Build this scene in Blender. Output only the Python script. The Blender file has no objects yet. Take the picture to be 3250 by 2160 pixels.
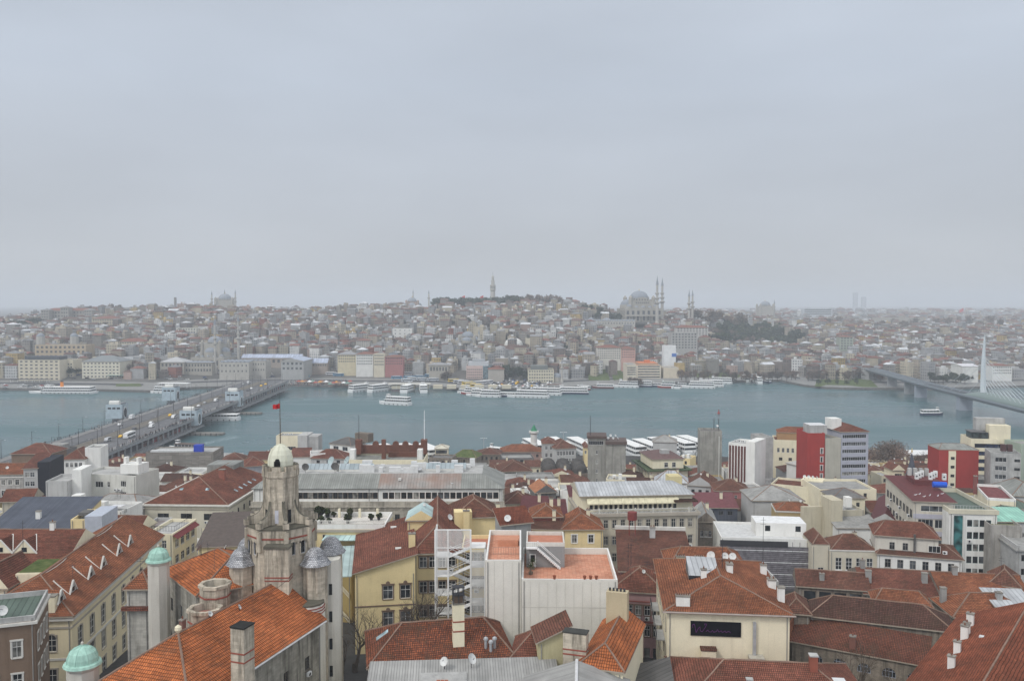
import bpy,math,random
from mathutils import Vector,Matrix
R=math.radians
SC=bpy.context.scene
COL=SC.collection
# ------------------------------------------------------------------ camera, sky, sun, exposure
CAMH,FPX,CX,CY,HY=85.0,2755.0,1625.0,1080.0,964.0
PITCH=math.atan((CY-HY)/FPX)
cam=bpy.data.cameras.new('camera');cam.sensor_width=36.0;cam.lens=36.0*FPX/3250.0
cam.clip_start=1.0;cam.clip_end=40000.0
camo=bpy.data.objects.new('camera',cam);COL.objects.link(camo)
camo.location=(0,0,CAMH);camo.rotation_euler=(math.pi/2-PITCH,0,0)
SC.camera=camo
SC.view_settings.view_transform='Standard';SC.view_settings.look='None'
SC.view_settings.exposure=0.0;SC.view_settings.gamma=1.0;SC.view_settings.use_curve_mapping=False
try:
 SC.cycles.use_denoising=True
 SC.cycles.volume_bounces=2;SC.cycles.max_bounces=6;SC.cycles.diffuse_bounces=2
 SC.cycles.glossy_bounces=2;SC.cycles.transmission_bounces=2
except Exception:pass
SUN_EL,SUN_AZ=R(46),R(226)
w=bpy.data.worlds.new('World');SC.world=w;w.use_nodes=True
nt=w.node_tree;nt.nodes.clear()
def N(nt,t,**kw):
 n=nt.nodes.new(t)
 for k,v in kw.items():
  if k.startswith('i_'):n.inputs[int(k[2:]) if k[2:].isdigit() else k[2:].replace('_',' ')].default_value=v
  else:setattr(n,k,v)
 return n
out=N(nt,'ShaderNodeOutputWorld');bg=N(nt,'ShaderNodeBackground');bg.inputs[1].default_value=1.0
geo=N(nt,'ShaderNodeTexCoord');sep=N(nt,'ShaderNodeSeparateXYZ');nt.links.new(geo.outputs['Generated'],sep.inputs[0])
ramp=N(nt,'ShaderNodeValToRGB');cr=ramp.color_ramp
cr.elements[0].position=0.0;cr.elements[0].color=(.52,.535,.555,1)
cr.elements[1].position=1.0;cr.elements[1].color=(.85,.87,.9,1)
for p,c in ((.10,(.54,.575,.63)),(.24,(.555,.615,.705)),(.36,(.575,.635,.725)),(.55,(.80,.84,.90))):
 e=cr.elements.new(p);e.color=(*c,1)
nt.links.new(sep.outputs[2],ramp.inputs[0])
mp=N(nt,'ShaderNodeMapping');mp.inputs['Scale'].default_value=(1.6,1.6,6.0)
nt.links.new(geo.outputs['Generated'],mp.inputs[0])
nz=N(nt,'ShaderNodeTexNoise');nz.inputs['Scale'].default_value=1.7;nz.inputs['Detail'].default_value=5;nz.inputs['Roughness'].default_value=.45
nt.links.new(mp.outputs[0],nz.inputs[0])
mr=N(nt,'ShaderNodeMapRange');mr.inputs[1].default_value=.25;mr.inputs[2].default_value=.75;mr.inputs[3].default_value=.93;mr.inputs[4].default_value=1.08
nt.links.new(nz.outputs[0],mr.inputs[0])
mx=N(nt,'ShaderNodeVectorMath',operation='SCALE');nt.links.new(ramp.outputs[0],mx.inputs[0]);nt.links.new(mr.outputs[0],mx.inputs['Scale'])
nb_=N(nt,'ShaderNodeMapRange');nb_.inputs[1].default_value=-.9;nb_.inputs[2].default_value=.45;nb_.inputs[3].default_value=1.8;nb_.inputs[4].default_value=1.0;nt.links.new(sep.outputs[1],nb_.inputs[0])  # extra sky brightness behind the viewer, added to lift the walls facing it
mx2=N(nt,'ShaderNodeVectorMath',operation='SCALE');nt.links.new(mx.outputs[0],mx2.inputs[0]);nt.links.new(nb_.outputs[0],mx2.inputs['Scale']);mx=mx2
sky=N(nt,'ShaderNodeTexSky');sky.sky_type='NISHITA';sky.sun_disc=False;sky.sun_elevation=SUN_EL;sky.sun_rotation=SUN_AZ
sk2=N(nt,'ShaderNodeVectorMath',operation='SCALE');sk2.inputs['Scale'].default_value=.05;nt.links.new(sky.outputs[0],sk2.inputs[0])
mixs=N(nt,'ShaderNodeMix',data_type='RGBA');mixs.inputs[0].default_value=.06
nt.links.new(mx.outputs[0],mixs.inputs[6]);nt.links.new(sk2.outputs[0],mixs.inputs[7])
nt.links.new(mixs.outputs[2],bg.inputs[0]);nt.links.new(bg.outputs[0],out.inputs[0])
sl=bpy.data.lights.new('sun','SUN');sl.energy=1.5;sl.angle=R(14);sl.color=(1,.97,.92)
slo=bpy.data.objects.new('sun',sl);COL.objects.link(slo)
slo.rotation_euler=(math.pi/2-SUN_EL,0,math.pi-SUN_AZ)
# ------------------------------------------------------------------ photo geometry: where a point of the photo stands in the world
CP,SP=math.cos(PITCH),math.sin(PITCH)
def ray(p):
 a=(p[0]-CX)/FPX;b=-(p[1]-CY)/FPX
 return Vector((a,b*SP+CP,b*CP-SP))
def pt(p,z): # the point seen at photo pixel p that lies at height z (metres above the water)
 d=ray(p);t=(z-CAMH)/d.z
 return Vector((d.x*t,d.y*t,z))
def ptd(p,y): # the point seen at photo pixel p at y metres from the viewer
 d=ray(p);t=y/d.y
 return Vector((d.x*t,y,CAMH+d.z*t))
def reg(x0,y0,s):return lambda x,y:(x0+x/s,y0+y/s)
S8=2360/850.0
r1,r2,r3,r4=reg(0,1300,S8),reg(750,1300,S8),reg(1500,1300,S8),reg(2400,1300,S8)
r5,r6,r7,r8=reg(0,1600,S8),reg(750,1600,S8),reg(1500,1600,S8),reg(2400,1600,S8)
S7=2360/700.0
q1,q2,q3,q4,q5=reg(0,900,S7),reg(600,900,S7),reg(1200,850,S7),reg(1850,850,S7),reg(2550,900,S7)
q6=reg(150,1180,2360/800.0)
dd=lambda x,y:(x/.72585,y/.72585)
# ------------------------------------------------------------------ materials
MATS={}
class NB:
 def __init__(s,name):
  s.m=bpy.data.materials.new(name);s.m.use_nodes=True;s.t=s.m.node_tree
  s.p=s.t.nodes['Principled BSDF'];s.p.inputs['Specular IOR Level'].default_value=.1
 def n(s,t,**kw):return N(s.t,t,**kw)
 def l(s,a,b):s.t.links.new(a,b)
 def uv(s):return s.n('ShaderNodeUVMap').outputs[0]
 def pos(s):return s.n('ShaderNodeNewGeometry').outputs['Position']
 def noise(s,scale,vec=None,detail=3,sc3=None,rough=.55):
  vec=vec or s.pos()
  if sc3:
   m=s.n('ShaderNodeMapping');m.inputs['Scale'].default_value=sc3;s.l(vec,m.inputs[0]);vec=m.outputs[0]
  q=s.n('ShaderNodeTexNoise');q.inputs['Scale'].default_value=scale;q.inputs['Detail'].default_value=detail;q.inputs['Roughness'].default_value=rough
  s.l(vec,q.inputs[0]);return q.outputs[0]
 def rng(s,v,a,b,c,d):
  q=s.n('ShaderNodeMapRange');s.l(v,q.inputs[0])
  for i,x in enumerate((a,b,c,d)):q.inputs[i+1].default_value=x
  return q.outputs[0]
 def math(s,op,a,b=0.0,c=0.0):
  q=s.n('ShaderNodeMath',operation=op)
  for i,x in enumerate((a,b,c)):
   if hasattr(x,'is_linked') or hasattr(x,'links'):s.l(x,q.inputs[i])
   else:q.inputs[i].default_value=x
  return q.outputs[0]
 def mix(s,f,a,b):
  q=s.n('ShaderNodeMix',data_type='RGBA')
  for i,x in ((0,f),(6,a),(7,b)):
   if hasattr(x,'links'):s.l(x,q.inputs[i])
   elif isinstance(x,tuple):q.inputs[i].default_value=(*x[:3],1)
   else:q.inputs[i].default_value=x
  return q.outputs[2]
 def scale(s,col,f):
  q=s.n('ShaderNodeVectorMath',operation='SCALE')
  if hasattr(col,'links'):s.l(col,q.inputs[0])
  else:q.inputs[0].default_value=col[:3]
  if hasattr(f,'links'):s.l(f,q.inputs['Scale'])
  else:q.inputs['Scale'].default_value=f
  return q.outputs[0]
 def bump(s,h,dist,strength=1.0):
  q=s.n('ShaderNodeBump');q.inputs['Distance'].default_value=dist;q.inputs['Strength'].default_value=strength
  s.l(h,q.inputs['Height']);s.l(q.outputs[0],s.p.inputs['Normal'])
 def done(s,col,rough=.85,metal=0.0):
  if hasattr(col,'links'):s.l(col,s.p.inputs['Base Color'])
  else:s.p.inputs['Base Color'].default_value=(*col[:3],1)
  if hasattr(rough,'links'):s.l(rough,s.p.inputs['Roughness'])
  else:s.p.inputs['Roughness'].default_value=rough
  s.p.inputs['Metallic'].default_value=metal
  return s.m
def memo(fn):
 def g(*a):
  k=(fn.__name__,)+a
  if k not in MATS:MATS[k]=fn(*a)
  return MATS[k]
 return g
@memo
def plaster(c,dirt=.35):
 b=NB('plaster')
 big=b.noise(.25,detail=4);st=b.noise(1.0,sc3=(1.3,1.3,.12),detail=4)
 col=b.scale(c,b.rng(big,.3,.7,.9,1.06))
 f=b.rng(st,.52,.78,0,dirt)
 col=b.mix(f,col,tuple(x*k for x,k in zip(c,(.5,.47,.42))))
 g=b.noise(6.0,detail=2);col=b.scale(col,b.rng(g,.3,.7,.95,1.04))
 return b.done(col,.9)
@memo
def concrete(c=(.30,.29,.27),dirt=.6):
 b=NB('concrete')
 big=b.noise(.35,detail=5);st=b.noise(.8,sc3=(1.6,1.6,.1),detail=5)
 col=b.scale(c,b.rng(big,.3,.7,.78,1.18))
 col=b.mix(b.rng(st,.5,.75,0,dirt),col,tuple(x*.45 for x in c))
 g=b.noise(4.0,detail=3);col=b.scale(col,b.rng(g,.3,.7,.92,1.07))
 return b.done(col,.92)
@memo
def stone(c=(.36,.33,.28),dirt=.7,bw=.9,bh=.4):
 b=NB('stone')
 br=b.n('ShaderNodeTexBrick');b.l(b.uv(),br.inputs[0])
 br.inputs['Color1'].default_value=(*[x*.88 for x in c],1);br.inputs['Color2'].default_value=(*[min(1,x*1.12) for x in c],1)
 br.inputs['Mortar'].default_value=(*[x*.78 for x in c],1);br.inputs['Scale'].default_value=1.0
 br.inputs['Mortar Size'].default_value=.012;br.inputs['Brick Width'].default_value=bw;br.inputs['Row Height'].default_value=bh;br.inputs['Bias'].default_value=0
 big=b.noise(.22,detail=6,rough=.65);col=b.scale(br.outputs[0],b.rng(big,.3,.7,.72,1.18))
 st=b.noise(.7,sc3=(1.5,1.5,.14),detail=7,rough=.7);pt_=b.noise(.55,detail=7,rough=.75)
 col=b.mix(b.rng(pt_,.52,.70,0,dirt*.7),col,(.13,.115,.08))
 col=b.mix(b.rng(st,.47,.66,0,dirt),col,(.05,.045,.033))
 return b.done(col,.92)
@memo
def tile(c1=(.36,.105,.04),c2=(.22,.065,.035),moss=.25,row=.36,wid=.24):
 b=NB('roof_tile');uv0=b.uv();dn=b.n('ShaderNodeTexNoise');dn.inputs['Scale'].default_value=.45;dn.inputs['Detail'].default_value=3;b.l(b.pos(),dn.inputs[0]);ad=b.n('ShaderNodeVectorMath',operation='MULTIPLY_ADD');b.l(dn.outputs[1],ad.inputs[0]);ad.inputs[1].default_value=(.3,.3,0);b.l(uv0,ad.inputs[2]);uv=ad.outputs[0]
 br=b.n('ShaderNodeTexBrick');b.l(uv,br.inputs[0])
 br.inputs['Color1'].default_value=(*c1,1);br.inputs['Color2'].default_value=(*c2,1);br.inputs['Mortar'].default_value=(*[x*.3 for x in c2],1)
 br.inputs['Scale'].default_value=1.0;br.inputs['Mortar Size'].default_value=.045;br.inputs['Mortar Smooth'].default_value=.2
 br.inputs['Brick Width'].default_value=wid;br.inputs['Row Height'].default_value=row;br.inputs['Bias'].default_value=-.1;br.offset=0.0
 br2=b.n('ShaderNodeTexBrick');b.l(uv,br2.inputs[0]);br2.inputs['Scale'].default_value=1.0
 br2.inputs['Color1'].default_value=(.6,.6,.6,1);br2.inputs['Color2'].default_value=(1.3,1.3,1.3,1);br2.inputs['Mortar'].default_value=(1,1,1,1)
 br2.inputs['Mortar Size'].default_value=0;br2.inputs['Brick Width'].default_value=wid*4;br2.inputs['Row Height'].default_value=row;br2.inputs['Bias'].default_value=0
 mu=b.n('ShaderNodeMix',data_type='RGBA',blend_type='MULTIPLY');mu.inputs[0].default_value=.5
 b.l(br.outputs[0],mu.inputs[6]);b.l(br2.outputs[0],mu.inputs[7])
 big=b.noise(.16,detail=5,rough=.6);col=b.scale(mu.outputs[2],b.rng(big,.32,.68,.66,1.22))
 pat=b.noise(.5,detail=5,rough=.65)
 col=b.mix(b.rng(pat,.48,.75,0,moss*2),col,(.075,.05,.032))
 fl=b.noise(9.0,detail=1);col=b.mix(b.rng(fl,.70,.76,0,.5),col,(.4,.34,.28))
 sx=b.n('ShaderNodeSeparateXYZ');b.l(uv,sx.inputs[0])
 fr=b.math('FRACT',b.math('DIVIDE',sx.outputs[1],row))
 cw=b.math('SINE',b.math('MULTIPLY',sx.outputs[0],6.2832/wid))
 h=b.math('ADD',b.math('MULTIPLY',fr,-1.0),b.math('MULTIPLY',cw,.35))
 b.bump(h,.09,1.0)
 return b.done(col,.85)
@memo
def seam(c=(.30,.31,.31),period=.7,rust=0.0):
 b=NB('sheet_metal');uv=b.uv();sx=b.n('ShaderNodeSeparateXYZ');b.l(uv,sx.inputs[0])
 fr=b.math('FRACT',b.math('DIVIDE',sx.outputs[0],period))
 ln=b.rng(b.math('ABSOLUTE',b.math('SUBTRACT',fr,.5)),.40,.46,0,1)
 big=b.noise(.3,detail=5);col=b.scale(c,b.rng(big,.3,.7,.8,1.18))
 pan=b.n('ShaderNodeTexWhiteNoise',noise_dimensions='1D');b.l(b.math('FLOOR',b.math('DIVIDE',sx.outputs[0],period)),pan.inputs['W'])
 col=b.scale(col,b.rng(pan.outputs[0],0,1,.88,1.1))
 col=b.mix(b.math('MULTIPLY',ln,.55),col,tuple(x*.45 for x in c))
 if rust:col=b.mix(b.rng(b.noise(.12,detail=5),.4,.65,0,rust),col,(.27,.17,.13))
 b.bump(ln,.05)
 return b.done(col,.55)
@memo
def lead():
 b=NB('lead_scales');uv=b.uv()
 br=b.n('ShaderNodeTexBrick');b.l(uv,br.inputs[0]);br.inputs['Scale'].default_value=1
 br.inputs['Color1'].default_value=(.30,.30,.31,1);br.inputs['Color2'].default_value=(.56,.56,.57,1);br.inputs['Mortar'].default_value=(.12,.12,.13,1)
 br.inputs['Brick Width'].default_value=.3;br.inputs['Row Height'].default_value=.2;br.inputs['Mortar Size'].default_value=.03
 b.bump(br.outputs['Fac'],-.05)
 return b.done(b.scale(br.outputs[0],b.rng(b.noise(.8),.3,.7,.75,1.25)),.42,.3)
@memo
def flat(c,rough=.6,var=.12,metal=0.0):
 b=NB('painted_surface');big=b.noise(1.2,detail=4)
 return b.done(b.scale(c,b.rng(big,.3,.7,1-var,1+var)),rough,metal)
@memo
def glass(c=(.014,.017,.02),rough=.12):
 b=NB('window_glass');b.p.inputs['Specular IOR Level'].default_value=.3
 n=b.noise(.9,detail=0);return b.done(b.scale(c,b.rng(n,.3,.7,.4,2.0)),rough)
@memo
def copper(c=(.27,.43,.36)):
 b=NB('green_copper');st=b.noise(1.2,sc3=(1.5,1.5,.3),detail=5)
 return b.done(b.mix(b.rng(st,.35,.7,0,.9),c,tuple(min(1,x*1.45+.03) for x in c)),.6)
@memo
def checker(c1,c2,s):
 b=NB('floor_tiles');br=b.n('ShaderNodeTexBrick');b.l(b.uv(),br.inputs[0]);br.inputs['Scale'].default_value=1
 br.inputs['Color1'].default_value=(*c1,1);br.inputs['Color2'].default_value=(*c2,1);br.inputs['Mortar'].default_value=(*[x*.75 for x in c1],1)
 br.inputs['Brick Width'].default_value=s;br.inputs['Row Height'].default_value=s;br.inputs['Mortar Size'].default_value=.02;br.offset=0
 return b.done(b.scale(br.outputs[0],b.rng(b.noise(.4,detail=4),.3,.7,.85,1.12)),.8)
@memo
def grass():
 b=NB('grass');n=b.noise(.6,detail=5)
 return b.done(b.mix(b.rng(n,.35,.65,0,1),(.045,.075,.02),(.12,.14,.05)),.95)
@memo
def leaf(c=(.05,.065,.035)):
 b=NB('foliage');n=b.noise(1.5,detail=2)
 return b.done(b.mix(b.rng(b.noise(.07,detail=3),.42,.62,0,.75),b.scale(c,b.rng(n,.25,.75,.4,1.5)),tuple(x*k for x,k in zip(c,(2.1,1.7,1.5)))),.9)
@memo
def planks(c=(.26,.24,.21),h=1.3):
 b=NB('board_cladding');uv=b.uv();br=b.n('ShaderNodeTexBrick');b.l(uv,br.inputs[0]);br.inputs['Scale'].default_value=1
 br.inputs['Color1'].default_value=(*[x*.85 for x in c],1);br.inputs['Color2'].default_value=(*[x*1.2 for x in c],1);br.inputs['Mortar'].default_value=(*[x*.5 for x in c],1)
 br.inputs['Brick Width'].default_value=5.5;br.inputs['Row Height'].default_value=h;br.inputs['Mortar Size'].default_value=.05
 st=b.noise(.7,sc3=(.5,.5,2.0),detail=5)
 return b.done(b.scale(br.outputs[0],b.rng(st,.3,.7,.75,1.2)),.9)
WHITE=(.74,.73,.70)
# ------------------------------------------------------------------ mesh building
class MB:
 def __init__(s):s.v=[];s.f=[];s.mi=[];s.mats=[];s.col=None
 def mid(s,m):
  if m not in s.mats:s.mats.append(m)
  return s.mats.index(m)
 def face(s,pts,m):
  i=len(s.v);s.v.extend(tuple(p) for p in pts);s.f.append(tuple(range(i,i+len(pts))));s.mi.append(s.mid(m))
 def box(s,x0,y0,z0,x1,y1,z1,m,mt=None,bottom=True):
  a=[(x0,y0,z0),(x1,y0,z0),(x1,y1,z0),(x0,y1,z0),(x0,y0,z1),(x1,y0,z1),(x1,y1,z1),(x0,y1,z1)]
  for q in ((0,1,5,4),(1,2,6,5),(2,3,7,6),(3,0,4,7)):s.face([a[i] for i in q],m)
  s.face([a[4],a[5],a[6],a[7]],mt or m)
  if bottom:s.face([a[3],a[2],a[1],a[0]],m)
 def prism(s,poly,z0,z1,m,mt=None,bottom=True): # poly counter-clockwise
  n=len(poly)
  for i in range(n):
   a,b=poly[i],poly[(i+1)%n]
   s.face([(a[0],a[1],z0),(b[0],b[1],z0),(b[0],b[1],z1),(a[0],a[1],z1)],m)
  s.face([(p[0],p[1],z1) for p in poly],mt or m)
  if bottom:s.face([(p[0],p[1],z0) for p in reversed(poly)],m)
 def lathe(s,cx,cy,prof,n,m,ph=0.0,cap=True,bcap=False):
  rings=[]
  for r,z in prof:
   rings.append([(cx+r*math.cos(ph+2*math.pi*k/n),cy+r*math.sin(ph+2*math.pi*k/n),z) for k in range(n)])
  for a,b in zip(rings,rings[1:]):
   for k in range(n):s.face([a[k],a[(k+1)%n],b[(k+1)%n],b[k]],m)
  if cap and prof[-1][0]>.01:s.face(rings[-1],m)
  if bcap:s.face(rings[0][::-1],m)
 def tube(s,p0,p1,r0,r1,m,n=6):
  p0,p1=Vector(p0),Vector(p1);d=(p1-p0).normalized()
  u=d.orthogonal().normalized();w_=d.cross(u)
  A=[p0+(u*math.cos(2*math.pi*k/n)+w_*math.sin(2*math.pi*k/n))*r0 for k in range(n)]
  B_=[p1+(u*math.cos(2*math.pi*k/n)+w_*math.sin(2*math.pi*k/n))*r1 for k in range(n)]
  for k in range(n):s.face([A[k],A[(k+1)%n],B_[(k+1)%n],B_[k]],m)
  s.face(B_,m);s.face(A[::-1],m)
 def dome(s,cx,cy,z0,r,h,m,n=16,k=5,ph=0.0,r1=0.0):
  s.lathe(cx,cy,[(max(r1,r*math.cos(math.pi/2*i/k)),z0+h*math.sin(math.pi/2*i/k)) for i in range(k+1)],n,m,ph)
 def wallholes(s,o,d,L,z0,z1,holes,m,dep=.16):
  # a wall of length L from point o along unit dir d (outward is to the right of d); rectangular recesses left open
  ou=Vector((d[1],-d[0]))
  P=lambda u,z,k=0.0:(o[0]+d[0]*u-ou.x*k,o[1]+d[1]*u-ou.y*k,z)
  us=sorted({0.0,L}|{h[0] for h in holes}|{h[0]+h[2] for h in holes})
  us=[u for u in us if -1e-6<=u<=L+1e-6]
  vs=sorted({z0,z1}|{h[1] for h in holes}|{h[1]+h[3] for h in holes});vs=[v for v in vs if z0-1e-6<=v<=z1+1e-6]
  for b0,b1 in zip(vs,vs[1:]):
   if b1-b0<1e-4:continue
   run=None
   for a0,a1 in zip(us,us[1:]):
    if a1-a0<1e-4:continue
    ca,cb=(a0+a1)/2,(b0+b1)/2
    hole=any(h[0]<ca<h[0]+h[2] and h[1]<cb<h[1]+h[3] for h in holes)
    if hole:
     if run:s.face([P(run[0],b0),P(run[1],b0),P(run[1],b1),P(run[0],b1)],m);run=None
    else:run=(run[0],a1) if run else (a0,a1)
   if run:s.face([P(run[0],b0),P(run[1],b0),P(run[1],b1),P(run[0],b1)],m)
  for h in holes:
   u0,v0,u1,v1=h[0],h[1],h[0]+h[2],h[1]+h[3]
   s.face([P(u0,v0),P(u1,v0),P(u1,v0,dep),P(u0,v0,dep)],m);s.face([P(u0,v1,dep),P(u1,v1,dep),P(u1,v1),P(u0,v1)],m)
   s.face([P(u0,v0,dep),P(u0,v1,dep),P(u0,v1),P(u0,v0)],m);s.face([P(u1,v0),P(u1,v1),P(u1,v1,dep),P(u1,v0,dep)],m)
 def build(s,name,parent=None,loc=None,rz=0.0,smooth=False):
  me=bpy.data.meshes.new(name);me.from_pydata(s.v,[],s.f)
  for m in s.mats:me.materials.append(m)
  me.polygons.foreach_set('material_index',s.mi)
  uvs=[]
  for f in s.f:
   p=[s.v[i] for i in f];nx=ny=nz_=0.0
   for i in range(len(p)):
    a,b=p[i],p[(i+1)%len(p)]
    nx+=(a[1]-b[1])*(a[2]+b[2]);ny+=(a[2]-b[2])*(a[0]+b[0]);nz_+=(a[0]-b[0])*(a[1]+b[1])
   h=math.hypot(nx,ny)
   if h>1e-3*(abs(nz_)+h+1e-9):
    ux,uy=-ny/h,nx/h;l=math.sqrt(h*h+nz_*nz_)
    vx,vy,vz=-nz_*nx/(l*h),-nz_*ny/(l*h),h/l
    for q in p:uvs+=(q[0]*ux+q[1]*uy,q[0]*vx+q[1]*vy+q[2]*vz)
   else:
    for q in p:uvs+=(q[0],q[1])
  me.uv_layers.new(name='UVMap').data.foreach_set('uv',uvs)
  if s.col is not None:
   at=me.color_attributes.new('tint','FLOAT_COLOR','CORNER');flatc=[]
   for f,c in zip(s.f,s.col):flatc+=(*c,1.0)*len(f)
   at.data.foreach_set('color',flatc)
  if smooth:me.polygons.foreach_set('use_smooth',[True]*len(me.polygons))
  me.update()
  o=bpy.data.objects.new(name,me);COL.objects.link(o)
  if parent:o.parent=parent
  if loc is not None:o.location=loc
  o.rotation_euler.z=rz
  return o
def tag(o,label=None,cat=None,group=None,kind=None):
 for k,v in (('label',label),('category',cat),('group',group),('kind',kind)):
  if v:o[k]=v
 return o
def thing(name,label,cat,loc=(0,0,0),rz=0.0,group=None):
 o=bpy.data.objects.new(name,None);COL.objects.link(o);o.location=loc;o.rotation_euler.z=rz;o.empty_display_size=.5
 return tag(o,label,cat,group)
def copy_tree(o,parent=None):
 c=o.copy();COL.objects.link(c)
 if parent:c.parent=parent;c.matrix_parent_inverse=o.matrix_parent_inverse.copy()
 for ch in KIDS.get(o.name,list(o.children)):copy_tree(ch,c)
 return c
KIDS={}
# ------------------------------------------------------------------ land, water, air
def lerp(a,b,t):return a+(b-a)*max(0.0,min(1.0,t))
def interp(x,tab):
 if x<=tab[0][0]:return tab[0][1]
 for (x0,y0),(x1,y1) in zip(tab,tab[1:]):
  if x<=x1:return y0+(y1-y0)*(x-x0)/(x1-x0)
 return tab[-1][1]
def gnear(y):return interp(y,((60,31),(110,27),(250,15),(422,3.0),(470,2.4)))
CREST=((-.62,42),(-.56,50),(-.50,62),(-.40,66),(-.33,62),(-.24,62),(-.16,66),(-.11,70),(-.08,76),(.0,77),(.06,74),(.10,66),(.12,58),(.18,55),(.24,52),(.29,44),(.36,32),(.45,28),(.62,30))
FARC=((-.62,38),(-.5,50),(.2,46),(.28,44),(.36,48),(.7,48))
SHORE=[q1(-1500,1140),q1(0,1140),q1(300,1147),q1(1040,1152),q1(1640,1166),q2(0,1130),q2(1050,1100),q2(1700,1112),q2(2360,1112),q3(560,1280),q3(880,1312),q3(1500,1310),q3(2250,1282),q4(300,1270),q4(1000,1240),q4(2100,1216),q4(2360,1270),q5(240,1128),q5(480,1136),q5(1380,1140),q5(2350,1110),q5(4200,1060)]
SHOREW=[pt(p,0.0) for p in SHORE]
SHOREA=[(p.x/p.y,p.y) for p in SHOREW]
def shore_y(a):return interp(a,SHOREA)
def gfar(x,y):
 a=x/max(y,1.0);s=shore_y(a);q=y-s
 c=interp(a,CREST);f=interp(a,FARC)
 if q<75:z=2.4+q*.012
 else:
  t=min(1.0,(q-75)/470.0);t=t*(1.15-.15*t*t) if a<.25 else t*t*.6+t*.4
  z=3.3+(c-3.3)*min(t,1.0)
  if y>1500:z=lerp(c,f,(y-1600)/2000.0)
 return z+1.2*math.sin(x*.021+y*.013)*min(1,max(0,(q-90)/100))
# water
b=NB('water')
wv=b.noise(.22,sc3=(1,1.6,1),detail=6,rough=.65);big=b.noise(.006,sc3=(.6,1.6,1),detail=4)
b.bump(b.math('ADD',wv,b.math('MULTIPLY',b.noise(1.3,detail=3),.25)),.5,.4)
b.p.inputs['IOR'].default_value=1.33;b.p.inputs['Specular IOR Level'].default_value=.36
M_WATER=b.done(b.mix(b.rng(big,.35,.65,0,1),(.038,.095,.105),(.053,.120,.130)),b.rng(big,.38,.62,.10,.40))
mb=MB()
xs=[-9000,-3000,-1200,-500,-200,0,200,500,1200,3000,9000];ys=[-300,300,420,520,640,760,900,1500,4000,12000]
for x0,x1 in zip(xs,xs[1:]):
 for y0,y1 in zip(ys,ys[1:]):mb.face([(x0,y0,0),(x1,y0,0),(x1,y1,0),(x0,y1,0)],M_WATER)
tag(mb.build('water'),kind='structure')
# the near hillside
NS=[(-900,425),(-260,425),(-180,430),(-110,452),(-60,470),(40,468),(140,462),(230,462),(420,455),(1200,440)]
M_STREET=concrete((.06,.058,.056),.4)
mb=MB();yy=[-200,20,60,85,110,150,200,250,320,370,400,422]
for (xa,sa),(xb,sb) in zip(NS,NS[1:]):
 for y0,y1 in zip(yy,yy[1:]):
  mb.face([(xa,y0,gnear(y0)),(xb,y0,gnear(y0)),(xb,y1 if y1<422 else sb,gnear(y1)),(xa,y1 if y1<422 else sa,gnear(y1))],M_STREET)
 mb.face([(xb,sb,-3),(xa,sa,-3),(xa,sa,gnear(422)),(xb,sb,gnear(422))],M_STREET)
tag(mb.build('hillside_ground'),kind='structure')
# the far shore and its hills, one sheet out to the horizon
M_FAR=NB('far_ground');n=M_FAR.noise(.02,detail=6);M_FAR=M_FAR.done(M_FAR.mix(M_FAR.rng(n,.35,.65,0,1),(.09,.088,.08),(.15,.14,.13)),.95)
M_QUAY=concrete((.24,.235,.225),.3);M_QWALL=concrete((.14,.13,.12),.5)
mb=MB()
AS=sorted({a for a,_ in SHOREA}|{-.9+.03*i for i in range(61)})
offs=[0,6,40,75,110,150,200,260,330,400,470,545,640,760,1000,1400,2000,2800,3800,6000,11000]
grid=[]
for a in AS:
 s=shore_y(a);grid.append([(a*(s+o),s+o,gfar(a*(s+o),s+o)) for o in offs])
for c0,c1 in zip(grid,grid[1:]):
 for k in range(len(offs)-1):mb.face([c0[k],c1[k],c1[k+1],c0[k+1]],M_QUAY if k<3 else M_FAR)
 mb.face([(c0[0][0],c0[0][1],-2),(c1[0][0],c1[0][1],-2),c1[0],c0[0]],M_QWALL)
tag(mb.build('far_bank_ground'),kind='structure')
# the air: haze over everything
hz=NB('haze_air');hz.t.nodes.remove(hz.p)
pv=hz.n('ShaderNodeVolumePrincipled');pv.inputs['Color'].default_value=(.825,.868,.922,1);pv.inputs['Density'].default_value=.00026;pv.inputs['Anisotropy'].default_value=0.0
hz.l(pv.outputs[0],[q for q in hz.t.nodes if q.type=='OUTPUT_MATERIAL'][0].inputs['Volume'])
mb=MB();mb.box(-9500,-400,-4,9500,12500,190,hz.m)
tag(mb.build('haze'),label='pale grey haze lying over the water and the far city',cat='haze',kind='stuff')
def far(p,lift=0.0): # the spot on the far bank seen at photo pixel p
 d=ray(p);y=850.0
 while y<9000:
  t=y/d.y;z=CAMH+d.z*t
  if z<=gfar(d.x*t,y)+lift:return Vector((d.x*t,y,gfar(d.x*t,y)))
  y+=2.0
 return Vector((d.x*y,y,60))
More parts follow.
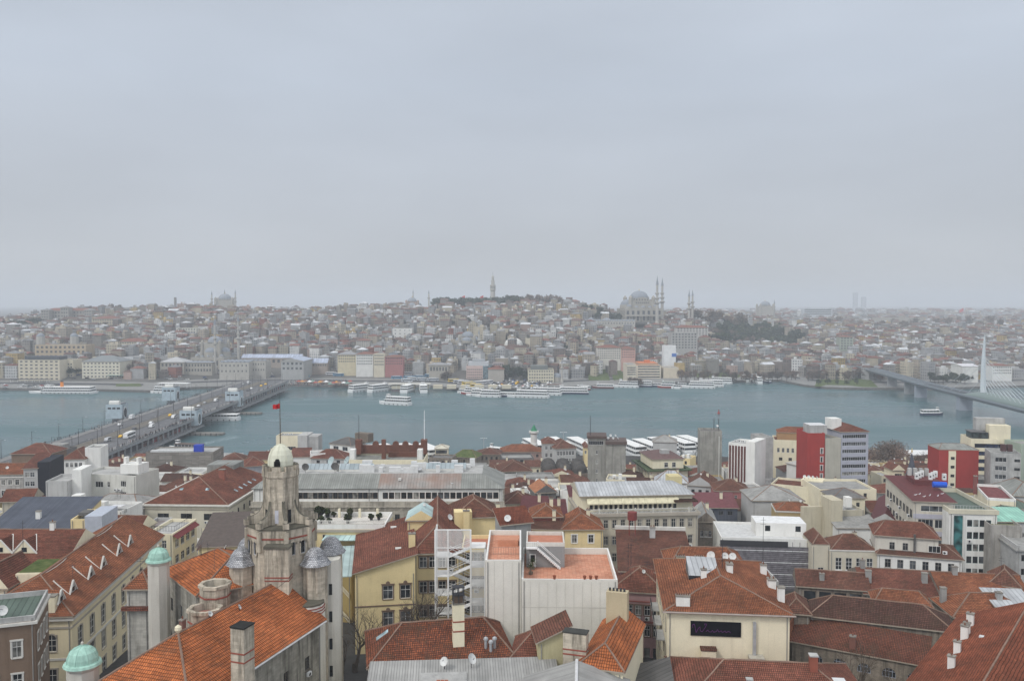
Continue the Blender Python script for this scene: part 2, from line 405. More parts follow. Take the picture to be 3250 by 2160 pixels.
# ------------------------------------------------------------------ buildings: walls with recessed windows, roofs, roof furniture
G_DARK,G_MID,G_SKY=glass(),glass((.06,.065,.07),.2),glass((.22,.30,.32),.25)
DARKWOOD=flat((.05,.04,.035));GREY_METAL=flat((.42,.43,.44),.4,.15,.3);IRON=flat((.045,.045,.05))
WIN={};WRND=random.Random(2);G_VARS=[G_DARK]*6+[glass((.05,.055,.06),.2)]*2+[glass((.16,.155,.14),.4)]
def window_mesh(w,h,st):
 # st: (frame material, vertical bars, horizontal bars, sill, surround material or None, head: '' | 'arch', wall material for arch, glass)
 k=(round(w,2),round(h,2),st)
 if k in WIN:return WIN[k]
 fm,nv,nh,sill,sur,head,wm,gl=st
 m=MB();t=.07
 m.face([(0,.14,0),(w,.14,0),(w,.14,h),(0,.14,h)],gl)
 if fm:
  for x0,x1 in ((0,t),(w-t,w)):m.box(x0,.06,0,x1,.135,h,fm)
  for z0,z1 in ((0,t),(h-t,h)):m.box(t,.06,z0,w-t,.135,z1,fm)
  for i in range(nv):x=w*(i+1)/(nv+1);m.box(x-.03,.07,t,x+.03,.135,h-t,fm)
  for i in range(nh):z=h*(1-.36*(i+1)) if nh==1 else h*(i+1)/(nh+1);m.box(t,.075,z-.03,w-t,.132,z+.03,fm)
 if sill:m.box(-.1,-.12,-.12,w+.1,0.0,-.002,sur or fm or wm)
 if sur:
  m.box(-.2,-.05,0,0,.0,h+.02,sur);m.box(w,-.05,0,w+.2,.0,h+.02,sur)
  if head!='arch':m.box(-.24,-.09,h+.022,w+.24,.0,h+.24,sur)
  if head=='ped':
   m.prism([(-.3,-.14),(w+.3,-.14),(w+.3,0),(-.3,0)],h+.242,h+.36,sur)
   n=8;pts=[(w/2+.38*math.cos(math.pi*i/n),h+.362+.45*math.sin(math.pi*i/n)) for i in range(n+1)]
   m.face([(x,-.1,z) for x,z in pts[::-1]][::-1] if False else [(x,-.1,z) for x,z in reversed(pts)],sur)
   for a,b in zip(pts,pts[1:]):m.face([(a[0],-.1,a[1]),(b[0],-.1,b[1]),(b[0],0,b[1]),(a[0],0,a[1])],sur)
 if head=='arch':
  n=10;r=w/2;zc=h-r;arc=[(r-r*math.cos(math.pi*i/n),zc+r*math.sin(math.pi*i/n)) for i in range(n+1)]
  for a,b in zip(arc,arc[1:]):m.face([(a[0],.003,a[1]),(b[0],.003,b[1]),(b[0],.003,h),(a[0],.003,h)],wm)
  if sur:
   for i in range(n):
    a0=math.pi*i/n;a1=math.pi*(i+1)/n;q=lambda a,R_,y:(r-R_*math.cos(a),y,zc+R_*math.sin(a))
    m.face([q(a0,r,-.05),q(a1,r,-.05),q(a1,r+.22,-.05),q(a0,r+.22,-.05)],sur)
    m.face([q(a0,r+.22,-.05),q(a1,r+.22,-.05),q(a1,r+.22,0),q(a0,r+.22,0)],sur)
    m.face([q(a1,r,-.05),q(a0,r,-.05),q(a0,r,0),q(a1,r,0)],sur)
 o=m.build('window');me=o.data;bpy.data.objects.remove(o);WIN[k]=me
 return me
def wst(frame=WHITE,nv=1,nh=1,sill=True,sur=None,head='',wm=None,gl=None):
 return (flat(frame,.5) if isinstance(frame,tuple) else frame,nv,nh,sill,sur,head,wm,gl or G_DARK)
def kid(root,me_name,me,mat4):
 o=bpy.data.objects.new(me_name,me);COL.objects.link(o);o.parent=root;o.matrix_local=mat4
 return o
class B:
 def __init__(s,name,label,A,Bp,z,D,zb=None,cat='building',group=None,world=False,root=None):
  a,b=(Vector(A),Vector(Bp)) if world else (pt(A,z),pt(Bp,z))
  a.z=b.z=z;d=b-a;s.L=d.length;s.D=D;s.ang=math.atan2(d.y,d.x)
  nrm=Vector((-d.y,d.x,0)).normalized()
  c4=[a,b,a+nrm*D,b+nrm*D]
  gz=(lambda p:gnear(p.y)) if a.y<600 else (lambda p:gfar(p.x,p.y))
  if zb is None:zb=min(gz(p) for p in c4)-.3
  s.zb=zb;s.H=z-zb;s.a,s.b,s.nrm=a,b,nrm
  s.root=root or thing(name,label,cat,(a.x,a.y,zb),s.ang,group)
  s.off=None;s.w={'S':[],'E':[],'N':[],'W':[]}
  s.F={'S':((0,0),(1,0),s.L,0),'E':((s.L,0),(0,1),D,math.pi/2),'N':((s.L,D),(-1,0),s.L,math.pi),'W':((0,D),(0,-1),D,-math.pi/2)}
 def loc(s,p,z): # photo pixel at height z -> local x, y
  q=pt(p,z)-Vector((s.a.x,s.a.y,0));c,n=math.cos(s.ang),math.sin(s.ang)
  return (q.x*c+q.y*n,-q.x*n+q.y*c)
 def row(s,face,n,top,w,h,st,u0=None,u1=None,skip=()):
  # n windows of w x h evenly between u0 and u1; top = distance of the head below the eave
  L=s.F[face][2];u0=.8 if u0 is None else u0;u1=L-.8 if u1 is None else u1
  for i in range(n):
   if i in skip:continue
   u=u0+(u1-u0)*(i+.5)/n-w/2
   s.w[face].append((u,s.H-top-h,w,h,st))
  return s
 def walls(s,m,z0=0.0,z1=None,name='wall',faces='SENW',nowin=False):
  z1=s.H if z1 is None else z1;mb=MB()
  for f in faces:
   o,d,L,an=s.F[f];hs=[h for h in s.w[f] if h[1]>=z0-.01 and h[1]+h[3]<=z1+.01]
   mb.wallholes(o,d,L,z0,z1,hs,m)
   for u,v,w,h,st in hs:
    if st[7] is G_DARK and s.a.y<450:st=st[:7]+(WRND.choice(G_VARS),)
    kid(s.root,'window',window_mesh(w,h,st),Matrix.Translation((o[0]+d[0]*u,o[1]+d[1]*u,v))@Matrix.Rotation(an,4,'Z'))
  s.wallmb=mb;s.wallm=m
  s.wall=None
  s._gable=[]
  s._wname=name
  return s
 def _flush(s):
  if s.wall is None and getattr(s,'wallmb',None):s.wall=s.wallmb.build(s._wname,s.root)
 def band(s,top,h,m,p=.15,name='cornice',faces='SENW'): # a moulding right round the building
  z1=s.H-top;z0=z1-h;mb=MB();L,D=s.L,s.D
  if 'S' in faces:mb.box(-p,-p,z0,L+p,-.001,z1,m)
  if 'N' in faces:mb.box(-p,D+.001,z0,L+p,D+p,z1,m)
  if 'W' in faces:mb.box(-p,0,z0,-.001,D,z1,m)
  if 'E' in faces:mb.box(L+.001,0,z0,L+p,D,z1,m)
  mb.build(name,s.root);return s
 def hip(s,h,m,a=None,b=None,ov=.5,axis='x',under=None,cap=None,z=None,name='roof',ext=(0,0,0,0)):
  # hipped or gabled roof: a, b = how far the ridge ends are set in (0 = gable)
  z=s.H if z is None else z
  x0,x1,y0,y1=-ov-ext[0],s.L+ov+ext[1],-ov-ext[2],s.D+ov+ext[3]
  th=.22;under=under or flat((.35,.3,.24));mb=MB();zt=z+th
  if axis=='x':
   half=(y1-y0)/2;a=half if a is None else a;b=half if b is None else b;ym=(y0+y1)/2
   r0,r1_=(x0+a,ym,zt+h),(x1-b,ym,zt+h)
  else:
   half=(x1-x0)/2;a=half if a is None else a;b=half if b is None else b;xm=(x0+x1)/2
   r0,r1_=(xm,y0+a,zt+h),(xm,y1-b,zt+h)
  c=[(x0,y0,zt),(x1,y0,zt),(x1,y1,zt),(x0,y1,zt)]
  if axis=='x':
   mb.face([c[0],c[1],r1_,r0],m);mb.face([c[2],c[3],r0,r1_],m)
   mb.face([c[3],c[0],r0],m if a>.01 else s.wallm);mb.face([c[1],c[2],r1_],m if b>.01 else s.wallm)
   hips=[(r0,r1_)]+([(c[0],r0),(c[3],r0)] if a>.01 else [])+([(c[1],r1_),(c[2],r1_)] if b>.01 else [])
  else:
   mb.face([c[1],c[2],r1_,r0],m);mb.face([c[3],c[0],r0,r1_],m)
   mb.face([c[0],c[1],r0],m if a>.01 else s.wallm);mb.face([c[2],c[3],r1_],m if b>.01 else s.wallm)
   hips=[(r0,r1_)]+([(c[0],r0),(c[1],r0)] if a>.01 else [])+([(c[2],r1_),(c[3],r1_)] if b>.01 else [])
  for i in range(4):
   p,q=c[i],c[(i+1)%4];mb.face([(p[0],p[1],z),(q[0],q[1],z),q,p],under)
  mb.face([(p[0],p[1],z) for p in reversed(c)],under)
  if cap:
   for p,q in hips:
    p,q=Vector(p),Vector(q);ns=max(2,int((q-p).length/1.3));P=[p.lerp(q,i/ns)+Vector((0,0,-.03+WRND.uniform(-.05,.05))) for i in range(ns+1)]
    for a_,b_ in zip(P,P[1:]):mb.tube(a_,b_,.13,.15,cap,5)
  s.ridge=(r0,r1_);s.rb=(x0,x1,y0,y1,zt,h);s.axis=axis;s.ra=a;s.rbb=b
  s.roof=mb.build(name,s.root);s._flush();return s
 def rz_(s,x,y): # height of the hipped roof surface at local x, y
  x0,x1,y0,y1,zt,h=s.rb
  if s.axis=='x':t=min((y-y0),(y1-y))/((y1-y0)/2);e=min((x-x0)/s.ra if s.ra>.01 else 9,(x1-x)/s.rbb if s.rbb>.01 else 9)
  else:t=min((x-x0),(x1-x))/((x1-x0)/2);e=min((y-y0)/s.ra if s.ra>.01 else 9,(y1-y)/s.rbb if s.rbb>.01 else 9)
  return zt+h*max(0,min(t,e,1))
 def shed(s,corners,m,under=None,ov=.4,name='roof',close=None):
  # a single roof plane; corners = rises of the four corners (front left, front right, back right, back left) above the eave
  z=s.H;th=.2;mb=MB();under=under or flat((.35,.3,.24))
  xy=[(-ov,-ov),(s.L+ov,-ov),(s.L+ov,s.D+ov),(-ov,s.D+ov)]
  T=[(x,y,z+r+th) for (x,y),r in zip(xy,corners)];U=[(x,y,z+r) for (x,y),r in zip(xy,corners)]
  mb.face(T,m);mb.face(U[::-1],under)
  for i in range(4):j=(i+1)%4;mb.face([U[i],U[j],T[j],T[i]],under)
  s.roof=mb.build(name,s.root)
  W=[(0,0),(s.L,0),(s.L,s.D),(0,s.D)]
  for i in range(4):
   j=(i+1)%4
   a,b_=max(0,corners[i]),max(0,corners[j])
   if a+b_>.02:s.wallmb.face([(*W[i],z),(*W[j],z),(*W[j],z+b_-.01),(*W[i],z+a-.01)],close or s.wallm)
  s._flush();return s
 def flatroof(s,m,ph=.7,t=.25,pm=None,cap=None,name='roof'):
  # deck sunk behind a parapet whose top is the eave height; call walls(..., z1=H-ph) first
  z=s.H;mb=MB();mb.face([(0,0,z-ph),(s.L,0,z-ph),(s.L,s.D,z-ph),(0,s.D,z-ph)],m);s.roof=mb.build(name,s.root)
  pb=MB();pm=pm or s.wallm;cap=cap or pm;L,D=s.L,s.D
  o=[(0,0),(L,0),(L,D),(0,D)];i_=[(t,t),(L-t,t),(L-t,D-t),(t,D-t)]
  for k in range(4):
   j=(k+1)%4
   pb.face([(*o[k],z-ph),(*o[j],z-ph),(*o[j],z),(*o[k],z)],pm);pb.face([(*i_[j],z-ph),(*i_[k],z-ph),(*i_[k],z),(*i_[j],z)],pm)
   pb.face([(*o[k],z),(*o[j],z),(*i_[j],z),(*i_[k],z)],cap)
  pb.build('parapet',s.root);s._flush();return s
 # ---- pieces standing on the building
 def box(s,name,x0,y0,z0,x1,y1,z1,m,mt=None):
  mb=MB();mb.box(x0,y0,z0,x1,y1,z1,m,mt);return mb.build(name,s.root)
 def chimney(s,x,y,z0,z1,w=.9,d=.7,m=None,pots=3,capm=None,bands=None):
  m=m or plaster((.55,.52,.46),.8);mb=MB();cm=capm or concrete((.25,.23,.2),.8)
  mb.box(x-w/2,y-d/2,z0,x+w/2,y+d/2,z1,m);mb.box(x-w/2-.08,y-d/2-.08,z1+.002,x+w/2+.08,y+d/2+.08,z1+.16,cm)
  for k in range(pots):
   px=x-w/2+w*(k+.5)/pots;mb.lathe(px,y,[(.11,z1+.162),(.09,z1+.5)],7,flat((.18,.08,.05)))
  for zb_ in bands or ():mb.box(x-w/2-.03,y-d/2-.03,zb_,x+w/2+.03,y+d/2+.03,zb_+.18,flat((.28,.08,.055)))
  return mb.build('chimney',s.root)
 def skylight(s,x,y,w=.9,h=.7):
  z=s.rz_(x,y);mb=MB();x0,x1,y0,y1,zt,hh=s.rb
  dz=lambda X,Y:s.rz_(X,Y)+.10
  P=[(x-w/2,y-h/2),(x+w/2,y-h/2),(x+w/2,y+h/2),(x-w/2,y+h/2)]
  T=[(X,Y,dz(X,Y)) for X,Y in P];Bt=[(X,Y,dz(X,Y)-.16) for X,Y in P]
  mb.face(T,G_SKY)
  for i in range(4):j=(i+1)%4;mb.face([Bt[i],Bt[j],T[j],T[i]],GREY_METAL)
  return mb.build('skylight',s.root)
 def dish(s,x,y,z,r=.5,az=0.0,m=None):
  mb=MB();m=m or flat((.62,.62,.6),.5)
  mb.tube((x,y,z),(x,y,z+r*1.5),.05,.05,IRON,5)
  c=Vector((x,y,z+r*1.6));d=Vector((math.sin(az),-math.cos(az),.55)).normalized();u=d.orthogonal().normalized();v=d.cross(u);n=12
  prev=None
  for k in range(4):
   t=k/3;ring=[c+(u*math.cos(6.2832*i/n)+v*math.sin(6.2832*i/n))*r*t+d*(.28*r*t*t) for i in range(n)]
   if prev:
    for i in range(n):
     q=[prev[i],prev[(i+1)%n],ring[(i+1)%n],ring[i]];mb.face(q,m);mb.face([p-d*.03 for p in reversed(q)],m)
   prev=ring
  mb.tube(c-v*r*.5,c+d*r*.8,.03,.03,IRON,4)
  return mb.build('satellite_dish',s.root)
 def aircon(s,x,y,z,w=.9,d=.4,h=.65):
  mb=MB();m=flat((.66,.66,.64),.5);mb.box(x,y,z,x+w,y+d,z+h,m)
  mb.face([(x+w*.38+.24*math.cos(6.2832*i/12),y-.01,z+h/2+.24*math.sin(6.2832*i/12)) for i in range(12)],IRON)
  return mb.build('air_conditioner',s.root)
 def mast(s,x,y,z,h,r=.06,name='antenna',bars=2):
  mb=MB();mb.tube((x,y,z),(x,y,z+h),r,r*.6,IRON,5)
  for k in range(bars):mb.tube((x-.5,y,z+h*(.7+.14*k)),(x+.5,y,z+h*(.7+.14*k)),.03,.03,IRON,4)
  return mb.build(name,s.root)
 def railing(s,pts,h=1.0,m=None,n=8,name='railing',r=.03,bars=True):
  mb=MB();m=m or flat(WHITE)
  for p,q in zip(pts,pts[1:]):
   p,q=Vector(p),Vector(q);up=Vector((0,0,h))
   mb.tube(p+up,q+up,r*1.3,r*1.3,m,4);mb.tube(p+up*.1,q+up*.1,r,r,m,4)
   for k in range(n+1):x=p.lerp(q,k/n);mb.tube(x,x+up,r,r,m,4)
  return mb.build(name,s.root)
# ------------------------------------------------------------------ the far city
random.seed(11)
fw=NB('far_wall');uv=fw.uv();sx=fw.n('ShaderNodeSeparateXYZ');fw.l(uv,sx.inputs[0])
at=fw.n('ShaderNodeAttribute',attribute_name='tint')
fu=fw.math('ABSOLUTE',fw.math('SUBTRACT',fw.math('FRACT',fw.math('DIVIDE',sx.outputs[0],2.7)),.5))
fv=fw.math('ABSOLUTE',fw.math('SUBTRACT',fw.math('FRACT',fw.math('DIVIDE',sx.outputs[1],3.1)),.55))
msk=fw.math('MULTIPLY',fw.math('LESS_THAN',fu,.26),fw.math('LESS_THAN',fv,.27))
wn=fw.n('ShaderNodeTexWhiteNoise',noise_dimensions='2D');cmb=fw.n('ShaderNodeCombineXYZ');fw.l(fw.math('FLOOR',fw.math('DIVIDE',sx.outputs[0],2.7)),cmb.inputs[0]);fw.l(fw.math('FLOOR',fw.math('DIVIDE',sx.outputs[1],3.1)),cmb.inputs[1]);fw.l(cmb.outputs[0],wn.inputs[0])
wc=fw.scale((.06,.066,.08),fw.rng(wn.outputs[0],0,1,.3,1.7))
gr=fw.scale(at.outputs[0],fw.rng(fw.noise(.3,detail=4),.3,.7,.70,.95))
FARWALL=fw.done(fw.mix(fw.math('MULTIPLY',msk,fw.rng(fw.noise(.05,detail=1),.42,.5,.1,.8)),gr,wc),.9)
fr=NB('far_roof');at=fr.n('ShaderNodeAttribute',attribute_name='tint')
FARROOF=fr.done(fr.scale(at.outputs[0],fr.rng(fr.noise(.25,detail=5,rough=.7),.3,.7,.7,1.25)),.85)
WALLC=[('cream',(.50,.44,.33)),('grey',(.36,.355,.35)),('white',(.66,.65,.62)),('beige',(.42,.36,.28)),('pink',(.40,.29,.25)),('brown',(.22,.18,.155)),('yellow',(.50,.36,.15)),('pale grey',(.50,.50,.49)),('dull stone',(.30,.275,.245)),('brick red',(.30,.12,.09)),('pale blue',(.36,.42,.47))]
WALLW=[15,20,9,20,2.5,12,4,14,20,2,1]
ROOFC=[('red tiled roof',(.19,.088,.068),1),('brown tiled roof',(.14,.088,.074),1),('grey roof',(.24,.24,.245),1),('flat pale roof',(.42,.41,.40),0),('flat grey roof',(.25,.245,.24),0),('pale metal roof',(.55,.56,.57),1),('flat dark roof',(.12,.12,.12),0)]
ROOFW=[17,25,14,15,20,4,8]
def house_geo(mb,cx,cy,z,ang,L,D,H,wc,rc,pitched,rnd):
 c,s_=math.cos(ang),math.sin(ang)
 P=lambda x,y,zz:(cx+x*c-y*s_,cy+x*s_+y*c,z+zz)
 l,d=L/2,D/2;q=[(-l,-d),(l,-d),(l,d),(-l,d)];u0=rnd.random()*9
 for i in range(4):
  a,b=q[i],q[(i+1)%4];mb.face([P(*a,-3),P(*b,-3),P(*b,H),P(*a,H)],FARWALL);mb.col.append(wc)
 rb=mb2[0]
 if pitched:
  o=.4;h=min(L,D)*.24;e=[(-l-o,-d-o),(l+o,-d-o),(l+o,d+o),(-l-o,d+o)]
  k=min(l,d)*(1 if rnd.random()<.6 else 0)
  if L>=D:r=[(-l+k,0),(l-k,0)];fs=[(e[0],e[1],r[1],r[0]),(e[2],e[3],r[0],r[1]),(e[3],e[0],r[0]),(e[1],e[2],r[1])]
  else:r=[(0,-d+k),(0,d-k)];fs=[(e[1],e[2],r[1],r[0]),(e[3],e[0],r[0],r[1]),(e[0],e[1],r[0]),(e[2],e[3],r[1])]
  for f in fs:rb.face([P(x,y,H+(h if (x,y) in r else .05)) for x,y in f],FARROOF);rb.col.append(rc)
  rb.face([P(*a,H+.05) for a in reversed(e)],FARROOF);rb.col.append(rc)
  if rnd.random()<.5:
   x,y=rnd.uniform(-l,l)*.6,rnd.uniform(-d,d)*.6;n0=len(rb.f);rb.box(*P(x,y,H)[:2],z+H,P(x,y,0)[0]+.8,P(x,y,0)[1]+.8,z+H+h+.8,FARROOF);rb.col+=[wc]*(len(rb.f)-n0)
 else:
  rb.face([P(*a,H+.02) for a in q],FARROOF);rb.col.append(rc)
  for k in range(rnd.choice((1,1,2))):
   x,y=rnd.uniform(-l,l)*.5,rnd.uniform(-d,d)*.5;n0=len(rb.f);W_,D_=rnd.uniform(2,5),rnd.uniform(2,4);p=P(x,y,0)
   rb.box(p[0]-W_/2,p[1]-D_/2,z+H+.02,p[0]+W_/2,p[1]+D_/2,z+H+rnd.uniform(1.2,3),FARROOF);rb.col+=[wc if rnd.random()<.6 else (.6,.6,.6)]*(len(rb.f)-n0)
mb2=[None]
KEEP=[] # ground already taken: (x, y, radius)
def taken(x,y,r=0.0):return any((x-a)**2+(y-b)**2<(c+r)**2 for a,b,c in KEEP)
# ---- a facade block standing on the far bank, measured on the photo: left, right, top, foot of its front
def fblock(name,label,q,x0,x1,yt,yb,D,wall,rows=0,cols=0,roof=None,rz=0.0,ww=.5,wh=.5,kind='hip',rh=3.0,wide=0.0,cat='building',ecols=0,frame=None,dep=None,glassm=None,group=None):
 g=far(q((x0+x1)/2,yb)) if dep is None else ptd(q((x0+x1)/2,yb),dep)
 y=g.y;a,b=ptd(q(x0,yb),y),ptd(q(x1,yb),y);zt=ptd(q((x0+x1)/2,yt),y).z;zb=min(g.z,gfar(g.x,y))-1.0
 a.z=b.z=zt;c=(a+b)/2
 if rz:
  half=(b-a)/2;ro=Matrix.Rotation(rz,3,'Z');
  a2,b2=a.copy(),a+ro@(b-a);a,b=(a2,b2) if rz>0 else (b-ro@(b-a),b)
 s=B(name,label,a,b,zt,D,zb=zb,world=True,cat=cat,group=group)
 KEEP.append(((a.x+b.x)/2+s.nrm.x*D/2,(a.y+b.y)/2+s.nrm.y*D/2,max(s.L,D)*.62))
 if rows:
  fh=(zt-g.z)/rows;st=wst(frame,0,0,False,gl=glassm or G_MID)
  for r in range(rows):
   s.row('S',cols,fh*(.5-wh/2)+fh*r,s.L/cols*ww,fh*wh,st,.6,s.L-.6)
   if ecols:s.row('E' if rz<=0 else 'W',ecols,fh*(.5-wh/2)+fh*r,D/ecols*ww,fh*wh,st,.6,D-.6)
   if ecols and rz<0:pass
 s.fh=(zt-g.z)/max(1,rows)
 ph=.8 if kind=='flat' else 0
 s.walls(wall,z1=s.H-ph)
 if kind=='flat':s.flatroof(roof or concrete(),ph)
 elif kind=='hip':s.hip(rh,roof,ov=.6)
 elif kind=='gable':s.hip(rh,roof,0,0,ov=.4)
 elif kind=='gabley':s.hip(rh,roof,0,0,ov=.4,axis='y')
 return s
LEADC=flat((.24,.26,.29),.55,.15);FSTONE=plaster((.36,.335,.29),.5);FSTONE2=plaster((.42,.40,.36),.4);FARTILE=flat((.20,.09,.068),.85,.3);FARGREY=flat((.27,.27,.275),.8,.2);FARWHITE=plaster((.66,.65,.61),.25);FARCREAM=plaster((.58,.52,.40),.3);GOLD=flat((.65,.45,.12),.4,.1,.6)
def minaret(q,x,ytip,ybase,dep,r,balc=2,root=None,label='',name='minaret'):
 p=ptd(q(x,ybase),dep);zt=ptd(q(x,ytip),dep).z;zb=min(p.z,gfar(p.x,p.y))-1;h=zt-zb;m=MB()
 rt=root if root else thing('minaret',label,'minaret',(p.x,p.y,zb))
 cone=h*.17;zc=h-cone;pr=[(r*1.5,0),(r*1.5,h*.13),(r,h*.19)]
 for k in range(balc):
  z=h*.19+(zc-h*.19)*(.42+.5*(k+1)/(balc+.35)*1.0)*.88 if balc>1 else h*.19+(zc-h*.19)*.66
  rr=r*(1-.12*k);pr+=[(rr,z-r*1.1),(rr*1.9,z),(rr*1.9,z+.9),(rr*.9,z+.95)]
 pr+=[(r*.75,zc)]
 lo=Vector((p.x-rt.location.x,p.y-rt.location.y,zb-rt.location.z)) if root else Vector((0,0,0))
 for k in range(1):m.lathe(0,0,pr,12,FSTONE2)
 sh=m.build('minaret_shaft' if root else 'shaft',rt,lo)
 m=MB();m.lathe(0,0,[(r*.95,zc),(r*.35,zc+cone*.55),(.02,h)],12,LEADC);m.build('spire',sh)
 return rt
def dome_house(root,x,y,z0,r,drum,m=None,wall=None,seg=16,name='dome',finial=False):
 mb=MB();wall=wall or FSTONE
 mb.lathe(x,y,[(r*1.04,z0),(r*1.04,z0+drum)],seg,wall,cap=True);mb.dome(x,y,z0+drum+.01,r,r*.78,m or LEADC,seg,5)
 if finial:mb.lathe(x,y,[(.3,z0+drum+r*.77),(.5,z0+drum+r*.77+1),(.1,z0+drum+r*.77+3)],6,GOLD)
 return mb.build(name,root)
def half_dome(mb,x,y,z,r,ang,m):
 n,k=12,4
 rings=[[(x+r*math.cos(math.pi/2*j/k)*math.cos(ang-math.pi/2+math.pi*i/n),y+r*math.cos(math.pi/2*j/k)*math.sin(ang-math.pi/2+math.pi*i/n),z+r*.75*math.sin(math.pi/2*j/k)) for i in range(n+1)] for j in range(k+1)]
 for a,b in zip(rings,rings[1:]):
  for i in range(n):mb.face([a[i],a[i+1],b[i+1],b[i]],m)
 mb.face([(x,y,z),*rings[0]][::-1],m)
def mosque(name,label,x,y,zb,W,hb,rd,zd,rz=0.0,tiers=True,tymp=False,drumwin=True,mb_cat='mosque',wall=None,portico=False):
 # W = side of the prayer hall, hb = its wall height, rd = radius of the main dome, zd = height of the dome's foot above zb
 rt=thing(name,label,mb_cat,(x,y,zb),rz);wl=wall or FSTONE;KEEP.append((x,y,W*.75))
 m=MB();h=W/2;holes=[]
 for fl,(f0,fh) in enumerate(((.12,.3),(.55,.28))):
  for i in range(7):holes.append((W*(i+.5)/7-W*.035,hb*f0,W*.07,hb*fh))
 for o,d in (((-h,-h),(1,0)),((h,-h),(0,1)),((h,h),(-1,0)),((-h,h),(0,-1))):m.wallholes(o,d,W,0,hb,holes,wl,.5)
 m.face([(-h,-h,hb),(h,-h,hb),(h,h,hb),(-h,h,hb)],LEADC)
 s2=rd*1.28
 m.box(-s2,-s2,hb+.01,s2,s2,zd-rd*.18,wl,LEADC)
 for sx_,sy_ in ((-1,-1),(1,-1),(1,1),(-1,1)):m.lathe(sx_*s2,sy_*s2,[(rd*.22,hb),(rd*.22,zd+rd*.05),(rd*.2,zd+rd*.1),(.05,zd+rd*.32)],8,wl)
 m.build('wall',rt)
 pm=MB();hh=holes[0];pm.face([(0,0,0),(hh[2],0,0),(hh[2],0,hh[3]),(0,0,hh[3])],G_MID);po=pm.build('window');pme=po.data;bpy.data.objects.remove(po)
 for o,d in (((-h,-h),(1,0)),((h,-h),(0,1)),((h,h),(-1,0)),((-h,h),(0,-1))):
  for hh in holes:kid(rt,'window',pme,Matrix.Translation((o[0]+d[0]*hh[0]-d[1]*.45,o[1]+d[1]*hh[0]+d[0]*.45,hh[1]))@Matrix.Rotation(math.atan2(d[1],d[0]),4,'Z')@Matrix.Diagonal((1,1,hh[3]/holes[0][3],1)))
 dr=MB();dh=rd*.3;n=24
 dr.lathe(0,0,[(rd*1.02,zd-dh),(rd*1.02,zd)],n,wl)
 for i in range(n):
  a0=6.2832*(i+.5)/n;dr.tube((math.cos(a0)*rd*1.06,math.sin(a0)*rd*1.06,zd-dh),(math.cos(a0)*rd*1.06,math.sin(a0)*rd*1.06,zd),rd*.05,rd*.05,wl,4)
  a1=6.2832*(i+.0)/n;e=rd*1.03
  dr.face([(math.cos(a1-.07)*e,math.sin(a1-.07)*e,zd-dh*.85),(math.cos(a1+.07)*e,math.sin(a1+.07)*e,zd-dh*.85),(math.cos(a1+.07)*e,math.sin(a1+.07)*e,zd-dh*.15),(math.cos(a1-.07)*e,math.sin(a1-.07)*e,zd-dh*.15)],G_MID)
 dr.build('drum',rt)
 d=MB();d.dome(0,0,zd,rd*1.02,rd*.82,LEADC,24,6);dm=d.build('main_dome',rt,smooth=True)
 f=MB();f.lathe(0,0,[(.35,zd+rd*.82),(.6,zd+rd*.82+1),(.12,zd+rd*.82+3.2)],6,GOLD);f.build('finial',dm)
 if tiers:
  for k,a in enumerate((0,math.pi) if tymp else (-math.pi/2,0,math.pi/2,math.pi)):
   t=MB();half_dome(t,math.cos(a)*s2,math.sin(a)*s2,hb+(zd-hb)*.35,rd*.82,a,LEADC)
   t.lathe(math.cos(a)*s2*1.01,math.sin(a)*s2*1.01,[(rd*.84,hb),(rd*.84,hb+(zd-hb)*.35)],16,wl);t.build('half_dome',rt)
  for sx_,sy_ in ((-1,-1),(1,-1),(1,1),(-1,1)):dome_house(rt,sx_*h*.74,sy_*h*.74,hb,rd*.30,rd*.2,name='corner_dome')
  for k in (-1,0,1):
   for sy_ in (-1,1):dome_house(rt,k*h*.36,sy_*h*.86,hb,rd*.22,rd*.12,name='corner_dome')
 if tymp:
  for sg in (-1,1):
   t=MB();n=16;Rr=s2*.93;pts=[(Rr*math.cos(math.pi*i/n),hb+(zd-hb)*.25+Rr*.80*math.sin(math.pi*i/n)) for i in range(n+1)]
   yo,yi=sg*(s2+1.6),sg*(s2+.01);poly=[(-Rr,hb+.02),(Rr,hb+.02)]+pts
   fc=[(x_,yo,z_) for x_,z_ in poly];t.face(fc if sg<0 else fc[::-1],wl)
   for q0,q1_ in zip(pts,pts[1:]):fc=[(q0[0],yo,q0[1]),(q0[0],yi,q0[1]),(q1_[0],yi,q1_[1]),(q1_[0],yo,q1_[1])];t.face(fc if sg<0 else fc[::-1],LEADC)
   ar=t.build('tympanum_wall',rt)
   for rr_,nn_ in ((.2,7),(.48,5)):
    for i in range(nn_):m=MB();xx=Rr*1.3*((i+.5)/nn_-.5);zz=hb+(zd-hb)*.25+Rr*rr_;m.box(xx-.8,yo-.06,zz,xx+.8,yo+.06,zz+2.6,G_MID);m.build('window',ar)
 if portico:
  p=MB();nn=9
  for i in range(nn+1):p.tube((-h*.8+1.6*h*i/nn,-h-4,0),(-h*.8+1.6*h*i/nn,-h-4,hb*.42),.45,.45,wl,6)
  p.box(-h*.85,-h-5,hb*.42,h*.85,-h-.02,hb*.5,wl,LEADC);p.build('portico',rt)
 return rt
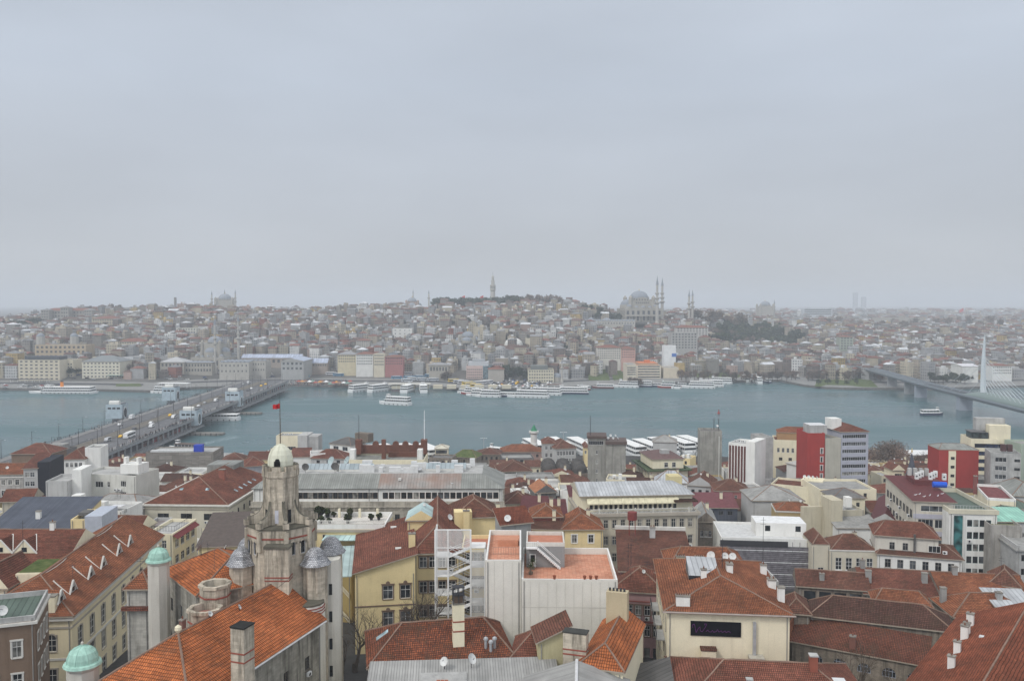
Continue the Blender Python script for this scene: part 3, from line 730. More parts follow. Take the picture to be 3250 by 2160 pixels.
# ---- great mosques, towers
p=ptd(q4(628,572),1345)
SUL=mosque('mosque','largest stone mosque on the skyline, broad lead dome stepping down in half domes',p.x,p.y+28,57,58,21,14.2,37,R(6),tymp=True,portico=True)
minaret(q4,793,78,570,1322,2.3,3,label='tallest minaret on the skyline, first right of the big lead dome');minaret(q4,847,98,560,1385,2.3,3,label='tall minaret just behind and right of the tallest one by the big dome')
minaret(q4,1135,226,545,1345,1.9,2,label='shorter minaret of the courtyard pair, the left one beside cypress trees');minaret(q4,1172,228,540,1405,1.9,2,label='shorter minaret of the courtyard pair, the right one beside cypress trees')
for i,(x,yb,w_,lb) in enumerate(((88,540,70,'small'),(255,535,100,'larger'))):
 p=ptd(q4(x,yb),1300);t=thing('domed_tomb',f'{lb} round domed stone tomb left of the big skyline mosque','tomb',(p.x,p.y,gfar(p.x,p.y)));r=w_/S7/2*1300/FPX;KEEP.append((p.x,p.y,r*2))
 m=MB();m.lathe(0,0,[(r,-2),(r,r*1.25)],10,FSTONE2);m.build('wall',t);m=MB();m.dome(0,0,r*1.26,r*.98,r*.8,LEADC,14,5);m.build('dome',t)
p=ptd(q2(215,945),985)
NEW=mosque('mosque','grey stone mosque at the bridgehead with tiers of lead domes behind the waterfront square',p.x,p.y+22,4,40,20,8.4,37,R(-8),tymp=False)
minaret(q2,282,330,945,970,1.35,3,label='tall stone minaret in front of the bridgehead mosque');minaret(q2,530,300,790,1015,1.4,3,label='tall stone minaret right of the bridgehead mosque dome')
p=ptd(q2(352,330),1690)
mosque('mosque','hazy mosque with a single large dome on the left skyline',p.x,p.y+20,gfar(p.x,p.y)-2,34,19,12.2,36,R(10),tiers=False)
for x,yt,yb,lb in ((245,70,300,'left'),(497,52,300,'right'),(382,52,180,'middle')):minaret(q2,x,yt,yb,1690 if lb!='middle' else 1740,1.6,2,label=f'thin {lb} minaret of the hazy single domed mosque on the left skyline')
p=ptd(q3(365,400),1640)
mosque('mosque','small reddish domed mosque on the skyline left of the tall fire tower',p.x,p.y,gfar(p.x,p.y)-2,34,12,8.5,24,R(5),wall=plaster((.36,.27,.22),.4))
minaret(q3,375,222,400,1660,1.3,1,label='slim minaret right behind the reddish skyline mosque dome');minaret(q3,543,230,400,1640,1.5,1,label='minaret wrapped in scaffolding between the reddish mosque and the fire tower')
p=ptd(q3(955,990),1060)
mosque('mosque','mid size stone mosque with one pale dome among houses above the bus station',p.x,p.y+10,gfar(p.x,p.y)-1,24,11,7.3,19,R(-4))
minaret(q3,1080,650,960,1060,1.4,1,label='single stone minaret right of the pale dome above the bus station')
p=ptd(q3(1450,960),1060);t=dome_house(thing('bath_house','low hall with one broad pale dome among the hillside houses','building',(p.x,p.y+10,gfar(p.x,p.y)-1)),0,0,0,11.5,7,FARWHITE,seg=20);KEEP.append((p.x,p.y+10,16))
p=ptd(q4(1948,500),2100);mosque('mosque','distant hazy mosque on the skyline right of the park trees',p.x,p.y,42,40,14,12,40,0,tiers=False);minaret(q4,2048,335,520,2100,1.9,2,label='lone distant minaret on the right skyline')
minaret(q3,1967,970,1130,905,1.0,1,label='small white minaret beside the waterfront lawn');p=ptd(q3(1915,1150),905);t=dome_house(thing('small_mosque','little mosque with a pale lead dome beside the waterfront lawn','mosque',(p.x,p.y+8,2)),0,0,0,5.5,6,seg=14);KEEP.append((p.x,p.y+8,9))
# fire tower
p=ptd(q3(1228,385),1600);zt=ptd(q3(1228,40),1600).z;zb=gfar(p.x,p.y)-1;t=thing('fire_tower','tall white round stone tower rising from dark trees on the skyline','tower',(p.x,p.y,zb));h=zt-zb;r=50/S7/2*1600/FPX
Zq=lambda yy:ptd(q3(1228,yy),1600).z-zb
m=MB();m.lathe(0,0,[(r*1.25,0),(r*.95,Zq(250)),(r*1.2,Zq(240)),(r*1.2,Zq(220)),(r*1.05,Zq(218)),(r*1.05,Zq(205)),(r*1.25,Zq(192)),(r*1.25,Zq(182)),(r*.75,Zq(180)),(r*.7,Zq(140)),(r*.85,Zq(138)),(r*.55,Zq(134)),(r*.5,Zq(100)),(r*.6,Zq(98)),(r*.3,Zq(85)),(.1,Zq(78))],16,FSTONE2);m.build('shaft',t)
m=MB();m.tube((0,0,Zq(79)),(0,0,h),.25,.1,IRON,5);m.build('flagpole',t)
for i in range(12):a=6.2832*i/12;m=MB();m.box(math.cos(a)*r*1.02-.5,math.sin(a)*r*1.02-.5,Zq(217),math.cos(a)*r*1.02+.5,math.sin(a)*r*1.02+.5,Zq(206),G_MID);m.build('window',t)
# flags on the skyline
RED=flat((.50,.03,.035),.7,.05)
def flag(label,q,x,yt,yb,dep,w,h,ang=.2):
 p=ptd(q(x,yb),dep);zt=ptd(q(x,yt),dep).z;zb=min(p.z,gfar(p.x,p.y));t=thing('flag_on_pole',label,'flag',(p.x,p.y,zb));H_=zt-zb
 m=MB();m.tube((0,0,0),(0,0,H_),.22,.12,flat((.5,.5,.5)),6);m.build('pole',t)
 m=MB();n=8
 for i in range(n):
  f=lambda k:(-w*k/n,.5*math.sin(k*1.1),H_-.3-.45*w*(k/n)**1.3)
  a,b_=f(i),f(i+1);m.face([(a[0],a[1],a[2]-h),a,b_,(b_[0],b_[1],b_[2]-h)],RED);m.face([(b_[0],b_[1]+.05,b_[2]-h),(b_[0],b_[1]+.05,b_[2]),(a[0],a[1]+.05,a[2]),(a[0],a[1]+.05,a[2]-h)],RED)
 m.build('flag_cloth',t);return t
flag('red flag on a pole above the skyline trees, further from the fire tower',q3,930,292,370,1600,6,4.5);flag('red flag on a pole above the skyline trees, nearer the fire tower',q3,1127,292,370,1600,6,4.5);flag('large red flag on the far right horizon',q5,1712,260,330,2600,12,9)
# ---- waterfront and hillside blocks one can tell apart
HOT=fblock('hotel','big cream six storey block with dark roof, furthest left on the far quay',q1,190,640,815,1035,26,FARCREAM,6,8,roof=flat((.05,.055,.065)),kind='flat',rz=R(-2),ecols=0,wh=.42)
HOT.box('roof_pavilion',HOT.L*.12,3,HOT.H-.8,HOT.L*.95,20,HOT.H+3.4,flat((.07,.075,.085)))
HOTE=fblock('office_block','cream wing with small windows set back behind the big cream block on the quay',q1,655,785,815,1000,20,FARCREAM,6,4,roof=FARGREY,kind='flat')
s=fblock('warehouse','cream five storey block with grey pitched roof on the far quay',q1,880,1285,835,1010,30,plaster((.62,.58,.47),.3),5,10,roof=flat((.20,.215,.22)),kind='hip',rh=6,wh=.4)
fblock('office_block','long stone office block with twin corner domes and dark sign above the cream hotel',q1,375,920,655,800,22,plaster((.44,.35,.24),.4),3,11,roof=FARGREY,kind='flat',dep=1010)
for x in (435,795):
 p=ptd(q1(x,600),1045);t=thing('domed_turret',('left' if x<500 else 'right')+' domed turret behind the long stone office block','turret',(p.x,p.y,gfar(p.x,p.y)));hh=ptd(q1(x,565),1045).z-t.location.z;m=MB();m.lathe(0,0,[(5,-2),(5,hh)],8,FSTONE2);m.build('wall',t);m=MB();m.dome(0,0,hh+.01,4.6,4.2,LEADC,12,5);m.build('dome',t);KEEP.append((p.x,p.y,7))
fblock('government_building','wide dull stone palace with three towers below the left skyline',q1,445,985,290,400,26,plaster((.31,.29,.26),.4),3,16,roof=FARTILE,kind='hip',rh=4,dep=1330)
for x in (480,690,940):
 p=ptd(q1(x,400),1325);t=fblock('palace_tower',{480:'left',690:'middle',940:'right'}[x]+' square tower of the wide dull stone palace',q1,x-42,x+42,255 if x==690 else 283,400,14,plaster((.33,.31,.28),.4),4,3,roof=FARGREY,kind='hip',rh=2.5,cat='tower',dep=1318)
fblock('office_block','cream four storey block with red roof right of the stone palace',q1,985,1250,375,490,22,plaster((.47,.41,.31),.4),4,10,roof=FARTILE,kind='hip',rh=3.5,dep=1240)
fblock('curved_office','pale rounded modern office right of the cream warehouse',q1,1250,1460,790,890,18,plaster((.55,.56,.56),.2),5,9,roof=FARGREY,kind='flat',wh=.5,ww=.8)
fblock('office_block','cream upper block with tiled roof above the pale rounded office',q1,1275,1540,620,700,18,FARCREAM,3,10,roof=FARTILE,kind='hip',rh=4,dep=1080)
fblock('office_block','white long block with two window rows left of the bridgehead mosque',q1,1860,2100,475,560,15,plaster((.60,.58,.50),.3),3,8,roof=FARGREY,kind='flat',dep=1190)
s=fblock('royal_lodge','square stone lodge with pale hipped roof left of the bridgehead mosque',q1,1715,1970,840,960,24,FSTONE,2,6,roof=flat((.42,.42,.42)),kind='hip',rh=5)
fblock('mosque_arcade','stone arcade wing in front of the bridgehead mosque',q1,1975,2270,845,950,10,FSTONE,2,9,roof=LEADC,kind='hip',rh=1.5,dep=960)
s=fblock('courtyard_block','stone courtyard block roofed with rows of small domes by the bridgehead',q2,325,640,845,965,30,FSTONE2,2,7,roof=LEADC,kind='flat',wh=.34,ww=.3,dep=935)
for i in range(7):
 for j in range(3):dome_house(s.root,s.L*(i+.5)/7,3+j*10.5,s.H-.8,2.3,1.2,seg=10)
s=fblock('courtyard_block','stone block with side windows right of the small domes by the bridgehead',q2,640,820,830,950,22,FSTONE2,2,6,roof=LEADC,kind='flat',wh=.34,ww=.3,dep=950)
for i in range(4):dome_house(s.root,s.L*(i+.5)/4,5,s.H-.8,2.3,1.2,seg=10)
BLUEROOF=seam((.40,.44,.54),3.0)
s=fblock('market_hall','long low market hall with pale blue roof behind the small domes',q2,560,1200,795,860,16,plaster((.33,.28,.24),.4),1,12,roof=BLUEROOF,kind='gable',rh=4,dep=1010)
s=fblock('market_building','grey block fronting the blue roofed market with a dark glass strip',q2,985,1225,830,930,45,plaster((.36,.36,.35),.3),2,5,roof=BLUEROOF,kind='gabley',rh=3,dep=935)
fblock('market_wing','pale blue roofed market wing running back to the right',q2,1240,1480,850,890,12,plaster((.33,.27,.23),.4),1,9,roof=BLUEROOF,kind='gable',rh=5,dep=975)
fblock('bank_building','cream building with tall pilasters on the bus square',q2,1590,1785,760,845,16,plaster((.57,.50,.34),.3),3,8,roof=FARGREY,kind='hip',rh=3.5,dep=965)
fblock('row_building','white four storey row building next to the pilastered one',q2,1787,1970,755,870,15,FARWHITE,4,9,roof=FARTILE,kind='hip',rh=2.5,dep=960)
fblock('row_building','cream block with green topped roof next to the white row building',q2,1975,2092,750,880,14,FARCREAM,4,5,roof=FARGREY,kind='flat',dep=958)
fblock('row_building','dark pink three storey block on the bus square',q2,2097,2290,785,870,14,plaster((.36,.15,.14),.3),3,8,roof=FARTILE,kind='hip',rh=2,dep=958)
fblock('apartment_block','tall dull white block with red roof up behind the bus square',q2,1785,1930,610,730,16,plaster((.46,.43,.38),.4),6,7,roof=FARTILE,kind='hip',rh=2.5,dep=1080)
fblock('stone_inn','low brown stone building with pale hipped roof by the bus rows',q3,545,750,1040,1120,18,FSTONE,1,6,roof=FARGREY,kind='hip',rh=2.5,dep=925)
s=fblock('hotel','pink and white waterfront hotel with layered grey roofs',q3,945,1120,1045,1185,30,plaster((.55,.42,.38),.3),5,8,roof=flat((.40,.41,.42)),kind='flat',wh=.5)
s.box('roof_pavilion',2,4,s.H-.8,s.L+6,24,s.H+3.5,flat((.45,.46,.47)));s.box('upper_roof',6,8,s.H+3.502,s.L+2,20,s.H+6,flat((.32,.33,.34)))
s.box('glass_shaft',s.L+.02,0,0,s.L+12,24,s.H-.5,glass((.10,.14,.16),.2))
s=fblock('stone_tower_house','square bare stone house with red roof beside the pink hotel',q3,1178,1348,1085,1215,24,plaster((.38,.35,.31),.5),0,0,roof=FARTILE,kind='hip',rh=3)
fblock('dark_sign_block','grey block with dark rooftop sign right behind the bare stone house',q3,1225,1345,1015,1080,14,plaster((.40,.34,.33),.3),2,5,roof=FARGREY,kind='flat',dep=945)
s=fblock('office_block','ornate cream waterfront block with stepped dark roof terrace',q3,1605,1880,1090,1225,26,plaster((.60,.55,.42),.25),4,10,roof=flat((.12,.13,.12)),kind='flat')
s.box('roof_pavilion',3,4,s.H-.8,s.L-6,20,s.H+4,flat((.16,.17,.16)))
s=fblock('office_block','cream office with long window bands and bright orange roof by the water',q4,575,835,1040,1180,40,plaster((.60,.53,.42),.25),5,1,roof=flat((.55,.16,.05)),kind='flat',ww=.9,wh=.45,rz=0)
s.box('orange_roof_hall',3,3,s.H-.8,s.L-3,34,s.H+2.2,flat((.45,.30,.2)),flat((.58,.17,.055)));s.box('roof_hut',s.L*.4,12,s.H+2.202,s.L*.62,20,s.H+5,flat((.55,.17,.06)))
fblock('office_wing','cream flank of the orange roofed office facing left',q4,470,570,1030,1150,30,plaster((.56,.50,.40),.25),5,1,roof=FARGREY,kind='flat',ww=.9,wh=.45,dep=905)
s=fblock('pavilion','small cream pavilion with glazed ground floor right of the orange roofed office',q4,862,1025,1065,1180,22,plaster((.60,.52,.40),.25),0,0,roof=FARGREY,kind='flat')
fblock('apartment_block','large white five storey block with tiled roof above the orange roofed office',q4,155,405,855,975,18,plaster((.56,.53,.47),.3),5,12,roof=FARTILE,kind='hip',rh=3,dep=1000)
fblock('apartment_block','salmon pink four storey block next to the large white one',q4,408,560,865,965,16,plaster((.52,.32,.27),.3),4,7,roof=FARTILE,kind='hip',rh=2.5,dep=1000)
fblock('white_house','bright white narrow block with one blue panel on the right hillside',q4,867,995,830,920,14,plaster((.74,.74,.73),.1),0,0,roof=FARGREY,kind='flat',dep=1010).box('blue_panel',9.2,-.2,19,14.5,-.01,23,flat((.06,.16,.45)))
fblock('office_block','big grey concrete office below the park wall',q4,945,1225,695,865,22,plaster((.37,.36,.34),.4),6,8,roof=FARGREY,kind='flat',dep=1080)
fblock('office_block','pale long office with red roof strip above the grey concrete one',q4,1000,1340,640,725,18,plaster((.48,.46,.43),.4),4,10,roof=FARTILE,kind='hip',rh=3,dep=1190)
fblock('office_block','cream plain faced block in the middle of the hillside',q3,1577,1703,750,840,14,FARCREAM,0,0,roof=FARGREY,kind='flat',dep=1085)
fblock('white_hospital','large white block with terraces below the dark skyline trees',q3,672,820,440,500,16,FARWHITE,3,1,roof=flat((.6,.6,.6)),kind='flat',dep=1400,ww=.9)
fblock('office_block','ochre long block right of the white one below the skyline trees',q3,815,1090,455,515,16,plaster((.47,.38,.26),.3),3,12,roof=FARTILE,kind='hip',rh=3,dep=1390)
fblock('campus_building','dull stone campus block with tiled roof amid trees on the ridge',q3,1355,1610,430,490,18,plaster((.36,.32,.29),.4),2,11,roof=flat((.2,.12,.1)),kind='hip',rh=3,dep=1430)
fblock('campus_building','long pale ridge block with light roof right of the campus',q3,1880,2360,390,440,16,plaster((.48,.44,.37),.3),3,18,roof=flat((.5,.5,.5)),kind='flat',dep=1520)
fblock('green_roof_hall','hall with pale green roof left of the domed tombs',q3,2000,2180,445,480,18,plaster((.48,.43,.36),.3),1,6,roof=copper((.22,.45,.38)),kind='hip',rh=3,dep=1380)
fblock('red_long_building','long dull red roofed building on the ridge right of the trees',q3,1890,2160,358,380,14,plaster((.30,.20,.17),.3),1,10,roof=FARTILE,kind='hip',rh=3,dep=1620)
fblock('yellow_house','ochre yellow block in the middle of the hillside',q3,655,815,635,700,14,plaster((.52,.35,.12),.2),4,6,roof=FARTILE,kind='flat',dep=1190);fblock('yellow_house','yellow tower block with a blank flank in the middle of the hillside',q3,818,878,640,755,14,plaster((.54,.37,.14),.2),6,3,roof=FARGREY,kind='flat',dep=1180)
fblock('yellow_house','wide pale yellow block right of the yellow tower block',q3,985,1195,660,740,14,plaster((.50,.40,.22),.2),4,8,roof=FARTILE,kind='flat',dep=1175)
fblock('blue_house','sky blue block below the skyline trees',q3,1015,1085,590,640,12,plaster((.28,.42,.52),.2),3,4,roof=FARGREY,kind='flat',dep=1250)
fblock('white_block','large white warehouse block on the left part of the hillside',q3,155,365,650,755,18,FARWHITE,3,4,roof=flat((.5,.5,.5)),kind='flat',dep=1150,ww=.25,wh=.25)
fblock('white_office','white modern slab with window bands on the far right skyline',q5,0,310,268,335,20,plaster((.46,.48,.50),.2),3,1,roof=FARGREY,kind='flat',dep=2300,ww=.92)
fblock('white_factory','long white shed on the right shore by the cable tower',q5,1700,1870,885,960,24,FARWHITE,0,0,roof=flat((.62,.61,.63)),kind='gable',rh=2,dep=905)
fblock('white_factory','white block with window rows right behind the bridge cables',q5,2020,2230,880,970,18,FARWHITE,3,10,roof=FARTILE,kind='hip',rh=2,dep=920)
fblock('green_block','dull green terraced block on the right hillside',q5,390,530,570,705,14,plaster((.33,.36,.30),.3),5,4,roof=FARTILE,kind='hip',rh=2,dep=1150)
fblock('white_slab','narrow white blank slab in the hazy right valley',q5,1500,1540,555,640,14,FARWHITE,0,0,roof=FARGREY,kind='flat',dep=1500)
# aqueduct
p0,p1=ptd(q5(730,430),1950),ptd(q5(1290,430),1950);t=thing('aqueduct','long ruined stone aqueduct with tall arches in the hazy right valley','aqueduct',(p0.x,p0.y,min(gfar(p0.x,p0.y),gfar(p1.x,p1.y))-2));L_=(p1-p0).length;zt=ptd(q5(900,362),1950).z-t.location.z;m=MB();ns=22
holes=[(L_*(i+.5)/ns-L_/ns*.3,0,L_/ns*.6,zt*.62) for i in range(ns)]
m.wallholes((0,0),(1,0),L_,0,zt,holes,FSTONE,5.9);m.wallholes((L_,6),(-1,0),L_,0,zt,[(L_-h[0]-h[2],*h[1:]) for h in holes],FSTONE,.05);m.face([(0,0,zt),(L_,0,zt),(L_,6,zt),(0,6,zt)],FSTONE)
m.build('arcade_wall',t)
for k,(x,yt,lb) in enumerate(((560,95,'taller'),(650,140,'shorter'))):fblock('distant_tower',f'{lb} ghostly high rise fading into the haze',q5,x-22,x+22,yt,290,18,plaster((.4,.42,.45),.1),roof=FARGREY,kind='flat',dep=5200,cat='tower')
# old skyline stack and park wall
fblock('stub_tower','dark thin stone column house on the left skyline',q1,1862,1880,145,230,5,plaster((.2,.18,.17),.3),roof=FARGREY,kind='flat',dep=1700,cat='tower')
fblock('park_wall','long ochre retaining wall above the dark park trees',q4,1500,1890,612,660,8,plaster((.40,.32,.22),.5),roof=FARGREY,kind='flat',cat='wall')

MED=fblock('domed_terrace','long terrace of small lead domes and chimneys below the big skyline mosque',q4,20,560,570,612,26,FSTONE2,1,18,roof=LEADC,kind='flat',wh=.4,ww=.3,dep=1285)
for i in range(15):
 for j in range(2):dome_house(MED.root,MED.L*(i+.5)/15,5+j*13,MED.H-.8,3.2,1.0,seg=10)
 MED.box('chimney',MED.L*(i+.95)/15,2,MED.H-.8,MED.L*(i+.95)/15+.8,2.8,MED.H+3,FSTONE2)
# ------------------------------------------------------------------ hillside houses: the nearest 300 one by one, the rest as one mass
rnd=random.Random(5)
ANCH=[(NEW.location,'bridgehead mosque'),(SUL.location,'big skyline mosque'),(far(q3(1050,1190)),'pink waterfront hotel'),(far(q4(700,1180)),'orange roofed office'),(far(q1(400,1035)),'cream corner hotel'),(far(q3(1740,1225)),'ornate cream block'),(ptd(q4(1900,750),1130),'dark hillside park'),(ptd(q4(300,900),1000),'white tiled block'),(ptd(q3(1450,960),1070),'broad pale dome'),(ptd(q3(850,700),1180),'yellow hillside tower'),(ptd(q5(1885,1100),900),'cable stayed pylon'),(ptd(q2(900,820),1010),'blue roofed market'),(ptd(q2(2000,850),960),'bus square row'),(ptd(q1(700,400),1330),'three towered palace'),(ptd(q4(2000,1000),960),'bare lakeside trees'),(ptd(q5(700,900),1000),'metro bridge portal'),(ptd(q3(955,990),1065),'mid hill mosque'),(ptd(q1(1400,850),960),'rounded modern office')]
ANCH=[(Vector((p[0],p[1])),n.replace('bare lakeside trees','shore bus stop')) for p,n in ANCH]
for x in range(1430,2360,40):
 for yy in (660,700,740,780,820,860):p=far(q4(x,yy));KEEP.append((p.x,p.y,11))
for k in range(24):
 for yy in (1410,1445,1480,1515,1550,1590):KEEP.append(((-.105+.0048*k)*yy,yy,20))
for k in range(18):
 for yy in (1470,1510,1550):KEEP.append(((.01+.0052*k)*yy,yy,19))
cand=[]
def put(a,y,big=1.0):
 x=a*y
 if taken(x,y,7):return
 wi=rnd.choices(range(len(WALLC)),WALLW)[0];ri=rnd.choices(range(len(ROOFC)),ROOFW)[0]
 L,D=rnd.uniform(6.5,14.5)*big,rnd.uniform(7.5,11.5)*big;st=rnd.choices((2,3,4,5,6),(15,32,30,15,5))[0]
 cand.append((x,y,L,D,st,wi,ri,rnd.gauss(0,.28)+(.25 if a>.1 else -.1)))
y_off=92.0
while y_off<640:
 a=-.66
 while a<.66:
  s0=shore_y(a);y=s0+y_off+rnd.uniform(-4,4)
  if not (a>.1 and y_off<72):put(a+rnd.uniform(-.002,.002),y)
  a+=rnd.uniform(8.5,18)/y
 y_off+=rnd.uniform(11,14.5)
a=.06
while a<.66: # the front row along the park side
 y=shore_y(a)+78+rnd.uniform(-3,3);put(a,y);a+=rnd.uniform(13,24)/y
y=1520.0
while y<3900:
 a=.19
 while a<.68:
  put(a,y+rnd.uniform(-12,12),1.0+(y-1500)/1800);a+=rnd.uniform(13,40)*(1+(y-1500)/1500)/y
 y+=19*(1+(y-1500)/500)
cand.sort(key=lambda c:c[1]);KEEP2=[]
MASS_W,MASS_R=MB(),MB();MASS_W.col=[];MASS_R.col=[]
ORD=['leftmost','second from left','third from left','fourth from left','fifth from left','sixth from left','seventh from left','eighth from left','ninth from left','tenth from left']
NUM={2:'two',3:'three',4:'four',5:'five',6:'six'}
homes=[]
inview=lambda x,y:abs(x/y)<.6
n_ind=0
for c in cand:
 x,y,L,D,st,wi,ri,an=c;g=gfar(x,y);H=st*3.1+1
 j=lambda col:(lambda k:tuple(v*k for v in col))(rnd.uniform(.78,1.12));wcol,rcol=j(WALLC[wi][1]),j(ROOFC[ri][1])
 if n_ind<297 and inview(x,y):
  n_ind+=1;wm_,rm_=MB(),MB();wm_.col,rm_.col=[],[];mb2[0]=rm_
  house_geo(wm_,0,0,0,0,L,D,H,wcol,rcol,ROOFC[ri][2],rnd)
  o=wm_.build('hillside_house',None,(x,y,g),an);rm_.build('roof',o);o['category']='house';o['group']='houses on the far hillside'
  best=min(ANCH,key=lambda q:(q[0]-Vector((x,y))).length);v=Vector((x,y))-best[0];da=x/y-best[0].x/best[0].y
  rel=('right of' if da>0 else 'left of') if abs(da*y)>abs(v.y)*.8 else ('behind' if v.y>0 else 'before')
  homes.append((f'{NUM[st]} storey {WALLC[wi][0]} house with {ROOFC[ri][0]} {rel} the {best[1]}',x/y,o))
 else:
  mb2[0]=MASS_R;house_geo(MASS_W,x,y,g,an,L,D,H,wcol,rcol,ROOFC[ri][2],rnd)
bylab={}
for l,a,o in homes:bylab.setdefault(l,[]).append((a,o))
for l,v in bylab.items():
 v.sort(key=lambda q:q[0])
 for k,(a,o) in enumerate(v):o['label']=l if len(v)==1 else (l.replace(' house with',' house,').replace(' storey','-storey')+', '+ORD[min(k,9)])
MASS_W.f+=[tuple(i+len(MASS_W.v) for i in f) for f in MASS_R.f];MASS_W.v+=MASS_R.v;off=MASS_W.mid(FARROOF);MASS_W.mi+=[off]*len(MASS_R.f);MASS_W.col+=MASS_R.col
tag(MASS_W.build('distant_houses'),label='mass of small distant houses covering the hazy hills',cat='houses',kind='stuff')
# ------------------------------------------------------------------ trees
def crown_mesh(name,rx,rz,n,size,m,seed,cone=False,z0=0.0):
 r=random.Random(seed);mb=MB()
 lobes=[(r.gauss(0,.38)*rx,r.gauss(0,.38)*rx,r.uniform(-.55,.6)*rz,r.uniform(.35,.6)) for _ in range(9)]
 for _ in range(n):
  if cone:
   t=r.random()**.7;rr=rx*(1-t)*math.sqrt(r.random());a=r.uniform(0,6.283);p=Vector((rr*math.cos(a),rr*math.sin(a),z0+2*rz*t))
  else:
   lx,ly,lz,lr=r.choice(lobes);d=Vector((r.gauss(0,1),r.gauss(0,1),r.gauss(0,1))).normalized()*(r.random()**.45)
   p=Vector((lx+d.x*rx*lr,ly+d.y*rx*lr,z0+rz+lz+d.z*rz*lr*1.1))
  d=Vector((r.gauss(0,1),r.gauss(0,1),r.gauss(0,1)+.4)).normalized();u=d.orthogonal().normalized()*size*r.uniform(.6,1.3);v=d.cross(u).normalized()*size*r.uniform(.6,1.3)
  mb.face([p-u-v*.5,p+u*.3-v,p+u+v*.6,p-u*.4+v],m)
 o=mb.build(name);me=o.data;bpy.data.objects.remove(o);return me
def twig_mesh(name,h,m,seed,depth=4,spread=.55,r0=.22,nb=4,sides=4):
 r=random.Random(seed);mb=MB()
 def grow(p,d,L,rad,k):
  q=p
  for s_ in range(2):
   d=(d+Vector((r.gauss(0,.1),r.gauss(0,.1),.05))).normalized();n_=q+d*L/2;mb.tube(q,n_,rad,rad*.8,m,sides if k>2 else 3);q=n_;rad*=.8
   if k>0 and s_==0:
    for _ in range(1 if k>1 else 2):e=(d+Vector((r.gauss(0,spread),r.gauss(0,spread),r.gauss(.15,.25)))).normalized();grow(q,e,L*.62,rad*.6,k-1)
  if k>0:
   for _ in range(nb-1 if k>1 else nb):e=(d+Vector((r.gauss(0,spread),r.gauss(0,spread),r.gauss(.2,.3)))).normalized();grow(q,e,L*r.uniform(.6,.8),rad*.68,k-1)
 grow(Vector((0,0,0)),Vector((0,0,1)),h*.3,r0,depth)
 o=mb.build(name);me=o.data;bpy.data.objects.remove(o);return me
BARK=flat((.075,.06,.048),.95,.3);LEAF_D=leaf((.035,.05,.032));LEAF_B=leaf((.12,.10,.085));LEAF_G=leaf((.05,.07,.035));TWIG=flat((.10,.078,.06),.95,.3)
TRK=MB();TRK.lathe(0,0,[(.5,-1),(.4,2.5),(.22,7),(.05,10)],6,BARK);to=TRK.build('trunk');TRKM=to.data;bpy.data.objects.remove(to)
CROWNS={'dark':[crown_mesh('crown',5.5,4.6,420,.95,LEAF_D,k,z0=3) for k in range(3)],'bare':[crown_mesh('crown',5.5,4.8,520,.55,LEAF_B,20+k,z0=3) for k in range(3)],'green':[crown_mesh('crown',4.6,4.0,360,.8,LEAF_G,40+k,z0=2.5) for k in range(2)],'twiggy':[crown_mesh('crown',5.5,5.2,2600,.2,leaf((.13,.105,.088)),70+k,z0=2.5) for k in range(2)],'cypress':[crown_mesh('crown',2.2,7.5,300,.6,LEAF_D,60,True,1)]}
TREELAB={'dark':('dark evergreen tree','dark evergreens'),'twiggy':('bare twiggy winter tree','twiggy trees'),'bare':('bare brown winter tree','bare trees'),'green':('rounded green bush tree','green trees'),'cypress':('narrow dark cypress','cypresses')}
def ftree(kind,x,y,sc,where,z=None):
 z=gfar(x,y) if z is None else z
 t=thing({'dark':'evergreen_tree','bare':'bare_tree','twiggy':'bare_tree','green':'bushy_tree','cypress':'cypress_tree'}[kind],f'{TREELAB[kind][0]} {where}','tree',(x,y,z),rnd.uniform(0,6),f'{TREELAB[kind][1]} {where}');t.scale=(sc,sc,sc*rnd.uniform(.9,1.15))
 for n_,me in (('crown',rnd.choice(CROWNS[kind])),('trunk',TRKM)):
  o=bpy.data.objects.new(n_,me);COL.objects.link(o);o.parent=t
def along(kind,q,x0,x1,yb,dep,n,sc,where,jit=10):
 for i in range(n):
  xx=x0+(x1-x0)*(i+.5)/n+rnd.uniform(-6,6);p=far(q(xx,yb+rnd.uniform(-jit,jit))) if dep is None else ptd(q(xx,yb),dep+rnd.uniform(-jit,jit));ftree(kind,p.x,p.y,sc*rnd.uniform(.8,1.2),where)
along('dark',q4,1430,2340,765,None,62,1.2,'in the dark park on the right hillside',90);along('green',q4,1430,2340,765,None,34,1.5,'in the dark park on the right hillside',90);along('bare',q4,1230,2340,760,None,14,1.1,'at the edge of the dark park',100);along('dark',q4,1240,1460,800,None,8,1.0,'left end of the dark park',30);along('dark',q4,1450,2100,622,None,14,1.0,'along the park wall top',4)
along('dark',q3,590,1480,400,1490,80,1.35,'on the ridge around the fire tower',80);along('bare',q3,1440,2000,380,1510,30,1.45,'on the ridge right of the fire tower',45)
along('dark',q4,0,420,480,1370,13,1.2,'between the domed tombs',25);along('cypress',q4,1130,1380,540,1310,6,1.1,'near the courtyard minarets',8);along('bare',q4,1180,1720,500,1420,10,1.7,'on the skyline right of the courtyard minarets',30);along('bare',q4,860,1100,480,1420,7,1.3,'between the skyline minarets',15)
along('bare',q1,1280,1560,950,955,9,.75,'before the rounded office',8);along('dark',q1,690,850,1000,945,5,.7,'between the two cream quay blocks',8);along('dark',q1,30,440,400,1300,16,1.2,'left of the three towered palace',25);along('bare',q1,780,1280,330,1480,14,1.4,'behind the three towered palace',50)
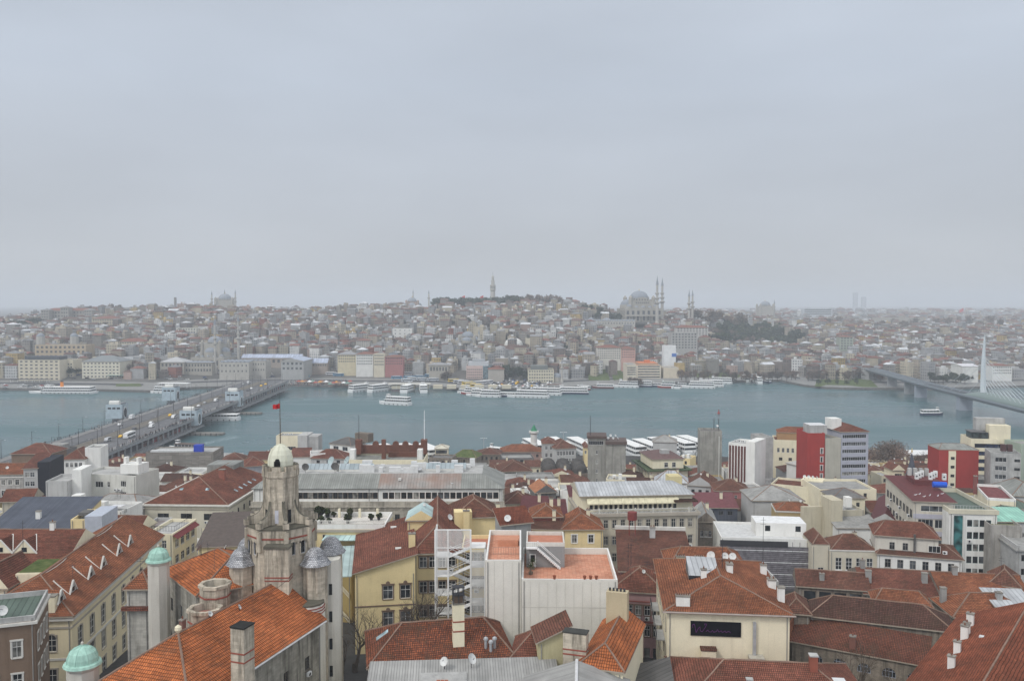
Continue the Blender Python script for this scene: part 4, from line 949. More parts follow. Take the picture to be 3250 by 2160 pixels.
along('dark',q3,1350,1600,1180,935,9,.9,'between the stone house and ornate cream block',8);along('bare',q3,640,760,1090,925,4,.7,'by the brown stone inn',6);along('bare',q4,1030,2300,1100,935,26,.75,'lining the right shore road',12);along('bare',q4,480,640,1190,880,5,.6,'before the orange roofed office',4)
along('bare',q5,30,900,950,935,18,.8,'beside the metro bridge landing',18);along('green',q5,110,620,1060,885,5,.55,'on the right shore lawn',6);along('dark',q5,1330,1800,1020,900,10,.8,'under the cable pylon bank',14);along('bare',q5,300,2300,620,1250,18,1.2,'among the right valley houses',120);along('bare',q5,200,2300,360,1800,18,1.9,'in the far right valley',150);along('bare',q3,120,260,400,1650,5,1.3,'left of the reddish skyline mosque',10);along('bare',q3,60,2330,760,None,38,1.0,'between the middle hillside houses',190);along('dark',q3,60,2330,760,None,34,.8,'between the middle hillside houses',190);along('bare',q1,40,2300,600,None,38,1.0,'between the left hillside houses',170);along('dark',q4,20,1400,800,None,22,.8,'between the houses below the big mosque',120);along('bare',q4,20,2300,900,None,24,.95,'between the right hillside houses',60)
LAWN=grass()
def lawn(name,q,pts,lift=.06):
 m=MB();w_=[pt(q(*p),2.6) for p in pts];w_=[(p.x,p.y,gfar(p.x,p.y)+lift) for p in w_];m.face(w_ if (Vector(w_[1])-Vector(w_[0])).cross(Vector(w_[2])-Vector(w_[0])).z>0 else w_[::-1],LAWN);return tag(m.build(name),kind='structure')
lawn('lawn',q4,[(60,1205),(290,1205),(250,1140),(60,1145)]);lawn('lawn',q4,[(330,1205),(470,1190),(400,1140),(290,1140)]);lawn('lawn',q4,[(1215,1175),(1700,1172),(1690,1135),(1215,1130)]);lawn('lawn',q1,[(1240,1100),(1520,1100),(1500,1072),(1240,1075)]);lawn('lawn',q5,[(120,1095),(800,1105),(700,1020),(150,1030)])
M_ASPH=concrete((.075,.075,.078),.2)
m=MB();bb=[(-.62,40),(-.4,38),(-.25,40),(-.13,34),(0,36),(.12,48),(.3,46),(.45,44),(.62,44)]
for (a0,o0),(a1,o1) in zip(bb,bb[1:]):
 P=lambda a,o:(a*(shore_y(a)+o),shore_y(a)+o,gfar(a*(shore_y(a)+o),shore_y(a)+o)+.05)
 for k in range(6):b0,b1=a0+(a1-a0)*k/6,a0+(a1-a0)*(k+1)/6;f0,f1=o0+(o1-o0)*k/6,o0+(o1-o0)*(k+1)/6;m.face([P(b0,f0),P(b1,f1),P(b1,f1+16),P(b0,f0+16)],M_ASPH)
tag(m.build('shore_road'),kind='structure')
# ------------------------------------------------------------------ boats
W_HULL,NAVY,REDH,DARKRED=flat((.70,.70,.69),.4,.08),flat((.022,.03,.075),.4),flat((.28,.035,.03),.5),flat((.13,.03,.03),.5)
W_ROOF=flat((.76,.755,.73),.6,.06);STRIP=glass((.035,.04,.045),.2);ORANGE=flat((.70,.22,.02),.5);TYRE=flat((.02,.02,.02))
def hull(mb,L,W,z0,z1,m,bow=.22,fl=.06):
 b=L*(.5-bow);P=lambda k,z:[(-L/2,-W/2*k,z),(b,-W/2*k,z),(L/2*(.99 if k<1 else 1.02),0,z+(z1-z0)*.25*(z>z0)),(b,W/2*k,z),(-L/2,W/2*k,z)]
 lo,hi=P(1-fl*2,z0),P(1,z1)
 for i in range(5):j=(i+1)%5;mb.face([lo[i],lo[j],hi[j],hi[i]],m)
 mb.face(hi,W_ROOF)
BOATG='tour boats and ferries on the water'
def boat(label,pos,head,L,W=None,decks=2,hm=None,roof=None,kind='tour_boat',funnel=False,rise=0.0,group=BOATG,open_top=False,cat='boat'):
 W=W or L*.26;hm=hm or W_HULL;roof=roof or W_ROOF;t=thing(kind,label,cat,(pos.x,pos.y,0),head,group)
 m=MB();hull(m,L,W,-.3,1.7+rise,hm);ho=m.build('hull',t)
 if hm is not W_HULL:m=MB();hull(m,L*1.004,W*1.015,1.45+rise,1.71+rise,W_HULL);m.build('gunwale',ho)
 else:
  for sd in (-1,1):
   for k in range(int(L/5)):x=-L*.45+L*.7*k/max(1,int(L/5)-1);m=MB();m.box(x-.35,sd*(W/2+.02)-.18,.35,x+.35,sd*(W/2+.02)+.18,1.1,TYRE);m.build('fender',ho)
 z=1.72+rise;x0,x1=-L*.47,L*.27
 for d in range(decks):
  h=2.35;m=MB();w2=W/2*(.94-.05*d)
  m.box(x0,-w2,z,x1,w2,z+.8,W_HULL);cab=m.build('deck_cabin',t)
  m=MB();m.box(x0+.15,-w2+.12,z+.802,x1-.15,w2-.12,z+h-.252,STRIP);m.build('window_band',cab)
  m=MB();n=max(3,int((x1-x0)/2.2))
  for k in range(n+1):
   xx=x0+.1+(x1-x0-.2)*k/n
   for sd in (-1,1):m.box(xx-.09,sd*(w2-.08)-.08,z+.801,xx+.09,sd*(w2-.08)+.08,z+h-.251,W_HULL)
  m.box(x0-.3,-w2-.15,z+h-.25,x1+.5,w2+.15,z+h,roof if d==decks-1 else W_ROOF);m.build('roof' if d==decks-1 else 'deck',cab)
  z+=h+.01;x1-=L*.045;x0+=L*.012
 m=MB();m.box(x1-L*.02,-W*.2,z,x1+L*.06,W*.2,z+1.0,W_HULL);m.box(x1-L*.015,-W*.19,z+1.001,x1+L*.055,W*.19,z+1.7,STRIP);m.box(x1-L*.03,-W*.22,z+1.701,x1+L*.07,W*.22,z+1.85,W_ROOF)
 if not open_top:pass
 if group==BOATG:m.build('wheelhouse',t)
 if funnel:m=MB();m.lathe(0,0,[(1.5,z),(1.4,z+4.5)],10,ORANGE);m.lathe(0,0,[(1.42,z+4.5),(1.38,z+5.4)],10,flat((.03,.03,.03)));m.build('funnel',t)
 m=MB();m.tube((x0+1,0,z),(x0+1,0,z+3),.07,.04,IRON,4);m.build('mast',t)
 return t
def wpt(q,x,y):return pt(q(x,y),0.0)
bt=lambda label,q,x,y,head,L,**k:boat(label,wpt(q,x,y),R(head),L,**k)
bt('long white passenger ferry with orange funnel lying at the left far quay',q1,665,1172,178,64,W=13,decks=2,kind='passenger_ferry',funnel=True)
bt('small white ferry moored behind the bridge railings at the left quay',q1,1715,1170,172,20,kind='passenger_ferry')
bt('white tour boat moored furthest left of the four by the floating pier',q2,1850,1150,52,30,rise=.6);bt('white tour boat moored second of the four by the floating pier',q2,2050,1150,54,30,rise=.6)
bt('white tour boat moored end on, third of the four by the floating pier',q3,322,1322,80,30,rise=.6);bt('white tour boat with reddish stern, last of the four by the floating pier',q3,482,1322,98,29,rise=.6)
bt('white two decked tour boat sailing alone across open water in mid channel',q3,178,1462,157,30,W=7.5,decks=2,rise=.6)
bt('small white boat leftmost of the crowded middle moorings',q3,905,1342,150,12,decks=1);bt('red hulled boat among the crowded middle moorings',q3,990,1350,158,20,hm=REDH,decks=2);bt('white boat with pale top beside the red hulled one in the middle moorings',q3,1085,1370,160,27,decks=2);bt('white boat with round stern right of two others in the middle moorings',q3,1175,1380,165,24,decks=2)
bt('dark blue hulled boat in the crowded middle moorings',q3,1340,1375,168,24,hm=NAVY,decks=1);bt('largest white tour boat in front of the car park',q3,1600,1385,166,40,W=9,rise=.5,decks=2);bt('white tour boat tucked right behind the largest one by the car park',q3,1760,1358,166,36,W=8.5,rise=.5,decks=2);bt('navy hulled white topped ferry right of the car park',q3,2045,1345,172,37,W=9,hm=NAVY,decks=2,kind='passenger_ferry');bt('brownish red boat at the quay right of the navy ferry',q3,2180,1300,165,15,hm=DARKRED,decks=1)
bt('low red boat by the small lawn quay',q4,20,1305,160,12,hm=DARKRED,decks=1);bt('dark red hulled boat below the waterfront lawn',q4,215,1285,170,22,hm=DARKRED,decks=1);bt('white tour boat left of the orange roofed office moorings',q4,460,1278,164,26,rise=.5);bt('navy and white boat before the orange roofed office',q4,635,1272,168,20,hm=NAVY);bt('small blue hulled boat beside the navy and white one',q4,790,1272,160,14,hm=NAVY,decks=1)
bt('red hulled white boat with green deck below the cream pavilion',q4,895,1282,164,18,hm=REDH,roof=flat((.55,.6,.55)));bt('tiny white launch beside the red hulled boat with green deck',q4,1000,1292,165,10,decks=1);bt('small red launch right of the tiny white one',q4,1050,1272,165,11,hm=REDH,decks=1)
bt('long white tour boat, front one of three below the long lawn',q4,1235,1285,165,33,rise=.5);bt('long white tour boat, middle one of three below the long lawn',q4,1330,1268,165,33,rise=.5);bt('white tour boat, rear one of three below the long lawn',q4,1450,1238,165,29,rise=.3);bt('small white boat right of the three long ones',q4,1575,1222,165,14,decks=1)
bt('white boat end on to the quay, left of the pair right of the long lawn',q4,1725,1215,98,22,rise=.4);bt('white boat end on to the quay, right of the pair right of the long lawn',q4,1862,1230,92,22,rise=.4);bt('dark hulled launch right of the end on pair',q4,1962,1225,110,14,hm=NAVY,decks=1)
bt('small navy hulled ferry crossing open water below the metro bridge',q5,1375,1403,2,17,hm=NAVY,decks=1,W=5,kind='passenger_ferry')
bt('low white tour boat passing under the road bridge opening',q6,1600,452,180,31,rise=.7,decks=1)
for i,(x,y,lb) in enumerate(((530,260,'beside the small green capped minaret'),(730,250,'second from the minaret'),(925,250,'third, left of the twin tower'),(1075,270,'half hidden by the twin tower'),(1370,275,'just right of the twin tower'),(1510,265,'second right of the twin tower'),(1645,250,'third right of the twin tower'),(1790,245,'fourth right of the twin tower'),(1905,235,'last, by the square tower'))):
 p=pt(r3(x,y),8.0);boat(f'white roofed ferry at the near quay {lb}',p,R(106),38,W=7.7,decks=2,rise=1.2,kind='passenger_ferry',group='white roofed ferries moored at the near quay')
for i,(x,y,lb) in enumerate(((1190,318,'leftmost'),(1310,310,'second'),(1500,305,'third'),(1660,305,'rightmost'))):
 p=pt(r2(x,y),8.0);boat(f'white roofed boat behind the brown parapet, {lb} of four',p,R(118),34,W=9,decks=2,rise=1.2,kind='passenger_ferry',group='white roofed ferries moored at the near quay')
boat('small pale boat moored below the lamp mast near the pink tiled hall',pt(r3(215,345),3),R(150),15,decks=1)
p=pt(r4(-330,30),.4);t=thing('buoy','small dark red buoy alone in the channel','buoy',(p.x,p.y,0));m=MB();m.lathe(0,0,[(1.1,-.5),(1.1,.8),(.4,1.6),(.3,3.2),(.05,3.4)],10,REDH);m.build('float',t)
# wakes: broken foam lying on the water
FOAM=flat((.32,.40,.43),.6,.3)
def wake(name,pts,w0,w1,n=40,seed=1):
 r=random.Random(seed);m=MB();P=[pt(p,.03) for p in pts]
 for k in range(n):
  t=(k+r.random())/n*(len(P)-1);i=min(len(P)-2,int(t));p=P[i].lerp(P[i+1],t-i);d=(P[i+1]-P[i]).normalized();s_=Vector((-d.y,d.x,0));w_=(w0+(w1-w0)*t/(len(P)-1));o=s_*r.gauss(0,.4)*w_;L=r.uniform(1.5,4);h=r.uniform(.15,.4)
  m.face([p+o-d*L-s_*h,p+o+d*L*.8-s_*h*.5,p+o+d*L+s_*h,p+o-d*L*.7+s_*h*.6],FOAM)
 tag(m.build(name),kind='structure')
wake('wake_water',[q6(1800,452),q6(1980,458),q6(2160,452)],.8,3,60,1);wake('wake_water',[q5(1255,1392),q5(1185,1390)],.5,1,10,2);wake('wake_water',[q6(1420,690),q6(1600,640),q6(1800,600)],2,8,50,3)
# ------------------------------------------------------------------ vehicles
CARM={}
def car_parts(kind,m):
 k=(kind,m)
 if k in CARM:return CARM[k]
 out=[]
 def side(mb,prof,w,mm):
  n=len(prof)
  for i in range(n):a,b_=prof[i],prof[(i+1)%n];mb.face([(a[0],-w,a[1]),(b_[0],-w,b_[1]),(b_[0],w,b_[1]),(a[0],w,a[1])][::-1],mm)
  mb.face([(x,-w,z) for x,z in prof],mm);mb.face([(x,w,z) for x,z in reversed(prof)],mm)
 b_=MB();g=MB()
 if kind=='car':side(b_,[(-2.1,.35),(2.1,.35),(2.15,.75),(1.2,.95),(.5,1.42),(-1.2,1.45),(-2.0,1.0),(-2.15,.7)],.86,m);side(g,[(-1.55,.98),(1.0,.98),(.42,1.38),(-1.15,1.40)],.875,STRIP);ax,wr=(-1.3,1.3),.33
 elif kind=='van':side(b_,[(-2.6,.4),(2.6,.4),(2.65,1.0),(2.0,1.3),(1.6,2.2),(-2.55,2.25)],.98,m);side(g,[(-2.2,1.35),(1.85,1.35),(1.55,2.0),(-2.2,2.0)],.99,STRIP);ax,wr=(-1.6,1.7),.36
 elif kind=='truck':side(b_,[(-3.0,.6),(2.9,.6),(2.9,1.4),(2.5,2.3),(1.55,2.35),(1.5,3.0),(-3.0,3.0)],1.1,m);side(g,[(1.7,1.5),(2.84,1.5),(2.5,2.15),(1.7,2.2)],1.11,STRIP);ax,wr=(-1.9,1.9),.45
 else:side(b_,[(-5.9,.45),(5.9,.45),(6.0,1.3),(5.8,3.1),(-5.9,3.15)],1.25,m);side(g,[(-5.5,1.5),(5.94,1.5),(5.86,2.6),(-5.5,2.6)],1.262,STRIP);g.box(-5.92,-1.15,1.6,-5.88,1.15,2.6,STRIP);ax,wr=(-3.6,3.7),.5
 for n_,mb in (('body',b_),('glazing',g)):o=mb.build(n_);out.append((n_,o.data,None));bpy.data.objects.remove(o)
 w_=MB();w_.tube((0,-.12,0),(0,.12,0),wr,wr,TYRE,10);o=w_.build('wheel');wm_=o.data;bpy.data.objects.remove(o);hw={'car':.8,'van':.9,'truck':1.0}.get(kind,1.15)
 for a in ax:
  for sd in (-1,1):out.append(('wheel',wm_,(a,sd*hw,wr)))
 if kind=='bus':r_=MB();r_.box(-4.5,-.9,3.152,3.5,.9,3.4,W_ROOF);o=r_.build('roof_unit');out.append(('roof_unit',o.data,None));bpy.data.objects.remove(o)
 CARM[k]=out;return out
def vehicle(kind,m,pos,head,label,group,name=None):
 t=thing(name or {'car':'parked_car','van':'minibus','truck':'box_truck','bus':'city_bus'}[kind],label,{'truck':'truck'}.get(kind,kind),pos,head,group)
 for n_,me,lo in car_parts(kind,m):
  o=bpy.data.objects.new(n_,me);COL.objects.link(o);o.parent=t
  if lo:o.location=lo
 return t
CARC=[('white',flat((.68,.68,.67),.35,.03)),('silver',flat((.38,.39,.40),.3,.03,.4)),('black',flat((.02,.02,.023),.3)),('dark grey',flat((.09,.09,.10),.3)),('red',flat((.32,.03,.03),.3)),('blue',flat((.04,.08,.22),.3)),('yellow',flat((.70,.42,.04),.35))]
BUSW,BUSB,BUSY=flat((.62,.62,.63),.4,.05),flat((.10,.25,.40),.4,.05),flat((.68,.48,.06),.4,.05)
def qp(q,x,y):p=pt(q(x,y),2.6);return Vector((p.x,p.y,gfar(p.x,p.y)+.06))
def busrow(q,pts,head,mats,where,grp):
 for i,(x,y) in enumerate(pts):
  c,m=mats[i%len(mats)];vehicle('bus',m,qp(q,x,y),R(head+rnd.uniform(-4,4)),f'{c} bus {where}, '+(ORD[i] if i<10 else f'nearer the right end'),grp)
WB=[('white',BUSW),('blue and white',BUSB)]
busrow(q3,[(185,1178),(310,1172),(420,1166),(520,1160),(610,1156),(680,1170)],-2,[WB[0]],'in the rear row of the bus station','white buses in the bus station');busrow(q3,[(200,1192),(330,1190),(450,1186),(560,1180),(650,1186)],-2,[WB[1]],'in the second row of the bus station','blue buses in the bus station');busrow(q3,[(310,1218),(370,1205),(470,1208),(590,1212),(640,1206)],-2,[('pale',flat((.52,.55,.58),.4))],'in the front row of the bus station','pale buses in the bus station')
busrow(q3,[(805,1222),(955,1250),(985,1262),(1045,1272)],28,[('yellow',BUSY)],'in the slanted row by the pink hotel','yellow buses by the pink hotel');busrow(q3,[(860,1232),(910,1240),(1095,1245),(1135,1240),(1170,1236)],28,[('white',BUSW)],'in the slanted row by the pink hotel','white buses by the pink hotel')
busrow(q2,[(1150,1018),(1230,1012),(1520,1002),(1600,1008),(1700,1006),(1830,1004)],3,WB,'on the shore road before the market square','buses on the shore road');busrow(q2,[(1950,968),(2090,968),(1660,968)],2,[('yellow and white',BUSY)],'on the square edge before the row buildings','yellow buses on the square');busrow(q4,[(1240,1112),(1330,1116),(1430,1118),(1545,1118),(1980,1112),(2060,1110)],0,WB,'on the right shore road','buses on the right shore road');busrow(q3,[(890,1150),(925,1138),(800,1160)],20,[('white',BUSW)],'left of the pink hotel wall','coaches by the pink hotel')
def cars(q,area,n,where,grp,head=0,cols=None):
 seen={};todo=[]
 (x0,y0),(x1,y1)=area
 for i in range(n):
  x,y=rnd.uniform(x0,x1),rnd.uniform(y0,y1);c=rnd.choices(CARC,cols or (30,22,12,14,5,5,8))[0];todo.append((x,y,c))
 kept=[]
 for x,y,c in todo:
  p=qp(q,x,y)
  if any((p-k).length<4.6 for k in kept) or any((p.x-a)**2+(p.y-b_)**2<(r_*.42)**2 for a,b_,r_ in KEEP):continue
  kept.append(p);vehicle('car',c[1],p,R(head+rnd.choice((0,180))+rnd.uniform(-6,6)),f'{c[0]} car {where}',f'{c[0]} cars {where}')
cars(q3,((1210,1205),(1860,1292)),190,'in the crowded car park behind the moored boats','',60);cars(q1,((20,1085),(640,1122)),34,'on the road behind the left far quay','',0);cars(q1,((660,1020),(2300,1045)),34,'on the road before the left hillside','',5);cars(q2,((150,990),(900,1010)),26,'on the road before the bridgehead mosque','',2);cars(q2,((1250,985),(2350,1000)),24,'on the road at the bus square','',0,(30,20,10,10,5,5,25));cars(q4,((10,1095),(460,1125)),34,'on the avenue left of the orange roofed office','',0,(30,20,10,10,6,5,20));cars(q4,((1040,1115),(2340,1132)),30,'on the right shore road beside the lawn','',0);cars(q5,((20,985),(700,1005)),14,'near the metro bridge landing','',0)
# pier pavilions, canopies and stalls on the far quay
def canopy(label,q,x0,x1,y,D,h,m,name='pier_canopy',cat='canopy'):
 a,b_=qp(q,x0,y),qp(q,x1,y);L=(b_-a).length;t=thing(name,label,cat,a,math.atan2(b_.y-a.y,b_.x-a.x));mb=MB();mb.box(-.5,-.5,h,L+.5,D+.5,h+.35,m);mb.build('roof',t);n=max(2,int(L/7))
 for k in range(n+1):
  for yy in (.2,D-.2):mb=MB();mb.tube((L*k/n,yy,0),(L*k/n,yy,h),.15,.15,W_HULL,5);mb.build('post',t)
 return t
canopy('long white canopy on the quay behind the left bridge tower',q1,1690,2000,1118,9,4.5,W_ROOF);t=canopy('cream floating pier house behind the end on tour boats',q3,110,550,1288,10,4.5,flat((.60,.57,.50)))
for k in range(9):mb=MB();mb.box(3+k*13.5,1,0,12+k*13.5,9,3.6,FARCREAM);mb.build('kiosk',t)
canopy('brown roofed quay pavilion left of the navy ferry',q3,1815,1960,1285,9,3.5,flat((.16,.11,.09)))
canopy('dark green pergola on the left far quay road',q1,1150,1740,1040,6,3.0,flat((.14,.24,.21)));canopy('dark shelter in front of the cream corner hotel',q1,110,500,1062,5,3.2,flat((.07,.07,.075)));canopy('red awning row before the cream warehouse',q1,1060,1500,1012,8,3.0,flat((.15,.04,.045)))
STALL=[('red',flat((.36,.08,.06))),('orange',flat((.55,.26,.07))),('brown',flat((.25,.13,.09))),('white',W_ROOF),('dull green',flat((.18,.28,.23)))]
for i in range(16):
 x,y=1180+i*36+rnd.uniform(-10,10),1092+rnd.uniform(-18,12);p=qp(q2,x,y-8);c,m_=STALL[i%5];t=thing('market_stall',f'{c} topped stall on the far quay right of the bridge, '+(['first','second','third','fourth'][i//5])+' of its colour','stall',p,rnd.uniform(-.3,.3),'stalls on the far quay')
 mb=MB();mb.lathe(0,0,[(3.4,2.4),(.15,4.0)],4,m_,.785,bcap=True);mb.build('roof',t);mb=MB();mb.box(-1.8,-1.5,0,1.8,1.5,1.1,flat((.22,.15,.11)));mb.build('counter',t)
 for sx_ in (-1,1):
  for sy_ in (-1,1):mb=MB();mb.tube((sx_*1.9,sy_*1.9,0),(sx_*1.9,sy_*1.9,2.6),.07,.07,IRON,4);mb.build('post',t)
def busk(q,x,y,label,cat='kiosk'):pass
# ------------------------------------------------------------------ the two level road bridge
E0,E1=pt(q6(500,790),9.5),pt(q6(2230,95),9.5);u=(E1-E0).normalized();u.z=0;nl=Vector((-u.y,u.x,0)) # along, and to the left of, the bridge
K0=E0-u*60;K0.z=0.0;LB=(E1-E0).length+75;WB_=46.0;ZD=9.5
BR=thing('road_bridge','two level road bridge with tram tracks crossing to the far bank','bridge',(K0.x,K0.y,0),math.atan2(u.y,u.x))
bl=lambda p,z:(lambda v:(v.dot(u),v.dot(nl)))(pt(p,z)-Vector((K0.x,K0.y,z)))
M_ROAD,M_PAVE,M_TRAM,M_CONC,M_RAILM,M_DARK=concrete((.135,.135,.14),.25),concrete((.22,.215,.21),.3),concrete((.19,.17,.14),.4),concrete((.27,.275,.28),.4),flat((.12,.13,.14),.5),flat((.03,.028,.028))
B0,B1=bl(q6(1340,500),5)[0]+12,bl(q6(1750,330),5)[0]-12 # the opening span
m=MB();m.box(0,0,ZD-1.3,LB,WB_,ZD,M_CONC,M_ROAD);m.build('deck',BR)
for nm,y0,y1,h,mt in (('pavement',.3,5,.2,M_PAVE),('pavement',WB_-5.5,WB_-.3,.2,M_PAVE),('tram_bed',18.5,27.5,.12,M_TRAM)):
 m=MB();m.box(0,y0,ZD+.004,LB,y1,ZD+h,mt);m.build(nm,BR)
for y in (20.2,21.7,24.3,25.8):m=MB();m.box(0,y-.06,ZD+.124,LB,y+.06,ZD+.2,IRON);m.build('rail',BR)
for y in (11.5,34.5):
 for k in range(int(LB/9)):m=MB();m.box(k*9,y-.08,ZD+.003,k*9+3.2,y+.08,ZD+.008,flat((.5,.5,.48)));m.build('lane_mark',BR)
 break
def bars(name,y,x0,x1,z,h,mt):
 m=MB();m.box(x0,y-.05,z+h-.1,x1,y+.05,z+h,mt);m.box(x0,y-.03,z+h*.5,x1,y+.03,z+h*.5+.06,mt)
 for k in range(int((x1-x0)/2.2)):m.box(x0+k*2.2,y-.06,z,x0+k*2.2+.12,y+.06,z+h-.1,mt)
 m.build(name,BR)
bars('railing',.2,0,LB,ZD,1.15,M_RAILM);bars('railing',WB_-.2,0,LB,ZD,1.15,M_RAILM);bars('railing',18.2,0,LB,ZD,.9,M_RAILM);bars('railing',27.8,0,LB,ZD,.9,M_RAILM)
for x0,x1 in ((0,B0),(B1,LB)):
 m=MB();m.box(x0,-2.5,3.0,x1,WB_+2.5,3.6,M_CONC);m.build('lower_deck',BR);bars('railing',-2.4,x0,x1,3.6,1.1,M_RAILM);bars('railing',WB_+2.4,x0,x1,3.6,1.1,M_RAILM)
 m=MB();m.box(x0,4,3.61,x1,WB_-4,ZD-1.31,M_DARK);m.build('restaurant_row',BR)
 for k in range(int((x1-x0)/8)):
  x=x0+1+k*8;m=MB();m.box(x,-.4,3.61,x+.5,.4,ZD-1.31,M_CONC);m.build('pillar',BR)
  m=MB();c=rnd.choice([(.22,.03,.035),(.05,.05,.06),(.12,.05,.04),(.10,.11,.12),(.28,.2,.16)]);m.box(x+.6,3.6,3.61,x+7.6,3.98,6.3,flat(c));m.box(x+.6,1.6,6.32,x+7.6,3.98,6.45,flat(c));m.build('restaurant_front',BR)
 for k in range(int((x1-x0)/24)):m=MB();m.box(x0+5+k*24,2,-2,x0+8+k*24,WB_-2,2.99,M_CONC);m.build('pontoon',BR)
TOWM=checker((.38,.45,.49),(.42,.49,.53),2.4)
def btower(px,side,ztop,label):
 x=bl(px,5)[0];y0,y1=(-11.5,-.4) if side<0 else (WB_+.4,WB_+11.5);s=5.8;wp=pt(px,5.0);wp.z=0
 t=thing('bridge_tower',label,'control tower',(wp.x,wp.y,0),math.atan2(u.y,u.x),'pale blue control towers of the road bridge')
 h=5.5;m=MB();f=MB()
 m.box(-h*.45,-h*.45,-2,h*.45,h*.45,5.0,M_CONC);m.build('base',t)
 for o,d in (((-h,-h),(1,0)),((h,-h),(0,1)),((h,h),(-1,0)),((-h,h),(0,-1))):
  ar=d[0]!=0;P=lambda a,z,k:(o[0]+d[0]*a+d[1]*k,o[1]+d[1]*a-d[0]*k,z);n=16
  hs=[] if ar else [(1.2+3.1*i,ztop-3.4,2.4,1.3) for i in range(3)]
  f.wallholes(o,d,11.0,5.0,ztop,hs,TOWM,.6)
  for hh in hs:g=MB();g.face([P(hh[0],hh[1],-.55),P(hh[0]+hh[2],hh[1],-.55),P(hh[0]+hh[2],hh[1]+hh[3],-.55),P(hh[0],hh[1]+hh[3],-.55)],G_DARK);g.build('window',t)
  if ar:
   q=lambda a,r,k:P(5.5+r*math.cos(a),8.8+r*1.25*math.sin(a),k);g=MB();A_=[6.2832*i/n for i in range(n+1)]
   for a0,a1 in zip(A_,A_[1:]):g.face([q(a0,2.7,.3),q(a0,3.2,.3),q(a1,3.2,.3),q(a1,2.7,.3)],W_HULL);g.face([q(a0,3.2,.3),q(a0,3.2,0),q(a1,3.2,0),q(a1,3.2,.3)],W_HULL)
   g.build('arch_surround',t);g=MB();g.face([q(a,2.7,.08) for a in A_[:-1]],G_DARK);g.build('arch_opening',t)
 f.face([(-h,-h,ztop-.5),(h,-h,ztop-.5),(h,h,ztop-.5),(-h,h,ztop-.5)],M_CONC);f.face([(-h,h,5),(h,h,5),(h,-h,5),(-h,-h,5)],M_CONC);f.build('wall',t)
 g=MB();g.box(-1.2,-4,ztop-.49,5.2,4,ztop+.5,flat((.18,.19,.2)));g.build('roof_plant',t)
 g=MB();n=8
 pr=[(-5.2+3.4*(1-math.cos(math.pi*i/n))*.5,ztop-.49+3.0*math.sin(math.pi*i/n)**.6) for i in range(n+1)]
 for a,b_ in zip(pr,pr[1:]):g.face([(a[0],-3.4,a[1]),(a[0],3.4,a[1]),(b_[0],3.4,b_[1]),(b_[0],-3.4,b_[1])][::-1],FARWHITE)
 g.face([(x_,-3.4,z_) for x_,z_ in reversed(pr)][::-1],FARWHITE);g.face([(x_,3.4,z_) for x_,z_ in reversed(pr)],FARWHITE);g.build('curved_hood',t)
 return x
btower(q6(1345,492),-1,15.0,'nearer pale blue control tower on the right side of the road bridge');btower(q6(1752,318),-1,17.0,'further pale blue control tower on the right side of the road bridge');btower(q6(655,428),1,15.0,'nearer pale blue control tower on the left side of the road bridge');btower(q6(1160,262),1,16.0,'further pale blue control tower on the left side of the road bridge')
for px,lb in ((q6(1480,570),'nearer'),(q6(1860,380),'further')):
 p=pt(px,1.2);t=thing('fender_pier',f'{lb} low curved concrete fender pier beside the bridge tower','pier',(p.x,p.y,0));m=MB();m.prism([(-24,-3),(8,-4.5),(12,-2),(12,3),(6,5),(-24,5)],-2,1.2,concrete((.20,.19,.17),.6));m.build('pier',t)
 for k in range(10):m=MB();m.tube((-22+k*3.4,-4.6 if k>7 else -3.6-k*.12,-1),(-22+k*3.4,-4.6 if k>7 else -3.6-k*.12,1.6),.3,.3,IRON,6);m.build('pile',t)
bpt=lambda x,y,z=ZD:K0+u*x+nl*y+Vector((0,0,z))
# masts of the tram wires and street lamps
def polem(h,arm,lamp):
 a,b_=MB(),MB();a.tube((0,0,0),(0,0,h),.16,.10,IRON,6);b_.tube((0,0,h-.3),(arm,0,h-.1),.07,.06,IRON,5)
 if lamp:b_.box(arm-.5,-.18,h-.16,arm+.3,.18,h-.02,flat((.5,.5,.5)))
 r_=[]
 for n_,mb in (('post',a),('lamp_arm' if lamp else 'arm',b_)):o=mb.build(n_);r_.append((n_,o.data));bpy.data.objects.remove(o)
 return r_
PM,LM=polem(8.5,4.2,False),polem(9.5,2.0,True)
def pole(ms,name,label,cat,pos,rz,grp):
 t=thing(name,label,cat,pos,rz,grp)
 for n_,me in ms:o=bpy.data.objects.new(n_,me);COL.objects.link(o);o.parent=t
k=0;x=40
while x<LB-10:
 pole(PM,'tram_mast','dark tram wire mast on the right edge of the bridge tracks','mast',bpt(x,18),math.atan2(nl.y,nl.x),'tram masts right of the tracks');pole(PM,'tram_mast','dark tram wire mast on the left edge of the bridge tracks','mast',bpt(x,28),math.atan2(-nl.y,-nl.x),'tram masts left of the tracks')
 pole(LM,'street_lamp','tall lamp post on the left pavement of the road bridge','street lamp',bpt(x+14,WB_-1),math.atan2(-nl.y,-nl.x),'lamps on the left bridge pavement')
 if not (B0-16<x<B0 or B1<x<B1+16):pole(LM,'street_lamp','tall lamp post on the right pavement of the road bridge','street lamp',bpt(x+14,1),math.atan2(nl.y,nl.x),'lamps on the right bridge pavement')
 x+=29
